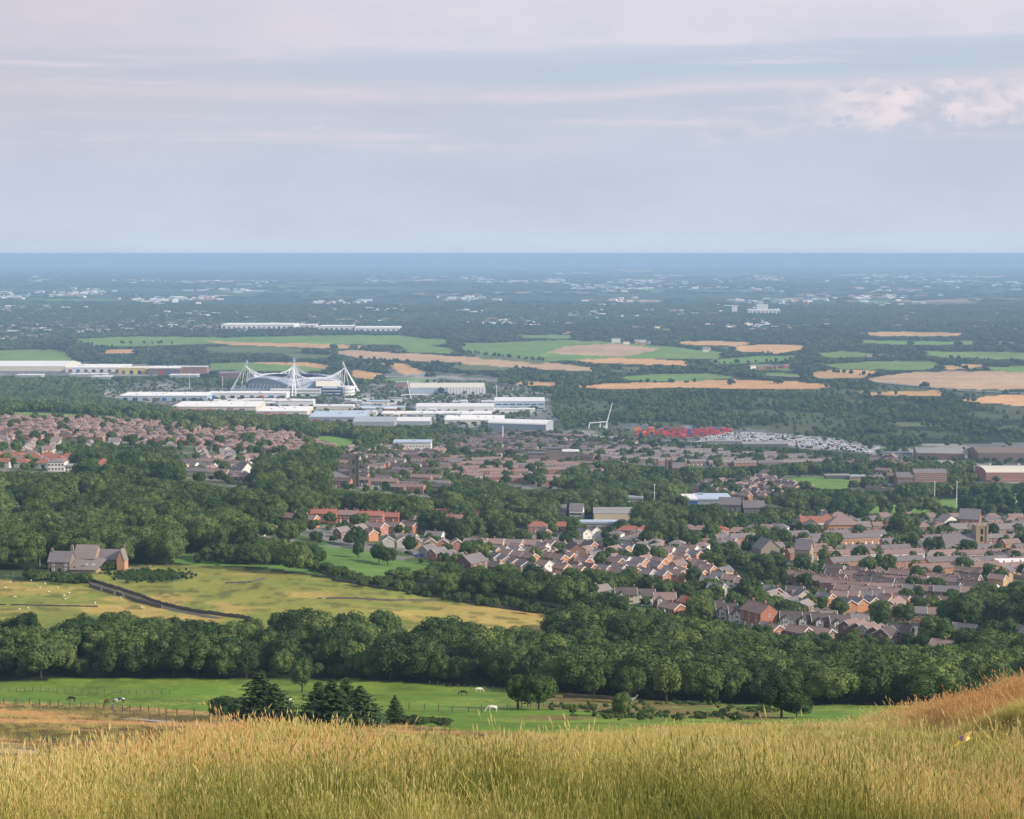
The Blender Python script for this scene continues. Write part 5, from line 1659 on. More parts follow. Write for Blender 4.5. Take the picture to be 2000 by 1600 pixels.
for k in range(4):
    A_, B_ = nodes[k], nodes[(k + 1) % 4]
    mid = (A_ + B_) / 2
    outn = Vector((mid.x - mx, mid.y - my, 0)).normalized()
    up_, lo_, outr, inr = [], [], [], []
    for i in range(NS + 1):
        s = i / NS
        q4 = 4 * s * (1 - s)
        p = A_.lerp(B_, s)
        cpt = Vector((mx, my, 0))
        outer = p * 1.0 + outn * (q4 * 13 - 3)
        up = Vector((p.x, p.y, NODE - 17.5 * q4 ** .72)) + outn * (q4 * 1 - 4)
        ro = Vector((outer.x, outer.y, 9.5 + 16 * q4 ** .85))
        inn = cpt + (Vector((outer.x, outer.y, 0)) - cpt) * .70
        ri = Vector((inn.x, inn.y, 25.5 + 3 * q4))
        up_.append(up); outr.append(ro); inr.append(ri)
    # roof plate with thickness
    q = MB()
    for i in range(NS):
        a_, b_, c_, d_ = outr[i], outr[i + 1], inr[i + 1], inr[i]
        dn = Vector((0, 0, .9))
        q.poly([a_, b_, c_, d_, a_ - dn, b_ - dn, c_ - dn, d_ - dn], [(0, 1, 2, 3), (7, 6, 5, 4), (0, 4, 5, 1), (2, 6, 7, 3)], MATS['lilac_sheet'])
    link('roof', q.mesh('roof'), stad)
    q = MB()
    for i in range(NS):        # thick blue-grey rim arch
        q.tube(outr[i] + outn * .5, outr[i + 1] + outn * .5, 1.9, 1.9, MATS['rim_blue'], 6, cap=False)
    link('rim_arch', q.mesh('rim_arch'), stad)
    q = MB()
    for i in range(NS):        # facade under the arch
        a_, b_ = outr[i] - Vector((0, 0, 1)), outr[i + 1] - Vector((0, 0, 1))
        a0, b0 = Vector((a_.x, a_.y, 0)) - outn * 2, Vector((b_.x, b_.y, 0)) - outn * 2
        m_ = MATS['grey_sheet'] if k != 1 else MATS['pale_blue_sheet']
        q.poly([a0, b0, b_, a_], [(0, 1, 2, 3)], m_)
    link('facade', q.mesh('facade'), stad)
    q = MB()                    # seating tiers seen under the roof
    for r in range(7):
        for i in range(NS):
            f0, f1 = .30 + .1 * r, .39 + .1 * r
            o0, o1 = inr[i], inr[i + 1]
            cpt = Vector((mx, my, 0))
            P0, P1 = cpt + (Vector((o0.x, o0.y, 0)) - cpt) * (.62 + .055 * r), cpt + (Vector((o1.x, o1.y, 0)) - cpt) * (.62 + .055 * r)
            z = 1 + r * 2.6
            w0, w1 = P0 + (P0 - cpt) * .055 / (.62 + .055 * r), P1 + (P1 - cpt) * .055 / (.62 + .055 * r)
            q.poly([P0 + Vector((0, 0, z)), P1 + Vector((0, 0, z)), w1 + Vector((0, 0, z)), w0 + Vector((0, 0, z)), w1 + Vector((0, 0, z + 2.6)), w0 + Vector((0, 0, z + 2.6))], [(0, 1, 2, 3), (3, 2, 4, 5)], MATS['blue_sheet'])
    link('seating_tier', q.mesh('seating_tier'), stad)
    # truss between the masts
    q = MB()
    for i in range(NS):
        q.tube(up_[i], up_[i + 1], .62, .62, WS, 5, cap=False)
    link('upper_chord', q.mesh('upper_chord'), stad)
    q = MB()
    lo_ = [inr[i].lerp(outr[i], .35) + Vector((0, 0, .8)) for i in range(NS + 1)]
    for i in range(NS): q.tube(lo_[i], lo_[i + 1], .35, .35, WS, 5, cap=False)
    link('lower_chord', q.mesh('lower_chord'), stad)
    for i in range(1, NS, 1):
        q = MB()
        q.tube(up_[i], lo_[i + (1 if i % 2 else -1)], .36, .36, WS, 4, cap=False)
        link('truss_member', q.mesh('truss_member'), stad)
        q = MB(); j_ = i + (0 if i % 2 else 0)
        q.tube(up_[i], outr[j_] + Vector((0, 0, .6)), .27, .27, WS, 4, cap=False)
        link('roof_hanger', q.mesh('roof_hanger'), stad)
    for j, i in enumerate((2, 4, 6, NS - 6, NS - 4, NS - 2)):
        q = MB(); q.tube(nodes[k] if i < NS / 2 else nodes[(k + 1) % 4], lo_[i], .34, .34, WS, 4, cap=False); link('stay', q.mesh('stay'), stad)
q = MB()
for i in range(9):
    x = -78 + i * 7
    q.poly([(x, -48 - i * 5.4, 9), (x + 1.2, -48 - i * 5.4 - 1, 9), (x + 5.2, -49 - i * 5.4 - 4, 17), (x + 4, -49 - i * 5.4 - 3, 17)], [(0, 1, 2, 3)], MATS['white_steel'])
link('facade_fin', q.mesh('facade_fin'), stad)
# blocks built against the foot of the bowl
for nm, x0, x1, y0, y1, z0, z1, mt in (('white_wing', -30, 56, -118, -104, 0, 12, 'white_sheet'), ('glass_block', 56, 92, -116, -92, 0, 13, 'blue_glass'), ('service_wing', -100, -30, -92, -70, 0, 9, 'pale_blue_sheet')):
    q = MB(); q.box(x0, x1, y0, y1, z0 - 1, z1, MATS[mt]); w_ = link(nm, q.mesh(nm), stad)
    for z in (3.2, 8.2):
        q = MB(); q.box(x0 + 2, x1 - 2, y0 - .15, y0, z, z + 1.3, MATS['window_glass'] if mt != 'blue_glass' else MATS['white_sheet']); link('window_band', q.mesh('window_band'), w_)
q = MB()
for i in range(20):
    t0, t1 = math.pi * 2 * i / 20, math.pi * 2 * (i + 1) / 20
    for z0, z1, m_ in ((-1, 3.5, 'white_sheet'), (3.5, 4.6, 'window_glass'), (4.6, 9, 'white_sheet'), (9, 10, 'window_glass'), (10, 15, 'white_sheet')):
        r_ = 15 - (.3 if m_ == 'window_glass' else 0)
        q.poly([(96 + r_ * math.cos(t0), -92 + r_ * math.sin(t0), z0), (96 + r_ * math.cos(t1), -92 + r_ * math.sin(t1), z0), (96 + r_ * math.cos(t1), -92 + r_ * math.sin(t1), z1), (96 + r_ * math.cos(t0), -92 + r_ * math.sin(t0), z1)], [(0, 1, 2, 3)], MATS[m_])
q.face([(96 + 15 * math.cos(math.pi * 2 * i / 20), -92 + 15 * math.sin(math.pi * 2 * i / 20), 15) for i in range(20)], MATS['white_sheet'])
link('round_tower', q.mesh('round_tower'), stad)
q = MB(); q.poly([(46, -108, 16), (88, -100, 16), (84, -84, 24), (44, -88, 24)], [(0, 1, 2, 3)], MATS['cream_sheet']); link('sloping_roof', q.mesh('sloping_roof'), stad)

# leaning mast of the footbridge
bp_ = hit(800, 778, 2600)
e = link('footbridge', None, None, bp_); tag(e, 'white footbridge hung from one leaning mast right of the stadium', 'bridge')
q = MB(); q.tube((2, 0, 0), (-4, 0, 30), 1.0, .6, WS); link('mast', q.mesh('mast'), e)
q = MB(); q.path([(-18, 0, 4), (-8, 0, 5.6), (4, 0, 6.2), (18, 0, 6), (32, 0, 5.2)], 1.0, WS); link('deck', q.mesh('deck'), e)
for x in (-14, -6, 8, 16, 26):
    q = MB(); q.tube((-3.6, 0, 28), (x, 0, 5.4), .15, .15, WS, 4); link('cable', q.mesh('cable'), e)


# poles
def pole(px, py, h, label, name='lamp_post', cat='lamp post', dmin=900, r=.16, head=True, group='tall posts in the town'):
    p = hit(px, py, dmin)
    e = link(name, None, None, p); tag(e, label, cat, group)
    q = MB(); q.tube((0, 0, -.5), (0, 0, h), r * 1.3, r, MATS['white_steel'] if r > .14 else MATS['grey_sheet'], 6); link('pole', q.mesh('pole'), e)
    if head:
        q = MB(); q.box(-.8, .8, -.25, .25, h - .1, h + .35, MATS['white_sheet']); link('lamp_head', q.mesh('lamp_head'), e)


pole(982, 858, 17, 'stout pale chimney-like pole below the arched warehouse', dmin=1500, r=.7, head=False, name='flue', cat='chimney')
pole(970, 795, 34, 'very tall floodlight mast left of the wavy-roofed office', dmin=2000, r=.45, name='floodlight_mast', cat='mast')
pole(1825, 985, 18, 'first tall floodlight post in the park right of the flats', dmin=1100, r=.25, name='floodlight_mast', cat='mast')
pole(1868, 990, 20, 'second tall floodlight post in the park right of the flats', dmin=1100, r=.25, name='floodlight_mast', cat='mast')
pole(1882, 1000, 10, 'short floodlight post with wide head in the park', dmin=1100, r=.2, name='floodlight_mast', cat='mast')
pole(1941, 992, 9, 'short floodlight post near the middle of the park field', dmin=1100, r=.2, name='floodlight_mast', cat='mast')
pole(1984, 990, 10, 'last short floodlight post at the right end of the park', dmin=1100, r=.2, name='floodlight_mast', cat='mast')
pole(1278, 1000, 20, 'white post before the pinkish works in the trees', dmin=1000, r=.22)
pole(1605, 1042, 15, 'slim post in front of the grey car park trees', dmin=900, r=.14)
pole(370, 760, 28, 'tall lamp mast left of the stadium', dmin=2600, r=.35)
pole(435, 762, 24, 'lamp mast close to the left stadium mast', dmin=2600, r=.35)
pole(78, 1106, 6.5, 'wooden pole left of the farmhouse', dmin=560, r=.12, head=False, name='utility_pole', cat='pole')
pole(192, 1065, 6.5, 'pale pole in the trees behind the farmhouse', dmin=600, r=.12, head=False, name='utility_pole', cat='pole')

# lattice crane boom and gantry in the scrap yard
cp = hit(1187, 838, 1900)
e = link('crawler_crane', None, None, cp); tag(e, 'crane with long leaning lattice boom in the yard', 'crane')
q = MB()
for dx_, dy_ in ((-.7, 0), (.7, 0), (0, 1.2)): q.tube((-3 + dx_, dy_, 2), (6 + dx_ * .3, dy_, 36), .28, .2, WS, 4)
for k in range(14):
    f = k / 14; g_ = (k + 1) / 14
    q.tube((-3.7 + 9 * f, 0, 2 + 34 * f), (-2.3 + 9 * g_, 0, 2 + 34 * g_), .16, .16, WS, 3)
link('boom', q.mesh('boom'), e)
q = MB(); q.box(-6.5, -1, -2, 3, .9, 3.6, MATS['white_sheet']); link('cab', q.mesh('cab'), e)
for y in (-1.6, 2.6):
    q = MB(); q.box(-7, 0, y - .5, y + .5, -.2, .9, MATS['rubber']); link('track', q.mesh('track'), e)
q = MB(); q.tube((-3, 0, 2), (-1.5, -6, -8), .25, .2, WS, 4); link('counter_stay', q.mesh('counter_stay'), e)
e = link('gantry', None, None, hit(1168, 838, 1900)); tag(e, 'white goods gantry on legs left of the leaning crane', 'gantry')
q = MB(); q.tube((-12, 0, 8), (12, 0, 10), .9, .9, WS, 5); link('beam', q.mesh('beam'), e)
for x in (-12, 3, 12):
    for s in (-1, 1):
        q = MB(); q.tube((x, 0, 8.4), (x + s * 1.2, s * 2, -.5), .45, .45, WS, 5); link('leg', q.mesh('leg'), e)

# ---------------------------------------------------------------- town fill and emission of the houses
zone_all()
HN = {'detached': ('detached_house', 'detached house', 'house'), 'semi': ('semi_detached_house', 'pair of semi-detached houses', 'house'), 'hipped': ('hipped_house', 'hip-roofed house', 'house'), 'hipped_semi': ('hipped_semi_detached_house', 'hip-roofed pair of houses', 'house'),
      'bungalow': ('bungalow', 'bungalow', 'house'), 'terrace': ('terraced_row', 'terrace', 'house'), 'short_terrace': ('short_terrace', 'short terrace', 'house'), 'tudor': ('mock_tudor_house', 'half-timbered house', 'house'), 'big': ('large_house', 'large house', 'house')}
HG = {'detached': 'detached houses of the town', 'semi': 'semi-detached houses of the town', 'hipped': 'hip-roofed houses of the town', 'hipped_semi': 'hip-roofed pairs of houses', 'bungalow': 'bungalows of the town', 'terrace': 'terraces of the town', 'short_terrace': 'short terraces of the town', 'tudor': 'half-timbered houses', 'big': 'large houses of the town'}


def facing(nme, yw, mb):
    """drop windows and doors turned away from this hillside"""
    if nme not in ('window', 'door'): return True
    vs = np.array(mb.v)
    c = vs.mean(0)
    ext = vs.max(0) - vs.min(0)
    nl = np.array([0, -1.0]) if ext[0] > ext[1] else np.array([1.0, 0])
    if ext[0] > ext[1]: nl = nl * (1 if c[1] < 0 else -1)
    else: nl = nl * (1 if c[0] > 0 else -1)
    wy = nl[0] * math.sin(yw) + nl[1] * math.cos(yw)
    return wy < 0.15


order = sorted(range(len(HOUSES)), key=lambda i: HOUSES[i][4].y * (0.75 if HOUSES[i][0] == 'terrace' else 1.0) + (0 if -20 < HOUSES[i][7] < 2020 else 1e6))
NH = 285
HS = 0.82
far = {}
FM = MB()
far_chunks = []


def add_np(mb, src, M):
    b = len(mb.v)
    A = np.array(src.v) @ np.array(M.to_3x3()).T + np.array(M.translation)
    mb.v += [tuple(x) for x in A.tolist()]
    mp_ = [mb.mi(m) for m in src.mats]
    mb.f += [tuple(i + b for i in f) for f in src.f]
    mb.m += [mp_[k] for k in src.m]


for rank, i in enumerate(order):
    kind, wall, roof, v, p, phi, place, px = HOUSES[i]
    yw = yaw_of(phi)
    pc = parts_for(kind, wall, roof, v)
    if rank < NH:
        if pc[1] is None: pc[1] = [(n_, mb, mb.mesh(n_)) for n_, mb in pc[0]]
        nm, look, cat = HN[kind]
        e = link(nm, None, None, p, (0, 0, yw))
        e.scale = (HS, HS, HS)
        big = p.y < 1150
        for n_, mb, me_ in pc[1]:
            if facing(n_, yw, mb):
                link(n_, me_, e)
        auto(e, f"{WALLN[wall]} {look}, {ROOFN[roof]},", place, px, HG[kind], cat, p.y)
    else:
        M = Matrix.Translation(p) @ Matrix.Rotation(yw, 4, 'Z') @ Matrix.Scale(HS, 4)
        for n_, mb in pc[0]:
            if n_ in ('bargeboard', 'door', 'gutter', 'timber') and p.y > 1900: continue
            if facing(n_, yw, mb): add_np(FM, mb, M)
fh = link('distant_houses', FM.mesh('distant_houses'))
tag(fh, 'roofs and walls of the further streets of the town', 'houses', kind='stuff')

# cars
def car_parts(colr):
    body = MB(); m_ = MATS[colr]
    body.prism([(-2.1, .35), (2.1, .35), (2.15, .75), (1.3, .95), (.75, 1.42), (-1.2, 1.45), (-2.0, .98), (-2.15, .8)], -.85, .85, m_)
    gl = MB()
    gl.prism([(1.22, .97), (.72, 1.38), (-1.15, 1.40), (-1.85, .98)], -.87, .87, MATS['window_glass'])
    wh = MB(); wh.tube((-.1, 0, 0), (.1, 0, 0), .33, .33, MATS['rubber'], 10)
    return body.mesh('body'), gl.mesh('side_glass'), wh.mesh('wheel')


CARS = {c: car_parts(c) for c in ('car_white', 'car_silver', 'car_red', 'car_blue', 'car_black')}
cn_ = {'car_white': 'white', 'car_silver': 'silver', 'car_red': 'red', 'car_blue': 'blue', 'car_black': 'black'}


def put_car(x, y, rz, c, place, px):
    b_, g_, w_ = CARS[c]
    e = link('parked_car', None, None, (x, y, float(tz(x, y)) + .02), (0, 0, rz))
    link('body', b_, e); link('side_glass', g_, e)
    for sx in (-.8, .8):
        for sy in (-1.3, 1.3): link('wheel', w_, e, (sx, sy, .33))
    auto(e, f"{cn_[c]} car parked", place, px, 'cars parked by the houses', 'car', y)


nc_ = 0
for i in order[:190]:
    kind, wall, roof, v, p, phi, place, px = HOUSES[i]
    if random.random() < .5:
        yw = yaw_of(phi)
        d_ = random.uniform(8, 10.5)
        x = p.x + math.sin(yw) * d_ + math.cos(yw) * random.uniform(-4, 4); y = p.y - math.cos(yw) * d_
        if not occupied(x, y, -2.0):
            put_car(x, y, yw + random.choice([0, math.pi / 2]), random.choice(['car_white', 'car_white', 'car_silver', 'car_silver', 'car_red', 'car_blue', 'car_black']), place, px)
            nc_ += 1
for k in range(14):
    px, py = random.uniform(1480, 1512), random.uniform(1097, 1116)
    p = hit(px, py, 800)
    put_car(p.x, p.y, math.radians(20), random.choice(['car_white', 'car_silver', 'car_black', 'car_blue']), 'in the grey car park of the right-hand town', px)

# white vans in the storage park, red and orange containers beside it
van = MB()
van.prism([(-2.6, .3), (2.4, .3), (2.5, 1.1), (1.7, 1.4), (1.3, 2.3), (-2.6, 2.35)], -.98, .98, MATS['car_white'])
van.prism([(1.72, 1.42), (1.38, 2.15), (.5, 2.15), (.5, 1.42)], -1.0, 1.0, MATS['window_glass'])
for sx in (-.9, .9):
    for sy in (-1.6, 1.6): van.tube((sx - .1, sy, .33), (sx + .1, sy, .33), .35, .35, MATS['rubber'], 8)
vme = van.mesh('parked_van')


def recolour(mb, a_, b_):
    q = MB(); q.v, q.f, q.m = mb.v, mb.f, mb.m
    q.mats = [MATS[b_] if x == MATS[a_] else x for x in mb.mats]
    return q


VCOL = {'white': van, 'silver': recolour(van, 'car_white', 'car_silver'), 'red': recolour(van, 'car_white', 'car_red'), 'dark blue': recolour(van, 'car_white', 'car_blue'), 'black': recolour(van, 'car_white', 'car_black')}
VMESH = {k: (vme if k == 'white' else v_.mesh('parked_van')) for k, v_ in VCOL.items()}
VPICK = ['white'] * 15 + ['silver'] * 4 + ['red', 'dark blue', 'black', 'black']
VP = [(1345, 866), (1400, 846), (1470, 847), (1560, 853), (1655, 861), (1660, 873), (1715, 876), (1712, 890), (1640, 880), (1540, 872), (1450, 862), (1400, 864)]
w0 = [hit(x, y, 1800) for x, y in VP]
poly = [(p.x, p.y) for p in w0]
xs, ys = [p[0] for p in poly], [p[1] for p in poly]
vans = []
y = min(ys)
rowi = 0
while y < max(ys):
    x = min(xs)
    while x < max(xs):
        if inpoly(np.array([x]), np.array([y]), poly)[0] and random.random() < .86:
            vans.append((x + random.uniform(-.2, .2), y + random.uniform(-.3, .3), rowi))
        x += 2.9
    y += 6.3 if rowi % 2 else 12.5
    rowi += 1
VF = MB()
for k, (x, y, r_) in enumerate(vans):
    vc_ = random.choice(VPICK)
    if k < 290:
        o_ = link('parked_van', VMESH[vc_], None, (x, y, float(tz(x, y))), (0, 0, math.pi * (r_ % 2)))
        auto(o_, f'{vc_} van parked', f"in the storage park, {['nearest','second','third','fourth','fifth','sixth','seventh','eighth','ninth','tenth'][min(9,r_)]} row", float(pix(x, y, 0)[0]), 'vans in rows in the storage park', 'van', y)
    else:
        add_np(VF, VCOL[vc_], Matrix.Translation((x, y, float(tz(x, y)))) @ Matrix.Rotation(math.pi * (r_ % 2), 4, 'Z'))
if VF.v:
    vo_ = link('stored_vehicles', VF.mesh('stored_vehicles')); tag(vo_, 'many more vans, mostly white, parked in rows behind', 'vans', kind='stuff')


def container_mesh(m_):
    q = MB()
    q.box(-3.0, 3.0, -1.2, 1.2, .1, 2.6, MATS[m_])
    for k in range(10):
        x = -2.8 + k * .62
        q.box(x - .1, x + .1, -1.26, -1.2, .2, 2.5, MATS[m_])
    q.box(-3.05, 3.05, -1.25, 1.25, 2.6, 2.7, MATS[m_])
    return q.mesh('shipping_container')


CM = {k: container_mesh(k) for k in ('container_red', 'container_orange', 'container_blue')}
for k in range(150):
    f = random.random()
    px = 1240 + 185 * f
    py = random.uniform(841, 848 + 8 * (1 - abs(f - .5)))
    c_ = 'container_orange' if px < 1280 and random.random() < .5 else ('container_blue' if random.random() < .1 else 'container_red')
    p = hit(px, py, 1800)
    lvl = 2.62 if random.random() < .35 else 0
    sec = ['left end', 'left half', 'middle', 'right half', 'right end'][min(4, int(f * 5))]
    look = {'container_red': 'red', 'container_orange': 'orange', 'container_blue': 'dark blue'}[c_]
    for z in ([0, 2.62] if lvl else [0]):
        o_ = link('shipping_container', CM[c_], None, (p.x, p.y, p.z + z), (0, 0, random.choice([0, 0, math.pi / 2, .2])))
        auto(o_, f"{look} container, {'top of a stack of two,' if z else 'on the ground,'}", f"at the {sec} of the container yard", px, 'containers in the yard', 'container', p.y)

# cars in the retail car parks
parkm = {}
for c in ('car_white', 'car_silver', 'car_red', 'car_blue', 'car_black'):
    q = MB(); q.prism([(-2.1, .2), (2.1, .2), (2.15, .75), (1.3, .95), (.75, 1.42), (-1.2, 1.45), (-2.0, .98), (-2.15, .8)], -.85, .85, MATS[c]); q.prism([(1.22, .97), (.72, 1.38), (-1.15, 1.40), (-1.85, .98)], -.87, .87, MATS['window_glass'])
    parkm[c] = q
Q = MB()
for (x0, x1, y0, y1, n_) in ((420, 620, 780, 790, 220), (640, 800, 784, 800, 160), (640, 800, 806, 826, 120), (740, 960, 776, 786, 120), (200, 330, 765, 772, 60), (1930, 2000, 908, 925, 60), (1700, 1790, 935, 950, 60)):
    for k in range(n_):
        kx, kz = ray(random.uniform(x0, x1), random.uniform(y0, y1))
        Yq = -H / kz
        if y0 > 900: pq = hit(random.uniform(x0, x1), random.uniform(y0, y1), 1200); Xq, Yq = pq.x, pq.y
        else: Xq = kx * Yq
        if occupied(Xq, Yq, -1): continue
        Q_src = parkm[random.choice(['car_white', 'car_white', 'car_silver', 'car_black', 'car_red', 'car_blue'])]
        add_np(Q, Q_src, Matrix.Translation((Xq, Yq, float(tz(Xq, Yq)))) @ Matrix.Rotation(random.choice([0, math.pi / 2]), 4, 'Z'))
co_ = link('car_park_vehicles', Q.mesh('car_park_vehicles')); tag(co_, 'hundreds of cars parked round the retail sheds', 'cars', kind='stuff')

# ---------------------------------------------------------------- far away buildings
Q = MB()
r_ = random.Random(9)
wm_ = [MATS[k] for k in ('white_sheet', 'cream_sheet', 'grey_sheet', 'white_render', 'pink_brick', 'pale_blue_sheet')]
clusters = [(r_.uniform(-200, 2200), r_.uniform(548, 640), r_.uniform(30, 120)) for _ in range(46)] + [(r_.uniform(-100, 2100), r_.uniform(520, 552), r_.uniform(20, 90)) for _ in range(14)] + [(650, 592, 60), (400, 580, 40), (1180, 620, 90), (930, 608, 60), (1340, 610, 50), (1000, 625, 60), (150, 574, 40), (100, 650, 120), (260, 640, 90), (1750, 540, 50), (1490, 640, 80)]
for cx, cy, sp in clusters:
    for k in range(r_.randint(10, 26)):
        px, py = r_.gauss(cx, sp * .6), r_.gauss(cy, 3.2)
        if py < 512: continue
        Yq = F * H / (py - PH); Xq = ray(px, py)[0] * Yq
        big = 1 if py > 620 else 1.0 + (640 - py) / 60
        w_, d_, h_ = r_.uniform(6, 24) * big * (1 if r_.random() < .8 else 1.8), r_.uniform(8, 18) * big, r_.uniform(4, 8) * (1 + .2 * (big - 1))
        z = float(tz(Xq, Yq))
        q = MB(); m_ = r_.choice(wm_)
        q.prism([(-d_ / 2, -3), (d_ / 2, -3), (d_ / 2, h_), (0, h_ * 1.25), (-d_ / 2, h_)], -w_ / 2, w_ / 2, m_)
        add_np(Q, q, Matrix.Translation((Xq, Yq, z)) @ Matrix.Rotation(r_.uniform(-.5, .5), 4, 'Z'))
for k in range(420):          # houses of the villages beyond the stadium
    px, py = r_.choice([r_.uniform(-100, 420), r_.uniform(-100, 700), r_.uniform(-100, 2100)]), r_.uniform(612, 668)
    if 650 < py and px > 100: py -= 25
    Yq = F * H / (py - PH); Xq = ray(px, py)[0] * Yq
    q = MB()
    w_, d_, h_ = r_.uniform(9, 26), 8, 5.5
    q.prism([(-d_ / 2, -2), (d_ / 2, -2), (d_ / 2, h_), (-d_ / 2, h_)], -w_ / 2, w_ / 2, MATS[r_.choice(['white_render', 'pink_brick', 'red_brick', 'cream_render'])])
    q.prism([(-d_ / 2 - .3, h_), (d_ / 2 + .3, h_), (0, h_ + 3)], -w_ / 2 - .3, w_ / 2 + .3, MATS[r_.choice(['slate', 'brown_tile', 'grey_tile'])])
    add_np(Q, q, Matrix.Translation((Xq, Yq, float(tz(Xq, Yq)))) @ Matrix.Rotation(r_.uniform(-.6, .6), 4, 'Z'))
o_ = link('distant_buildings', Q.mesh('distant_buildings')); tag(o_, 'pale specks of sheds and villages scattered over the far plain', 'buildings', kind='stuff')
for a0, a1, yy, hh, dep, lab in ((432, 574, 643, 14, 130, 'long bright white warehouse beyond the fields'), (575, 618, 640, 9, 60, 'low white warehouse right of the long bright one'), (622, 690, 645, 12, 90, 'white ridged warehouse left of the far pair'), (692, 780, 648, 12, 110, 'white ridged warehouse right of the far pair'), (1430, 1440, 612, 28, 14, 'white silo far away on the right'), (1462, 1524, 613, 16, 60, 'white factory far away on the right'), (1478, 1500, 611, 34, 30, 'tall middle block of the white factory far away'), (1195, 1212, 669, 9, 16, 'white farm building at the far fields'), (1240, 1262, 671, 8, 14, 'low farm sheds right of the white farm building')):
    shed('far_warehouse', lab, 'warehouse', a0, a1, yy, hh, dep, 'white_sheet', 'white_sheet', dmin=3500)
for k in range(26):           # hamlet houses among the fields
    px, py = r_.choice([(1500, 721), (1720, 700), (1390, 684), (1260, 672)])
    p = hit(px + r_.gauss(0, 16), py + r_.gauss(0, 1.5), 3300)
    q = MB(); w_ = r_.uniform(9, 18)
    q.prism([(-4, -2), (4, -2), (4, 5.5), (-4, 5.5)], -w_ / 2, w_ / 2, MATS[r_.choice(['white_render', 'red_brick', 'pink_brick'])])
    q.prism([(-4.3, 5.5), (4.3, 5.5), (0, 8.4)], -w_ / 2 - .3, w_ / 2 + .3, MATS[r_.choice(['slate', 'brown_tile'])])
    o_ = link('farm_house', q.mesh('farm_house'), None, p, (0, 0, r_.uniform(-.6, .6)))
    auto(o_, 'small far farm house', 'among the fields left of the motorway' if p.x < 900 else 'among the fields on the right', px, 'houses among the far fields', 'house', p.y)

# motorway: a pale strip across the plain
Q = MB()
pts = [hit(x, y, 3000) for x, y in ((1420, 732), (1480, 734), (1560, 738), (1640, 743), (1720, 749), (1800, 757), (1880, 765), (1990, 770), (2150, 776))]
for a_, b_ in zip(pts[:-1], pts[1:]):
    n_ = Vector((-(b_ - a_).y, (b_ - a_).x, 0)).normalized() * 9
    up = Vector((0, 0, 2.0))
    Q.poly([a_ - n_, b_ - n_, b_ + n_, a_ + n_, a_ - n_ + up, b_ - n_ + up, b_ + n_ + up, a_ + n_ + up], [(4, 5, 6, 7), (0, 1, 5, 4), (2, 3, 7, 6)], MATS['motorway_surface'])
tag(link('motorway', Q.mesh('motorway')), kind='structure')

# ---------------------------------------------------------------- woods and trees
def scatter(d0, d1, per, want, um=0.335, seed=1, jitter=None, maxn=60000):
    """points on the ground of some land uses; per = square metres for one tree"""
    r = np.random.default_rng(seed)
    area = um * (d1 ** 2 - d0 ** 2)
    n = int(min(area / per, maxn * 6))
    Y = np.sqrt(r.uniform(d0 ** 2, d1 ** 2, n)); X = r.uniform(-um, um, n) * Y
    Z = tz(X, Y)
    px, py = pix(X, Y, Z)
    c, _ = landuse(px, py, Y)
    keep = np.zeros(n, bool)
    for w, prob in want.items():
        keep |= (c == LUN.index(w)) & (r.random(n) < prob)
    return X[keep], Y[keep], Z[keep], px[keep], py[keep], c[keep]


OA = np.array(OCC)


def clear_of(X, Y, extra):
    k = np.ones(len(X), bool)
    for s in range(0, len(X), 4000):
        d = np.hypot(X[s:s + 4000, None] - OA[None, :, 0], Y[s:s + 4000, None] - OA[None, :, 1])
        k[s:s + 4000] = (d > OA[None, :, 2] * .8 + extra).all(1)
    return k


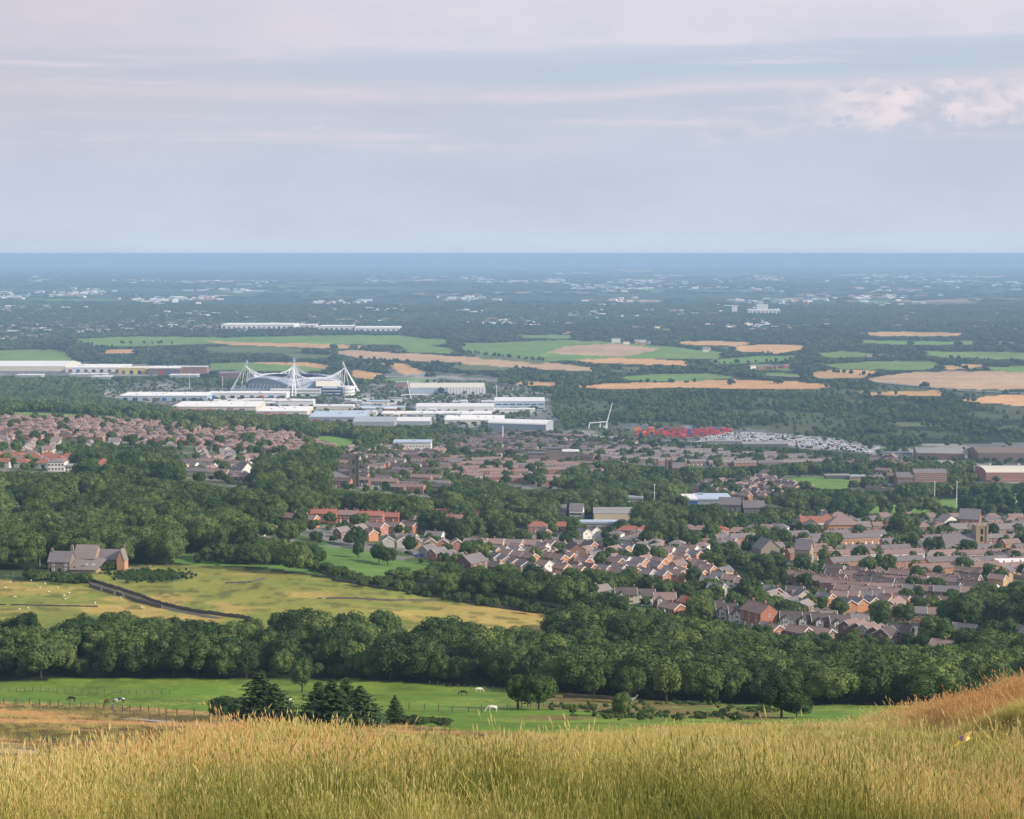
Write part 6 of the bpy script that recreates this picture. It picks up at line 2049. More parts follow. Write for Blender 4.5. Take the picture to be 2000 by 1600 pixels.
def instancer(name, X, Y, Z, S, variants, srcs, tint, label, cat, tilt=0.0, rotz=None, seed=3, SZ=None):
    """a point cloud mesh with a geometry-nodes modifier that stands a copy on each point"""
    n = len(X)
    r = np.random.default_rng(seed)
    me = bpy.data.meshes.new(name)
    me.vertices.add(n)
    me.vertices.foreach_set('co', np.stack([X, Y, Z], 1).astype(np.float32).ravel())
    a = me.attributes.new('scl', 'FLOAT_VECTOR', 'POINT')
    SZ = S if SZ is None else SZ
    a.data.foreach_set('vector', np.stack([S, S, SZ], 1).astype(np.float32).ravel())
    a = me.attributes.new('rot', 'FLOAT_VECTOR', 'POINT')
    rz = r.uniform(0, 6.283, n) if rotz is None else rotz
    a.data.foreach_set('vector', np.stack([r.normal(0, 1, n) * tilt, r.normal(0, 1, n) * tilt, rz], 1).astype(np.float32).ravel())
    a = me.attributes.new('tint', 'FLOAT', 'POINT')
    a.data.foreach_set('value', tint.astype(np.float32))
    a = me.attributes.new('pick', 'INT', 'POINT')
    a.data.foreach_set('value', variants.astype(np.int32))
    me.update()
    o = link(name, me)
    tag(o, label, cat, kind='stuff')
    ng = bpy.data.node_groups.new(name, 'GeometryNodeTree')
    ng.interface.new_socket('Geometry', in_out='INPUT', socket_type='NodeSocketGeometry')
    ng.interface.new_socket('Geometry', in_out='OUTPUT', socket_type='NodeSocketGeometry')
    gi, go = ng.nodes.new('NodeGroupInput'), ng.nodes.new('NodeGroupOutput')
    iop = ng.nodes.new('GeometryNodeInstanceOnPoints')
    join = ng.nodes.new('GeometryNodeJoinGeometry')
    for s in reversed(srcs):
        oi = ng.nodes.new('GeometryNodeObjectInfo')
        oi.transform_space = 'ORIGINAL'
        oi.inputs['Object'].default_value = s
        oi.inputs['As Instance'].default_value = True
        ng.links.new(oi.outputs['Geometry'], join.inputs[0])
    ng.links.new(gi.outputs[0], iop.inputs['Points'])
    ng.links.new(join.outputs[0], iop.inputs['Instance'])
    iop.inputs['Pick Instance'].default_value = True

    def attr(nm, typ):
        q = ng.nodes.new('GeometryNodeInputNamedAttribute')
        q.data_type = typ
        q.inputs['Name'].default_value = nm
        return [x for x in q.outputs if x.enabled and x.name == 'Attribute'][0]
    ng.links.new(attr('pick', 'INT'), iop.inputs['Instance Index'])
    e2r = ng.nodes.new('FunctionNodeEulerToRotation')
    ng.links.new(attr('rot', 'FLOAT_VECTOR'), e2r.inputs[0])
    ng.links.new(e2r.outputs[0], iop.inputs['Rotation'])
    ng.links.new(attr('scl', 'FLOAT_VECTOR'), iop.inputs['Scale'])
    ng.links.new(iop.outputs[0], go.inputs[0])
    md = o.modifiers.new('scatter', 'NODES')
    md.node_group = ng
    return o


def tint_of(X, Y, n, seed=0):
    r = np.random.default_rng(seed)
    return np.clip(0.5 + 0.7 * (fbm(X / 70, Y / 70, 3) - .5) + r.normal(0, .20, n), 0, 1)


def one_tree(x, y, z, h, spread, look, place, px, v, tint, name='broadleaf_tree', cat='tree', group='trees of the near wood', rz=None, crown=None, trunk=None, lift=0.0, label=None):
    e = link(name, None, None, (x, y, z), (0, 0, random.uniform(0, 6.28) if rz is None else rz))
    s = h / 12.0
    c = link('crown', crown if crown is not None else CROWNS[v], e, (0, 0, lift))
    c.scale = (s * spread, s * spread, s)
    c['tint'] = float(tint)
    tk = link('trunk', trunk if trunk is not None else TRUNKS[v % 4], e)
    tk.scale = (s, s, s)
    if label: tag(e, label, cat, group)
    else: auto(e, look, place, px, group, cat, y)
    return e, c


def near_place(px, D):
    if D < 470 or True:
        lm = [(90, 'below the left meadow'), (190, 'behind the dark grazing horse'), (300, 'behind the piebald horse'), (440, 'behind the left fence line'), (600, 'behind the tall conifer pair'), (740, 'behind the dense conifer group'), (880, 'between the conifers and the black horse'), (1000, 'behind the black and white horses'), (1120, 'behind the forked field trees'), (1250, 'behind the spreading tree by the brown strip'), (1400, 'behind the bright green tree'), (1520, 'behind the low dark bush'), (1660, 'behind the tall dark field tree'), (1800, 'behind the far green paddock'), (1920, 'above the tan hummock'), (9999, 'above the hummock at the right edge')]
    for a_, s_ in lm:
        if px < a_: return s_


X, Y, Z, px, py, c = scatter(425, 700, 36, {'wood': 1.0}, seed=5)
ok = clear_of(X, Y, 2)
X, Y, Z, px, py = X[ok], Y[ok], Z[ok], px[ok], py[ok]
# thin the points so that crowns do not stand inside one another
kept = []
for i in np.argsort(Y):
    if all((X[i] - X[j]) ** 2 + (Y[i] - Y[j]) ** 2 > 34 for j in kept[-200:]): kept.append(i)
kept = np.array(kept)
X, Y, Z, px, py = X[kept], Y[kept], Z[kept], px[kept], py[kept]
tn = np.clip(tint_of(X, Y, len(X), 1) + rng.normal(0, .16, len(X)) + .05, 0, 1)
topline = np.interp(px, [0, 60, 130, 240, 300, 400, 480, 500, 560, 640, 700, 800, 900, 1000, 1060, 1150, 1250, 1350, 1450, 1550, 1700, 1850, 2000], [1198, 1192, 1190, 1194, 1203, 1212, 1216, 1178, 1160, 1167, 1187, 1182, 1192, 1207, 1210, 1160, 1100, 1100, 1100, 1100, 1100, 1100, 1100])
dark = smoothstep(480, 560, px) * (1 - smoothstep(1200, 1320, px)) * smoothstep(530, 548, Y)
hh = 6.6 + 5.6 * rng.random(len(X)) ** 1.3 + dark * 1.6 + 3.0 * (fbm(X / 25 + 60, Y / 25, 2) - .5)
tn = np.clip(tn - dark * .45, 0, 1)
fac = np.ones(len(X))
for s in (1.0, .85, .72, .6, .5, .4):
    tx, ty = pix(X, Y, Z + hh * s)
    fac = np.where(ty < topline, s * .85, fac)
tx, ty = pix(X, Y, Z + hh * fac)
fac2 = np.where(px > 1050, np.maximum(fit_heights(X, Y, Z, hh), .29), 1.0)
fac = np.minimum(fac, fac2)
g_ok = (fac > .28) & ~((ty < topline) & (fac < .5))
X, Y, Z, px, py, tn, dark, hh = X[g_ok], Y[g_ok], Z[g_ok], px[g_ok], py[g_ok], tn[g_ok], dark[g_ok], (hh * fac)[g_ok]
N_IND = 262
inview = (px > -40) & (px < 2040)
idx = np.nonzero(inview)[0][np.argsort((hh / Y)[inview])[::-1][:N_IND]]
ind = np.zeros(len(X), bool); ind[idx] = True
src = [None] * len(CROWNS)
for i in np.nonzero(ind)[0]:
    v = int(rng.integers(len(CROWNS)))
    if None in src and rng.random() < .5: v = src.index(None)
    look = f"{'dark' if tn[i] < .35 else ('bright' if tn[i] > .68 else 'mid-green')} {'tall' if hh[i] > 13 else ('broad' if v % 2 else 'rounded')} tree, {'front edge' if Y[i] < 500 else ('middle' if Y[i] < 560 else 'far side')} of wood,"
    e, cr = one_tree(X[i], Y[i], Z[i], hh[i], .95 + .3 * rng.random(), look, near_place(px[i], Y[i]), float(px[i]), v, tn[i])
    if src[v] is None: src[v] = cr
rest = ~ind
nv = rng.integers(0, len(CROWNS), rest.sum())
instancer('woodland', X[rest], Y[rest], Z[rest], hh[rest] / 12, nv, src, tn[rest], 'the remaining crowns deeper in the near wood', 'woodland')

# understorey that fills the wood's floor
X, Y, Z, px, py, c = scatter(432, 640, 60, {'wood': 1.0}, seed=8)
ok = clear_of(X, Y, 2)
instancer('undergrowth', X[ok], Y[ok], Z[ok] - .3, .25 + .2 * rng.random(ok.sum()), rng.integers(0, len(CROWNS), ok.sum()), src, tint_of(X[ok], Y[ok], ok.sum(), 2) * .7, 'bushes and saplings under the near wood', 'undergrowth')

# valley wood and all trees to 2.3 km
X, Y, Z, px, py, c = scatter(640, 1450, 72, {'wood': .98, 'trees': .97, 'rough': .0}, seed=6)
ok = clear_of(X, Y, 3.0) & ((Y > 700) | (c == LUN.index('trees')) | ((px > 860) & (px < 1180)))
X, Y, Z, c = X[ok], Y[ok], Z[ok], c[ok]
s_ = (8.5 + 6.5 * rng.random(len(X)) ** 1.5 + 4.0 * (fbm(X / 60 + 3, Y / 60, 2) - .5)) / 12
ff = fit_heights(X, Y, Z, s_ * 12)
ff = np.where(c == LUN.index('trees'), np.maximum(ff, .55), ff)
_x, _y = pix(X, Y, Z + 4)
ff = np.where((_x > 700) & (Y < 900), np.maximum(ff, .33), ff)
k_ = ff > .25
X, Y, Z, s_, ff = X[k_], Y[k_], Z[k_], s_[k_], ff[k_]
sz_ = s_ * ff
s_ = s_ * np.maximum(ff, .55) ** .8
instancer('valley_woodland', X, Y, Z, s_, rng.integers(0, len(CROWNS), len(X)), src, tint_of(X, Y, len(X), 3), 'massed crowns filling the valley beyond the farmhouse', 'woodland', SZ=sz_)
X, Y, Z, px, py, c = scatter(680, 2300, 88, {'town': .6}, seed=7)
ok = clear_of(X, Y, 2.2) & (rng.random(len(X)) < np.where((px < 680) & (Y > 1150), .5, 1.0))
X, Y, Z = X[ok], Y[ok], Z[ok]
s_ = (2.6 + 7.0 * rng.random(len(X)) ** 1.7) / 12
instancer('garden_trees', X, Y, Z, s_, rng.integers(0, len(CROWNS), len(X)), src, tint_of(X, Y, len(X), 4), 'small trees and hedges between the houses', 'garden trees')

# far crowns: coarser leaves
smalls = []
for k, mesh_ in enumerate(SMALL):
    p = hit([862, 1045, 1085, 1330][k], [770, 748, 749, 790][k], 2400)
    o_, c_ = one_tree(p.x, p.y, p.z, 12, 1.0, '', '', 0, 0, .4, crown=mesh_, name='field_tree', group='lone trees in the far fields', label=['lone round tree right of the sports hall', 'left one of two lone trees at the tan field', 'right one of two lone trees at the tan field', 'lone tree at the edge of the scrubland'][k])
    smalls.append(c_)
X, Y, Z, px, py, c = scatter(1450, 3300, 105, {'wood': .95, 'trees': .9, 'industry': .30, 'town': .05}, seed=16)
ok = clear_of(X, Y, 1.5)
# openings in the waste land on the right
op = fbm(X / 70, Y / 110, 3) > .53
ok &= ~((Y > 1950) & (px > 1050) & op & (rng.random(len(X)) < .8))
ok &= ~((Y > 1950) & (Y < 3300) & (px > 1750) & (fbm(X / 120 + 9, Y / 160, 3) > .40) & (rng.random(len(X)) < .8))
X, Y, Z, px, cc_ = X[ok], Y[ok], Z[ok], px[ok], c[ok]
s_ = (7.0 + 5 * rng.random(len(X))) / 12
s_ = np.where((px > 1050) & (Y > 1950), s_ * .72, s_)
ff = fit_heights(X, Y, Z, s_ * 12)
ff = np.where(cc_ == LUN.index('industry'), np.maximum(ff, .5), ff)
k_ = ff > .25
X, Y, Z, s_, ff = X[k_], Y[k_], Z[k_], s_[k_], ff[k_]
sz_ = s_ * ff
s_ = s_ * np.maximum(ff, .6)
instancer('scrub_woodland', X, Y, Z, s_, rng.integers(0, 4, len(X)), smalls, np.clip(tint_of(X, Y, len(X), 5) * 1.3 + .1, 0, 1), 'woodland and scrub between the town and the plain', 'woodland', SZ=sz_)
tin = []
for k, mesh_ in enumerate(TINY):
    p = hit([1427, 1520, 1806][k], [752, 750, 757][k], 3000)
    o_, c_ = one_tree(p.x, p.y, p.z, 10, 1.0, '', '', 0, 0, .3, crown=mesh_, name='field_tree', group='lone trees in the far fields', label=['dark lone tree on the far tan field', 'dark lone tree pair on the far tan field', 'wide dark clump of trees in the pinkish field'][k])
    tin.append(c_)
X, Y, Z, px, py, c = scatter(3300, 8200, 620, {'wood': .93, 'industry': .1, 'town': .5}, seed=17)
ok = clear_of(X, Y, 8)
X, Y, Z = X[ok], Y[ok], Z[ok]
s_ = (7.0 + 5 * rng.random(len(X))) / 12
ff = fit_heights(X, Y, Z, s_ * 12)
k_ = ff > .25
X, Y, Z, s_, ff = X[k_], Y[k_], Z[k_], s_[k_], ff[k_]
s_ = s_ * ff
instancer('plain_woodland', X, Y, Z - 1, s_ * 1.25, rng.integers(0, 3, len(X)), tin, tint_of(X / 6, Y / 6, len(X), 6) * .8, 'woods and hedges of the plain beyond the stadium', 'woodland', SZ=s_)
X, Y, Z, px, py, c = scatter(8200, 30000, 26000, {'wood': .95}, seed=18)
k_ = fbm(X / 900, Y / 700, 3) > .47
X, Y, Z = X[k_], Y[k_], Z[k_]
instancer('horizon_woods', X, Y, Z - 3, (26 + 40 * rng.random(len(X))) / 12, rng.integers(0, 3, len(X)), tin, tint_of(X / 60, Y / 60, len(X), 7) * .5, 'dark bands of trees far out on the plain', 'woodland', SZ=np.full(len(X), 13 / 12.))
# lines of trees across the fields
LN = [((900, 690), (1060, 706)), ((1140, 715), (1240, 728)), ((1230, 728), (1330, 722)), ((1380, 712), (1560, 706)), ((1480, 690), (1600, 700)), ((1560, 700), (1720, 706)), ((700, 702), (900, 716)), ((130, 668), (230, 684)), ((230, 672), (340, 672)), ((1000, 720), (1130, 742)), ((1230, 748), (1380, 748)), ((1640, 752), (1740, 762)), ((1560, 722), (1700, 735)), ((1100, 664), (1300, 666)), ((1700, 686), (1760, 704)), ((1850, 700), (1990, 710)), ((1850, 712), (1890, 722))]
LX, LY = [], []
for a_, b_ in LN:
    p, q_ = hit(*a_, 3000), hit(*b_, 3000)
    n_ = int((p - q_).length / 13)
    for k in range(n_):
        if random.random() < .75:
            g_ = p.lerp(q_, (k + random.random()) / n_); LX.append(g_.x); LY.append(g_.y + random.uniform(-6, 6))
LX, LY = np.array(LX), np.array(LY)
instancer('hedgerows', LX, LY, tz(LX, LY) - .5, .35 + .6 * rng.random(len(LX)), rng.integers(0, 4, len(LX)), smalls, tint_of(LX, LY, len(LX), 9) * .6, 'hedgerow trees along the field edges', 'hedge')

# ---------------------------------------------------------------- trees that stand alone
def T_(px, py, h, spread, v, tint, label, dmin=180, **k):
    p = hit(px, py, dmin)
    return one_tree(p.x, p.y, p.z, h, spread, '', '', px, v, tint, group='single trees in the fields', label=label, **k)


T_(655, 1130, 4.6, .9, 1, .35, 'small round tree on the wall between the two meadows', 600)
T_(700, 1090, 7.5, .95, 2, .3, 'round tree standing in the bright green field', 620)
T_(740, 1100, 8.5, .9, 4, .2, 'left one of two dark trees side by side in the bright green field', 620)
T_(757, 1104, 8.0, .95, 6, .3, 'right one of two dark trees side by side in the bright green field', 620)
T_(1012, 1384, 6.4, .8, 0, .45, 'forked field tree left of the pair in the pasture', 250)
T_(1052, 1386, 6.6, .95, 3, .35, 'spreading dark tree right of the forked one in the pasture', 250)
T_(1160, 1366, 8.6, 1.0, 5, .5, 'spreading flat-topped tree beside the brown strip', 300)
T_(1232, 1366, 8.4, .95, 7, .42, 'rounded tree between the flat-topped and the bright green one', 300)
T_(1302, 1374, 11.0, .85, 2, .9, 'tall bright green tree with pale trunks at the wood edge', 300)
T_(1350, 1366, 9.0, .9, 8, .5, 'dull green tree right of the bright green one', 300)
T_(1526, 1402, 8.8, 1.0, 4, .1, 'tall very dark tree alone before the far green paddock', 250)
T_(1556, 1402, 4.8, 1.3, 1, .15, 'low dark tree against the right side of the tall dark one', 250)
T_(1215, 1402, 4.6, .8, 8, .75, 'thin pale sapling in the pasture, sky-green and sparse', 220)
T_(590, 1352, 8.6, .8, 0, .5, 'broad tree with bare trunk standing forward of the wood on the left', 300)
for px_, py_, h_, sp, lab in ((1434, 1408, 1.6, 1.8, 'low dark bush at the crest of the grass'), (800, 1415, 1.3, 2.6, 'low brown-green shrubs right of the conifer group'), (860, 1418, 1.1, 2.2, 'lowest shrub at the end of the shrubby line'), (1320, 1408, 1.2, 1.4, 'small olive bush beside the pasture track')):
    p = hit(px_, py_, 200)
    e = link('bush', None, None, p); tag(e, lab, 'bush', 'bushes in the pasture')
    q = link('foliage', BUSH[px_ % 2], e); q.scale = (h_ / 3 * sp, h_ / 3 * sp, h_ / 3); q['tint'] = .25
    q = MB()
    for a_ in range(5): q.tube((0, 0, -.2), (math.cos(a_ * 1.3) * .5, math.sin(a_ * 1.3) * .5, h_ * .6), .06, .03, MATS['bark'], 5)
    link('stem', q.mesh('stem'), e)
CF = [conifer_mesh('needles', 50 + k, 10, 5.2) for k in range(4)]


def conifer(px, py, h, w, v, label):
    p = hit(px, py, 200)
    e = link('conifer', None, None, p, (0, 0, v * 1.7)); tag(e, label, 'conifer', 'conifers at the crest of the hill')
    c = link('needles', CF[v], e); c.scale = (w / 5.2, w / 5.2, h / 10); c['tint'] = .25 + .12 * v
    q = MB(); q.tube((0, 0, -.5), (0, 0, h * .97), .16, .03, MATS['bark'], 7); link('trunk', q.mesh('trunk'), e)


conifer(508, 1414, 8.8, 9.0, 0, 'tallest pointed conifer of the left pair')
conifer(538, 1416, 6.4, 8.2, 1, 'lower conifer leaning on the right of the tallest one')
conifer(624, 1418, 7.0, 8.2, 2, 'left conifer of the dense group of four')
conifer(648, 1420, 7.2, 8.6, 0, 'low inner conifer of the dense group of four')
conifer(676, 1418, 7.6, 8.6, 3, 'tallest inner conifer of the dense group of four')
conifer(704, 1420, 6.4, 8.4, 1, 'right conifer of the dense group of four')
conifer(772, 1414, 4.8, 4.0, 1, 'thin young conifer standing alone right of the group')
e, c_ = T_(446, 1404, 3.6, 1.9, 4, .1, 'low windswept thorn left of the conifers', 200)

# ---------------------------------------------------------------- walls and fences
def stone_wall(pts, label, h=1.1, dmin=500, wid=.5):
    Ps = []
    for (x0, y0), (x1, y1) in zip(pts[:-1], pts[1:]):
        a_, b_ = hit(x0, y0, dmin), hit(x1, y1, dmin)
        n_ = max(2, int((b_ - a_).length / 1.6))
        Ps += [a_.lerp(b_, k / n_) for k in range(n_)]
    q = MB()
    for a_, b_ in zip(Ps[:-1], Ps[1:]):
        if random.random() < .05: continue
        d_ = (b_ - a_); d_.z = 0
        if d_.length < .01: continue
        n_ = Vector((-d_.y, d_.x, 0)).normalized() * wid / 2
        za, zb = float(tz(a_.x, a_.y)), float(tz(b_.x, b_.y))
        ha, hb_ = h * random.uniform(.75, 1.1), h * random.uniform(.75, 1.1)
        v_ = [Vector((a_.x, a_.y, za - .4)) - n_, Vector((b_.x, b_.y, zb - .4)) - n_, Vector((b_.x, b_.y, zb - .4)) + n_, Vector((a_.x, a_.y, za - .4)) + n_]
        t_ = [Vector((a_.x, a_.y, za + ha)) - n_ * .6, Vector((b_.x, b_.y, zb + hb_)) - n_ * .6, Vector((b_.x, b_.y, zb + hb_)) + n_ * .6, Vector((a_.x, a_.y, za + ha)) + n_ * .6]
        q.poly(v_ + t_, [(4, 5, 6, 7), (0, 1, 5, 4), (1, 2, 6, 5), (2, 3, 7, 6), (3, 0, 4, 7)], MATS['dark_stone'])
    o = link('stone_wall', q.mesh('stone_wall')); tag(o, label, 'wall', 'dry stone walls on the hill')


stone_wall([(150, 1128), (200, 1142), (250, 1158), (310, 1180), (380, 1196), (440, 1204), (500, 1213)], 'dark wall along the far side of the farm lane', 1.3)
stone_wall([(175, 1146), (220, 1160), (262, 1174), (320, 1190)], 'dark wall along the near side of the farm lane', 1.3)
stone_wall([(590, 1104), (660, 1136), (720, 1146), (800, 1158), (880, 1172), (960, 1186), (1080, 1200), (1150, 1206)], 'long low wall along the upper edge of the meadow')
stone_wall([(620, 1170), (760, 1174), (860, 1174)], 'short low wall crossing the tan end of the meadow', .7)
stone_wall([(440, 1140), (490, 1138), (520, 1130)], 'tumbled wall fragment in the middle of the meadow', .7)
stone_wall([(245, 1118), (300, 1108)], 'pale wall climbing right from the farmhouse gable', 1.0)
stone_wall([(-40, 1182), (100, 1184), (200, 1186)], 'faint wall crossing the left meadow', .5)
stone_wall([(1100, 1362), (1180, 1366), (1230, 1370)], 'grey wall fragment by the brown strip in the pasture', .9, 300)
# lane
Q = MB(); L_ = [hit(x, y, 560) for x, y in ((160, 1133), (200, 1148), (250, 1164), (310, 1184), (380, 1200), (430, 1208))]
for a_, b_ in zip(L_[:-1], L_[1:]):
    for k in range(8):
        p_, r_ = a_.lerp(b_, k / 8), a_.lerp(b_, (k + 1) / 8)
        n_ = Vector((-(r_ - p_).y, (r_ - p_).x, 0)).normalized() * 1.6
        f = lambda v: (v.x, v.y, float(tz(v.x, v.y)) + .12)
        Q.poly([f(p_ - n_), f(r_ - n_), f(r_ + n_), f(p_ + n_)], [(0, 1, 2, 3)], MATS['dark_stone'])
tag(link('farm_track', Q.mesh('farm_track')), kind='structure')
Q = MB(); L_ = [hit(x, y, 120) for x, y in ((250, 1404), (320, 1410), (380, 1416), (440, 1420), (520, 1424), (600, 1426))]
for a_, b_ in zip(L_[:-1], L_[1:]):
    for k in range(8):
        p_, r_ = a_.lerp(b_, k / 8), a_.lerp(b_, (k + 1) / 8)
        n_ = Vector((-(r_ - p_).y, (r_ - p_).x, 0)).normalized() * 1.5
        f = lambda v: (v.x, v.y, float(tz(v.x, v.y)) + .06)
        Q.poly([f(p_ - n_), f(r_ - n_), f(r_ + n_), f(p_ + n_)], [(0, 1, 2, 3)], MATS['concrete'])
tag(link('moor_track', Q.mesh('moor_track')), kind='structure')


def fence(pts, n, label, h=1.25, dmin=200, wires=3, lean=.04):
    e = link('fence', None, None, hit(*pts[0], dmin)); tag(e, label, 'fence', 'post and wire fences round the pasture')
    base = Vector(e.location)
    W_ = [hit(x, y, dmin) for x, y in pts]
    seg = [(W_[i + 1] - W_[i]).length for i in range(len(W_) - 1)]
    tot = sum(seg); out_ = []
    for k in range(n):
        d_ = tot * k / (n - 1); i = 0
        while i < len(seg) - 1 and d_ > seg[i]: d_ -= seg[i]; i += 1
        p = W_[i].lerp(W_[i + 1], min(1, d_ / seg[i]))
        p.x += random.uniform(-.2, .2); p.z = float(tz(p.x, p.y)); out_.append(p)
    q = MB(); q.box(-.075, .075, -.075, .075, -.4, h, MATS['wood_post']); pm = q.mesh('post')
    for p in out_:
        o = link('post', pm, e, p - base, (random.gauss(0, lean), random.gauss(0, lean * 1.4), random.uniform(0, 1)))
        o.scale = (1, 1, random.uniform(.85, 1.1))
    for w in range(wires):
        q = MB(); z = h * (.35 + .28 * w)
        for a_, b_ in zip(out_[:-1], out_[1:]):
            q.tube(a_ - base + Vector((0, 0, z)), b_ - base + Vector((0, 0, z)), .008, .008, MATS['grey_sheet'], 3, cap=False)
        link('wire', q.mesh('wire'), e)


fence([(-40, 1374), (60, 1378), (150, 1384), (240, 1390), (340, 1398), (440, 1400)], 24, 'leaning post fence below the pasture on the left')
fence([(225, 1402), (320, 1410), (400, 1416), (520, 1424)], 10, 'second fence beside the pale track on the moor', dmin=150)
fence([(0, 1352), (180, 1354), (330, 1356)], 22, 'fence along the dark foot of the near wood on the left', dmin=350)
fence([(800, 1386), (900, 1392), (1010, 1386), (1100, 1376)], 20, 'fence crossing the pasture before the forked trees', dmin=230)
fence([(840, 1338), (960, 1350), (1080, 1358)], 18, 'fence along the foot of the near wood at the centre', dmin=350)
q = MB(); q.tube((0, 0, 0), (1.6, 0, 1.0), .06, .05, MATS['wood_post'], 5)
tag(link('fence_strut', q.mesh('fence_strut'), None, hit(238, 1390, 200)), 'leaning timber strut against the left fence', 'fence post')


# ---------------------------------------------------------------- animals
def skin_body(name, joints, edges, radii, mat, root=0, sub=2):
    me = bpy.data.meshes.new(name)
    me.from_pydata(joints, edges, [])
    me.materials.append(mat)
    o = bpy.data.objects.new(name, me)
    COL.objects.link(o)
    sk = o.modifiers.new('skin', 'SKIN')
    if not me.skin_vertices: me.attributes.new  # layer is made by the modifier
    lay = me.skin_vertices[0] if me.skin_vertices else None
    if lay is None:
        bpy.context.view_layer.objects.active = o
        bpy.ops.object.modifier_remove(modifier='skin')
        bpy.ops.object.modifier_add(type='SKIN')
        lay = me.skin_vertices[0]
    for k, r_ in enumerate(radii):
        lay.data[k].radius = r_ if isinstance(r_, tuple) else (r_, r_)
        lay.data[k].use_root = (k == root)
    sb = o.modifiers.new('smooth', 'SUBSURF'); sb.levels = sub; sb.render_levels = sub
    o.modifiers['skin'].use_smooth_shade = True if 'skin' in o.modifiers else False
    return o


def horse_skeleton(graze=True, lying=False):
    J, E, R_ = [], [], []

    def add(p, r_, par=None):
        J.append(p); R_.append(r_)
        if par is not None: E.append((par, len(J) - 1))
        return len(J) - 1
    hz_ = 0.0 if not lying else -.72
    pel = add((-.62, 0, 1.22 + hz_), (.27, .30))
    mid = add((-.1, 0, 1.16 + hz_), (.29, .31), pel)
    ch = add((.45, 0, 1.18 + hz_), (.25, .31), mid)
    if graze:
        nk = add((.78, 0, 1.15 + hz_), (.15, .19), ch); n2 = add((1.10, 0, .78), (.11, .14), nk)
        po = add((1.30, 0, .46), (.10, .13), n2); mz = add((1.36, 0, .16), (.065, .085), po)
    else:
        nk = add((.78, 0, 1.42 + hz_), (.15, .19), ch); n2 = add((1.0, 0, 1.70 + hz_), (.11, .14), nk)
        po = add((1.15, 0, 1.86 + hz_), (.10, .12), n2); mz = add((1.46, 0, 1.64 + hz_), (.065, .08), po)
    for s in (-.045, .045): add((J[po][0] - .05, s * 1.6, J[po][2] + .2), .025, po)
    for s in (-1, 1):
        if not lying:
            a_ = add((.45, .15 * s, .92), .12, ch); b_ = add((.47, .16 * s, .55), .062, a_); c_ = add((.46, .16 * s, .14), .045, b_); add((.50, .16 * s, .02), .065, c_)
            a_ = add((-.68, .16 * s, .92), .17, pel); b_ = add((-.80, .17 * s, .60), .075, a_); c_ = add((-.74, .17 * s, .14), .05, b_); add((-.70, .17 * s, .02), .065, c_)
        else:
            a_ = add((.55, .2 * s, .26), .1, ch); b_ = add((.9, .24 * s, .1), .06, a_); add((.6, .26 * s, .06), .045, b_)
            a_ = add((-.6, .25 * s, .3), .15, pel); b_ = add((-.2, .32 * s, .12), .07, a_); add((-.5, .34 * s, .06), .05, b_)
    t1 = add((-.93, 0, 1.24 + hz_), .06, pel); t2 = add((-1.02, 0, .95 + hz_), .07, t1); add((-1.0, 0, max(.15, .55 + hz_)), .03, t2)
    return J, E, R_


def horse(px, py, rz, mat, label, graze=True, lying=False, dmin=230, s=1.0):
    p = hit(px, py, dmin)
    J, E, R_ = horse_skeleton(graze, lying)
    o = skin_body('horse', J, E, R_, MATS[mat])
    o.location = p; o.rotation_euler = (0, 0, rz); o.scale = (s, s, s)
    tag(o, label, 'horse', 'horses in the pasture')
    q = MB()
    J0, J1 = Vector(J[4]), Vector(J[3])
    if graze: q.poly([(.62, -.02, 1.42 - (.7 if lying else 0)), (.62, .02, 1.42 - (.7 if lying else 0)), (1.28, .02, .68), (1.28, -.02, .68), (.72, -.03, 1.22 - (.7 if lying else 0)), (.72, .03, 1.22 - (.7 if lying else 0)), (1.12, .03, .62), (1.12, -.03, .62)], [(0, 1, 2, 3), (4, 7, 6, 5), (0, 4, 5, 1), (2, 6, 7, 3), (1, 5, 6, 2), (0, 3, 7, 4)], MATS['horse_dark' if 'white' not in mat else 'horse_white'])
    if q.v: link('mane', q.mesh('mane'), o)


horse(140, 1371, math.radians(170), 'horse_dark', 'dark horse grazing on the left of the pasture')
horse(208, 1377, math.radians(80), 'horse_bay', 'brown horse seen end-on beside the piebald one', s=.85)
horse(233, 1377, math.radians(200), 'horse_piebald', 'black and white horse near the left fence')
horse(562, 1374, math.radians(15), 'horse_piebald', 'pale patched horse right of the tallest conifer', s=.9)
horse(905, 1359, math.radians(175), 'horse_dark', 'black horse by the fence at the centre of the pasture')
horse(935, 1353, math.radians(10), 'horse_white', 'white horse right of the black one')
horse(961, 1392, math.radians(185), 'horse_white', 'white horse standing lowest in the pasture at the centre')
horse(1237, 1374, math.radians(30), 'horse_white', 'white horse beside the thin sapling', graze=False)
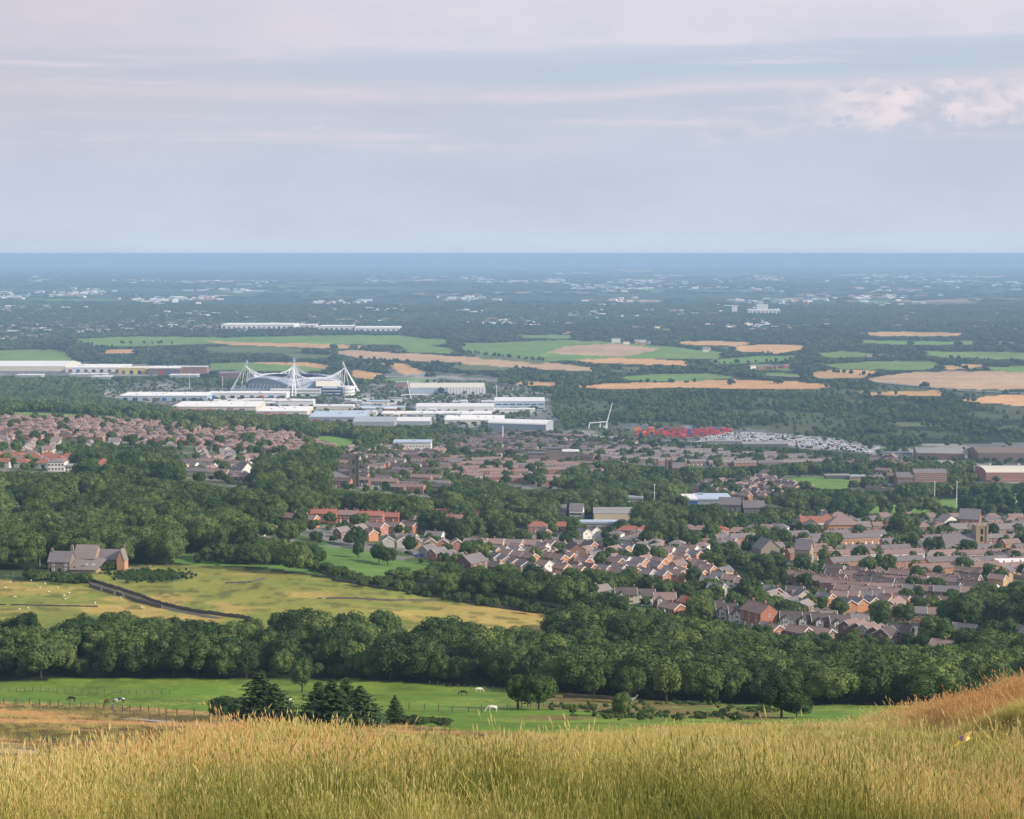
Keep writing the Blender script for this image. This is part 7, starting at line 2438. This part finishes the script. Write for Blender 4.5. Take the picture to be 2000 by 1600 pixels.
# sheep
J = [(-.35, 0, .55), (.0, 0, .58), (.33, 0, .56), (.55, 0, .62), (.72, 0, .52)]; E = [(0, 1), (1, 2), (2, 3), (3, 4)]; R_ = [.22, .26, .22, .12, .08]
for s in (-1, 1):
    for x in (-.3, .3):
        J.append((x, .12 * s, .28)); E.append((0 if x < 0 else 2, len(J) - 1)); R_.append(.06)
        J.append((x, .12 * s, .02)); E.append((len(J) - 2, len(J) - 1)); R_.append(.04)
sh0 = None
spots = [(125, 1166), (131, 1170), (136, 1160), (128, 1172), (55, 1190), (38, 1192), (20, 1140), (72, 1146), (78, 1150), (88, 1142), (10, 1150), (60, 1136), (112, 1150), (340, 1142), (276, 1188), (280, 1190), (236, 1170), (186, 1180), (96, 1158), (30, 1168)]
for k, (x, y) in enumerate(spots):
    if sh0 is None:
        o = sh0 = skin_body('sheep', J, E, R_, MATS['sheep_wool'], sub=1)
    else:
        o = sh0.copy(); COL.objects.link(o)
    o.location = hit(x, y, 560); o.rotation_euler = (0, 0, random.uniform(0, 6.28))
    auto(o, 'white sheep grazing', 'on the tan meadow left of the farm lane' if x < 200 else 'on the meadow beside the farm lane', x, 'sheep on the meadow', 'sheep', 600)

# ---------------------------------------------------------------- rough grass and rushes in the middle distance
def blade_tuft(seed, nb, h, wd, rad, heads=0, lean=.35, bend=.5, matb='grass_blades', math_='seed_heads', segs=3, hw=2.4):
    r = np.random.default_rng(seed)
    Q_, FMs = [], []
    for k in range(nb + heads):
        head = k >= nb
        a = r.uniform(0, 6.283); rr = rad * math.sqrt(r.random())
        b0 = np.array([math.cos(a) * rr, math.sin(a) * rr, -.06])
        hh_ = h * (r.uniform(.55, 1.0) if not head else r.uniform(.85, 1.25))
        ang = r.uniform(0, 6.283)
        dirn = np.array([math.cos(ang), math.sin(ang), 0]) * lean * abs(r.normal(0, 1)) * hh_
        sideA = r.uniform(0, 6.283)
        side = np.array([math.cos(sideA), math.sin(sideA), 0])
        w_ = wd * r.uniform(.7, 1.2) * (1 if not head else .55)
        prev = None
        for s in range(segs + 1):
            f = s / segs
            p = b0 + np.array([0, 0, hh_ * f * (1 - .12 * bend * f)]) + dirn * (f ** 2)
            ww = w_ * (1 - f) ** .6 * .5 if not head else w_ * .5
            if head and s == segs: ww = w_ * .5
            c0, c1 = p - side * ww, p + side * ww
            if prev is not None:
                Q_.append([prev[0], prev[1], c1, c0]); FMs.append(0)
            prev = (c0, c1)
        if head:
            L = hh_ * .20
            t_ = p + (dirn * .7 / max(.1, hh_) + np.array([0, 0, .8])) * L
            ww = wd * hw * .5
            m_ = (p + t_) / 2
            Q_.append([p - side * ww * .3, m_ - side * ww, t_, m_ + side * ww]); FMs.append(1)
            s2 = np.array([-side[1], side[0], 0])
            Q_.append([p - s2 * ww * .3, m_ - s2 * ww, t_, m_ + s2 * ww]); FMs.append(1)
    return quads_mesh('grass_tuft', np.array(Q_), [MATS[matb], MATS[math_]], np.array(FMs))


def tuft_objs(meshes, spots, label, kind_name):
    """the first tufts stand as clumps of their own; the rest of the grass copies them"""
    res = []
    for m_, (x, y) in zip(meshes, spots):
        o = link(kind_name, m_, None, (x, y, float(tz(x, y))))
        o['tint'] = .45
        tag(o, kind='stuff')
        res.append(o)
    return res


FT = [blade_tuft(s, 24, .50, .0068, .17, heads=8, lean=.26, hw=1.9) for s in (1, 2, 3, 4)]          # tall greenish with seed heads
TT = [blade_tuft(s, 40, .32, .0062, .20, heads=14, lean=.45, hw=1.5) for s in (11, 12, 13)]      # fine tan grass
DT_ = [blade_tuft(s, 18, .30, .010, .18, heads=2, lean=.5) for s in (21, 22)]         # short green
tspot = [(-3.5, 17.0), (-1.8, 17.5), (.4, 16.6), (2.2, 17.8), (-4.6, 19.5), (1.2, 19.0), (3.8, 18.4), (-.8, 20.0), (4.4, 20.2)]
tufts = tuft_objs(FT + TT + DT_, tspot, '', 'grass')
n = 56000
r = np.random.default_rng(77)
d0, d1 = 13.0, 74.0
Yg = d0 * (d1 / d0) ** r.random(n)           # denser near the eye
Yg = np.sqrt(r.uniform(d0 ** 2, d1 ** 2, n)) * .55 + Yg * .45
Xg = r.uniform(-.36, .36, n) * Yg
Zg = tz(Xg, Yg)
gpx, gpy = pix(Xg, Yg, Zg)
# zones of the hillside grass
crest = smoothstep(33, 41, Yg + 6 * (fbm(Xg / 4, Yg / 5, 3) - .5))
hum = smoothstep(9.8, 12, Xg) * smoothstep(34, 38, Yg)
left = smoothstep(700, 100, gpx) if False else 1 - smoothstep(150, 800, gpx)
pn = fbm(Xg / 2.6 + 40, Yg / 3.4, 3)
pale = smoothstep(27, 34, Yg) * (1 - smoothstep(38, 43, Yg))
broad = fbm(Xg / 7 + 12, Yg / 6 + 3, 3)
tint = .24 + 1.0 * (pn - .45) + .9 * (broad - .5) + .38 * crest + .26 * hum - .35 * hum * (fbm(Xg / 2.2 + 5, Yg / 2.5 + 9, 2) - .45) + .30 * left * smoothstep(22, 28, Yg) + .06 * pale + r.normal(0, .12, n)
# reddish-brown patch at lower right, olive foreground
redp = smoothstep(1250, 1600, gpx) * (1 - smoothstep(24, 28, Yg)) * smoothstep(.42, .55, fbm(Xg / 1.6 + 7, Yg / 2.2, 2))
tint = tint + redp * .35
gr = smoothstep(24, 30, Yg + 5 * (fbm(Xg / 5, Yg / 6 + 30, 3) - .5)) * (1 - smoothstep(42, 46, Yg)) * smoothstep(500, 900, gpx) * (1 - hum)
tint = tint * (1 - .75 * gr) + gr * (.24 + .5 * (pn - .5) + .06 * r.normal(0, 1, n))
tint = np.clip(tint, .02, .96)
kindv = np.where(crest + hum > .5, 1, 0)
pick = np.where(kindv == 1, 4 + r.integers(0, 3, n), r.integers(0, 4, n))
pick = np.where((kindv == 0) & (r.random(n) < .22 + .70 * gr), 7 + r.integers(0, 2, n), pick)
pick = np.where((kindv == 0) & (gr < .4) & (r.random(n) < .15), 4 + r.integers(0, 3, n), pick)
sc = (.66 + .6 * r.random(n)) * (1 + .5 * (fbm(Xg / 3 + 90, Yg / 3, 2) - .5) + .9 * (fbm(Xg / .7 + 20, Yg / .9, 2) - .5))
sc = sc * (1 + hum * .9 * (fbm(Xg / 1.3 + 4, Yg / 1.6, 2) - .5))
sc = sc * (1 - .45 * gr) * (1 + .25 * hum)
pkp = hit(1884, 1530, 14)
near_ = (np.abs(Xg - pkp.x) < .36) & (Yg < pkp.y + .15) & (Yg > pkp.y - 2.2)
sc = np.where(near_, sc * .35, sc)
instancer('hillside_grass', Xg, Yg, Zg, sc * (1 + Yg / 110), pick, tufts, tint, 'long seeding grass covering the hillside in front', 'grass', tilt=.10, SZ=sc * (1 - .22 * crest * (1 - hum)))
# moor: coarse tussocks
n = 9000
Ym = np.sqrt(r.uniform(95 ** 2, 335 ** 2, n)); Xm = r.uniform(-.34, .34, n) * Ym
Zm = tz(Xm, Ym); mpx, mpy = pix(Xm, Ym, Zm)
cm_, _ = landuse(mpx, mpy, Ym)
k_ = (cm_ == LUN.index('moor'))
Xm, Ym, Zm = Xm[k_], Ym[k_], Zm[k_]
mt = np.clip(.42 + 2.2 * (fbm(Xm / 26 + 1, Ym / 16, 4) - .42) + r.normal(0, .1, len(Xm)), .05, 1)
instancer('moor_grass', Xm, Ym, Zm, 1.8 + 2.2 * r.random(len(Xm)), 4 + r.integers(0, 3, len(Xm)), tufts, mt, 'coarse brown tussocks on the moor below the crest', 'grass', tilt=.1, SZ=.9 + .7 * r.random(len(Xm)))
n = 9000
Ym = np.sqrt(r.uniform(235 ** 2, 760 ** 2, n)); Xm = r.uniform(-.34, .34, n) * Ym
Zm = tz(Xm, Ym); mpx, mpy = pix(Xm, Ym, Zm)
cm_, _ = landuse(mpx, mpy, Ym)
k_ = ((cm_ == LUN.index('meadow')) | (cm_ == LUN.index('pasture')) | (cm_ == LUN.index('rough'))) & (fbm(Xm / 30 + 8, Ym / 14, 3) > .54)
Xm, Ym, Zm = Xm[k_], Ym[k_], Zm[k_]
instancer('rushes', Xm, Ym, Zm, 2.2 + 3.0 * r.random(len(Xm)), 7 + r.integers(0, 2, len(Xm)), tufts, np.clip(.15 + .6 * r.random(len(Xm)), 0, 1), 'rushes and rough tufts scattered over the meadows', 'rushes', tilt=.1, SZ=1.0 + .8 * r.random(len(Xm)))
# gorse and bramble patches in the meadow
n = 900
Xm = r.normal(0, 1, n); Ym = r.normal(0, 1, n)
c1 = hit(290, 1126, 600)
bx_, by_ = c1.x + Xm * 6.0, c1.y + Ym * 7
instancer('bracken', bx_, by_, tz(bx_, by_) - .2, .06 + .07 * r.random(n), r.integers(0, len(CROWNS), n), src, r.random(n) * .7, 'dark bracken patch right of the farmhouse', 'bracken')
LXs, LYs = [], []
for (a_, b_, m_, sp_) in (((60, 1132), (160, 1138), 60, 2), ((590, 1108), (720, 1140), 70, 3), ((720, 1140), (1060, 1196), 150, 4), ((1060, 1200), (1280, 1222), 120, 4), ((160, 1118), (240, 1112), 40, 1.5), ((400, 1098), (600, 1100), 90, 5), ((480, 1030), (480, 1040), 5, 2)):
    p, q_ = hit(*a_, 560), hit(*b_, 560)
    for k in range(m_):
        g_ = p.lerp(q_, random.random()); LXs.append(g_.x + random.gauss(0, sp_)); LYs.append(g_.y + random.gauss(0, sp_))
LXs, LYs = np.array(LXs), np.array(LYs)
instancer('hedge_bushes', LXs, LYs, tz(LXs, LYs) - .3, .12 + .22 * r.random(len(LXs)), r.integers(0, len(CROWNS), len(LXs)), src, tint_of(LXs, LYs, len(LXs), 12) * .8, 'scrubby bushes along the field walls', 'hedge')
LXs, LYs = [], []
for cx, cy, n_, sx, sy in ((815, 1412, 60, 30, 3), (1230, 1396, 70, 60, 8), (1390, 1400, 40, 60, 5), (1120, 1384, 30, 40, 6), (1480, 1388, 40, 50, 4), (1340, 1376, 40, 80, 3), (600, 1418, 50, 90, 3)):
    for k in range(n_):
        g_ = hit(cx + random.gauss(0, sx) * .7, cy + random.gauss(0, sy) * .6, 180); LXs.append(g_.x); LYs.append(g_.y)
LXs, LYs = np.array(LXs), np.array(LYs)
instancer('pasture_scrub', LXs, LYs, tz(LXs, LYs) - .15, .07 + .09 * r.random(len(LXs)) ** 1.5, r.integers(0, len(CROWNS), len(LXs)), src, np.clip(.2 + .8 * r.random(len(LXs)), 0, 1), 'low rushy scrub dotted along the pasture edge', 'scrub', SZ=.04 + .06 * r.random(len(LXs)))
# copse behind the meadow (left of the bright green field)
LXs, LYs, hs = [], [], []
for cx, cy, n_, sx, sy in ((440, 1092, 26, 34, 5), (520, 1100, 30, 40, 5), (590, 1100, 16, 18, 4)):
    for k in range(n_):
        g_ = hit(cx + random.gauss(0, sx) * .7, cy + random.gauss(0, sy) * .6, 640); LXs.append(g_.x); LYs.append(g_.y)
LXs, LYs = np.array(LXs), np.array(LYs)
instancer('field_copse', LXs, LYs, tz(LXs, LYs) - .5, .5 + .25 * r.random(len(LXs)), r.integers(0, len(CROWNS), len(LXs)), src, tint_of(LXs, LYs, len(LXs), 13) * .8, 'dark rounded copse at the left end of the bright green field', 'copse')

# ---------------------------------------------------------------- crumpled packet in the grass
p = hit(1884, 1530, 14)
Q = MB()
m1, t, b = base_mat('packet_foil', 0.35, 0.5)
g = t.n('ShaderNodeTexCoord')
n_ = t.noise(g.outputs['Object'], 5.5, 2)
sx = t.n('ShaderNodeSeparateXYZ'); t.l(g.outputs['Object'], sx.inputs[0])
d_ = t.math('ADD', t.math('POWER', t.math('SUBTRACT', sx.outputs[0], -.02), 2), t.math('POWER', t.math('SUBTRACT', sx.outputs[2], .10), 2))
t.l(t.mix(t.smooth(t.math('ADD', d_, t.math('MULTIPLY', n_, .004)), .004, .0055), (.16, .07, .11, 1), t.mix(t.smooth(t.math('ADD', sx.outputs[2], t.math('MULTIPLY', n_, .1)), .22, .26), (.58, .42, .06, 1), (.52, .20, .03, 1))), b.inputs['Base Color'])
rr = random.Random(3)
NXp, NYp = 9, 7
V_ = []
for side in (0, 1):
    for j in range(NYp):
        for i in range(NXp):
            u, v_ = i / (NXp - 1), j / (NYp - 1)
            x = (u - .5) * .27 + (v_ - .5) * .08; z = .02 + v_ * .16 + .06 * (u - .4)
            puff = .045 * math.sin(math.pi * u) * math.sin(math.pi * v_) + rr.uniform(-.012, .012)
            V_.append((x + rr.uniform(-.008, .008), (-puff if side == 0 else puff) + v_ * .08, z))
F_ = []
for s in (0, 1):
    o_ = s * NXp * NYp
    for j in range(NYp - 1):
        for i in range(NXp - 1):
            q = (o_ + j * NXp + i, o_ + j * NXp + i + 1, o_ + (j + 1) * NXp + i + 1, o_ + (j + 1) * NXp + i)
            F_.append(q if s == 0 else q[::-1])
Q.poly(V_, F_, m1)
pk = link('crisp_packet', Q.mesh('crisp_packet'), None, p + Vector((0, 0, .56)), (math.radians(-42), math.radians(-10), .1))
tag(pk, 'crumpled yellow and orange packet lying in the grass', 'packet')

# ---------------------------------------------------------------- finish the labels
ORD = ['first', 'second', 'third', 'fourth', 'fifth', 'sixth', 'seventh', 'eighth', 'ninth', 'tenth', 'eleventh', 'twelfth', 'thirteenth', 'fourteenth', 'fifteenth', 'sixteenth', 'seventeenth', 'eighteenth', 'nineteenth', 'twentieth']


def ordw(k):
    if k < 20: return ORD[k]
    if k >= 99: return f'{k + 1}th'
    t_ = ['twenty', 'thirty', 'forty', 'fifty', 'sixty', 'seventy', 'eighty', 'ninety'][(k - 19) // 10] if (k + 1) % 10 else None
    tens = ['', '', 'twenty', 'thirty', 'forty', 'fifty', 'sixty', 'seventy', 'eighty', 'ninety'][(k + 1) // 10]
    if (k + 1) % 10 == 0: return tens[:-1] + 'ieth'
    return f"{tens}-{ORD[(k + 1) % 10 - 1]}"


bk = {}
for g_ in GROUPS_AUTO: bk.setdefault((g_[1], g_[2]), []).append(g_)


def squeeze(words_, most):
    w_ = list(words_)
    while len(w_) > most and 'the' in w_:
        w_.reverse(); w_.remove('the'); w_.reverse()
    return w_[:most]


taken = set()
for (look, place), L in bk.items():
    L.sort(key=lambda g_: (g_[3], g_[4]))
    for k, g_ in enumerate(L):
        w_ = f"{look} {place}".split()
        lb = ' '.join(squeeze(w_, 16 if len(L) == 1 else 13)).rstrip(',')
        if len(L) > 1: lb += f", {ordw(k)} from left"
        n_ = 0
        while lb in taken:
            n_ += 1
            lb = ' '.join(squeeze(w_, 13)).rstrip(',') + f", {ordw(k + n_)} from left"
        taken.add(lb)
        g_[0]['label'] = lb
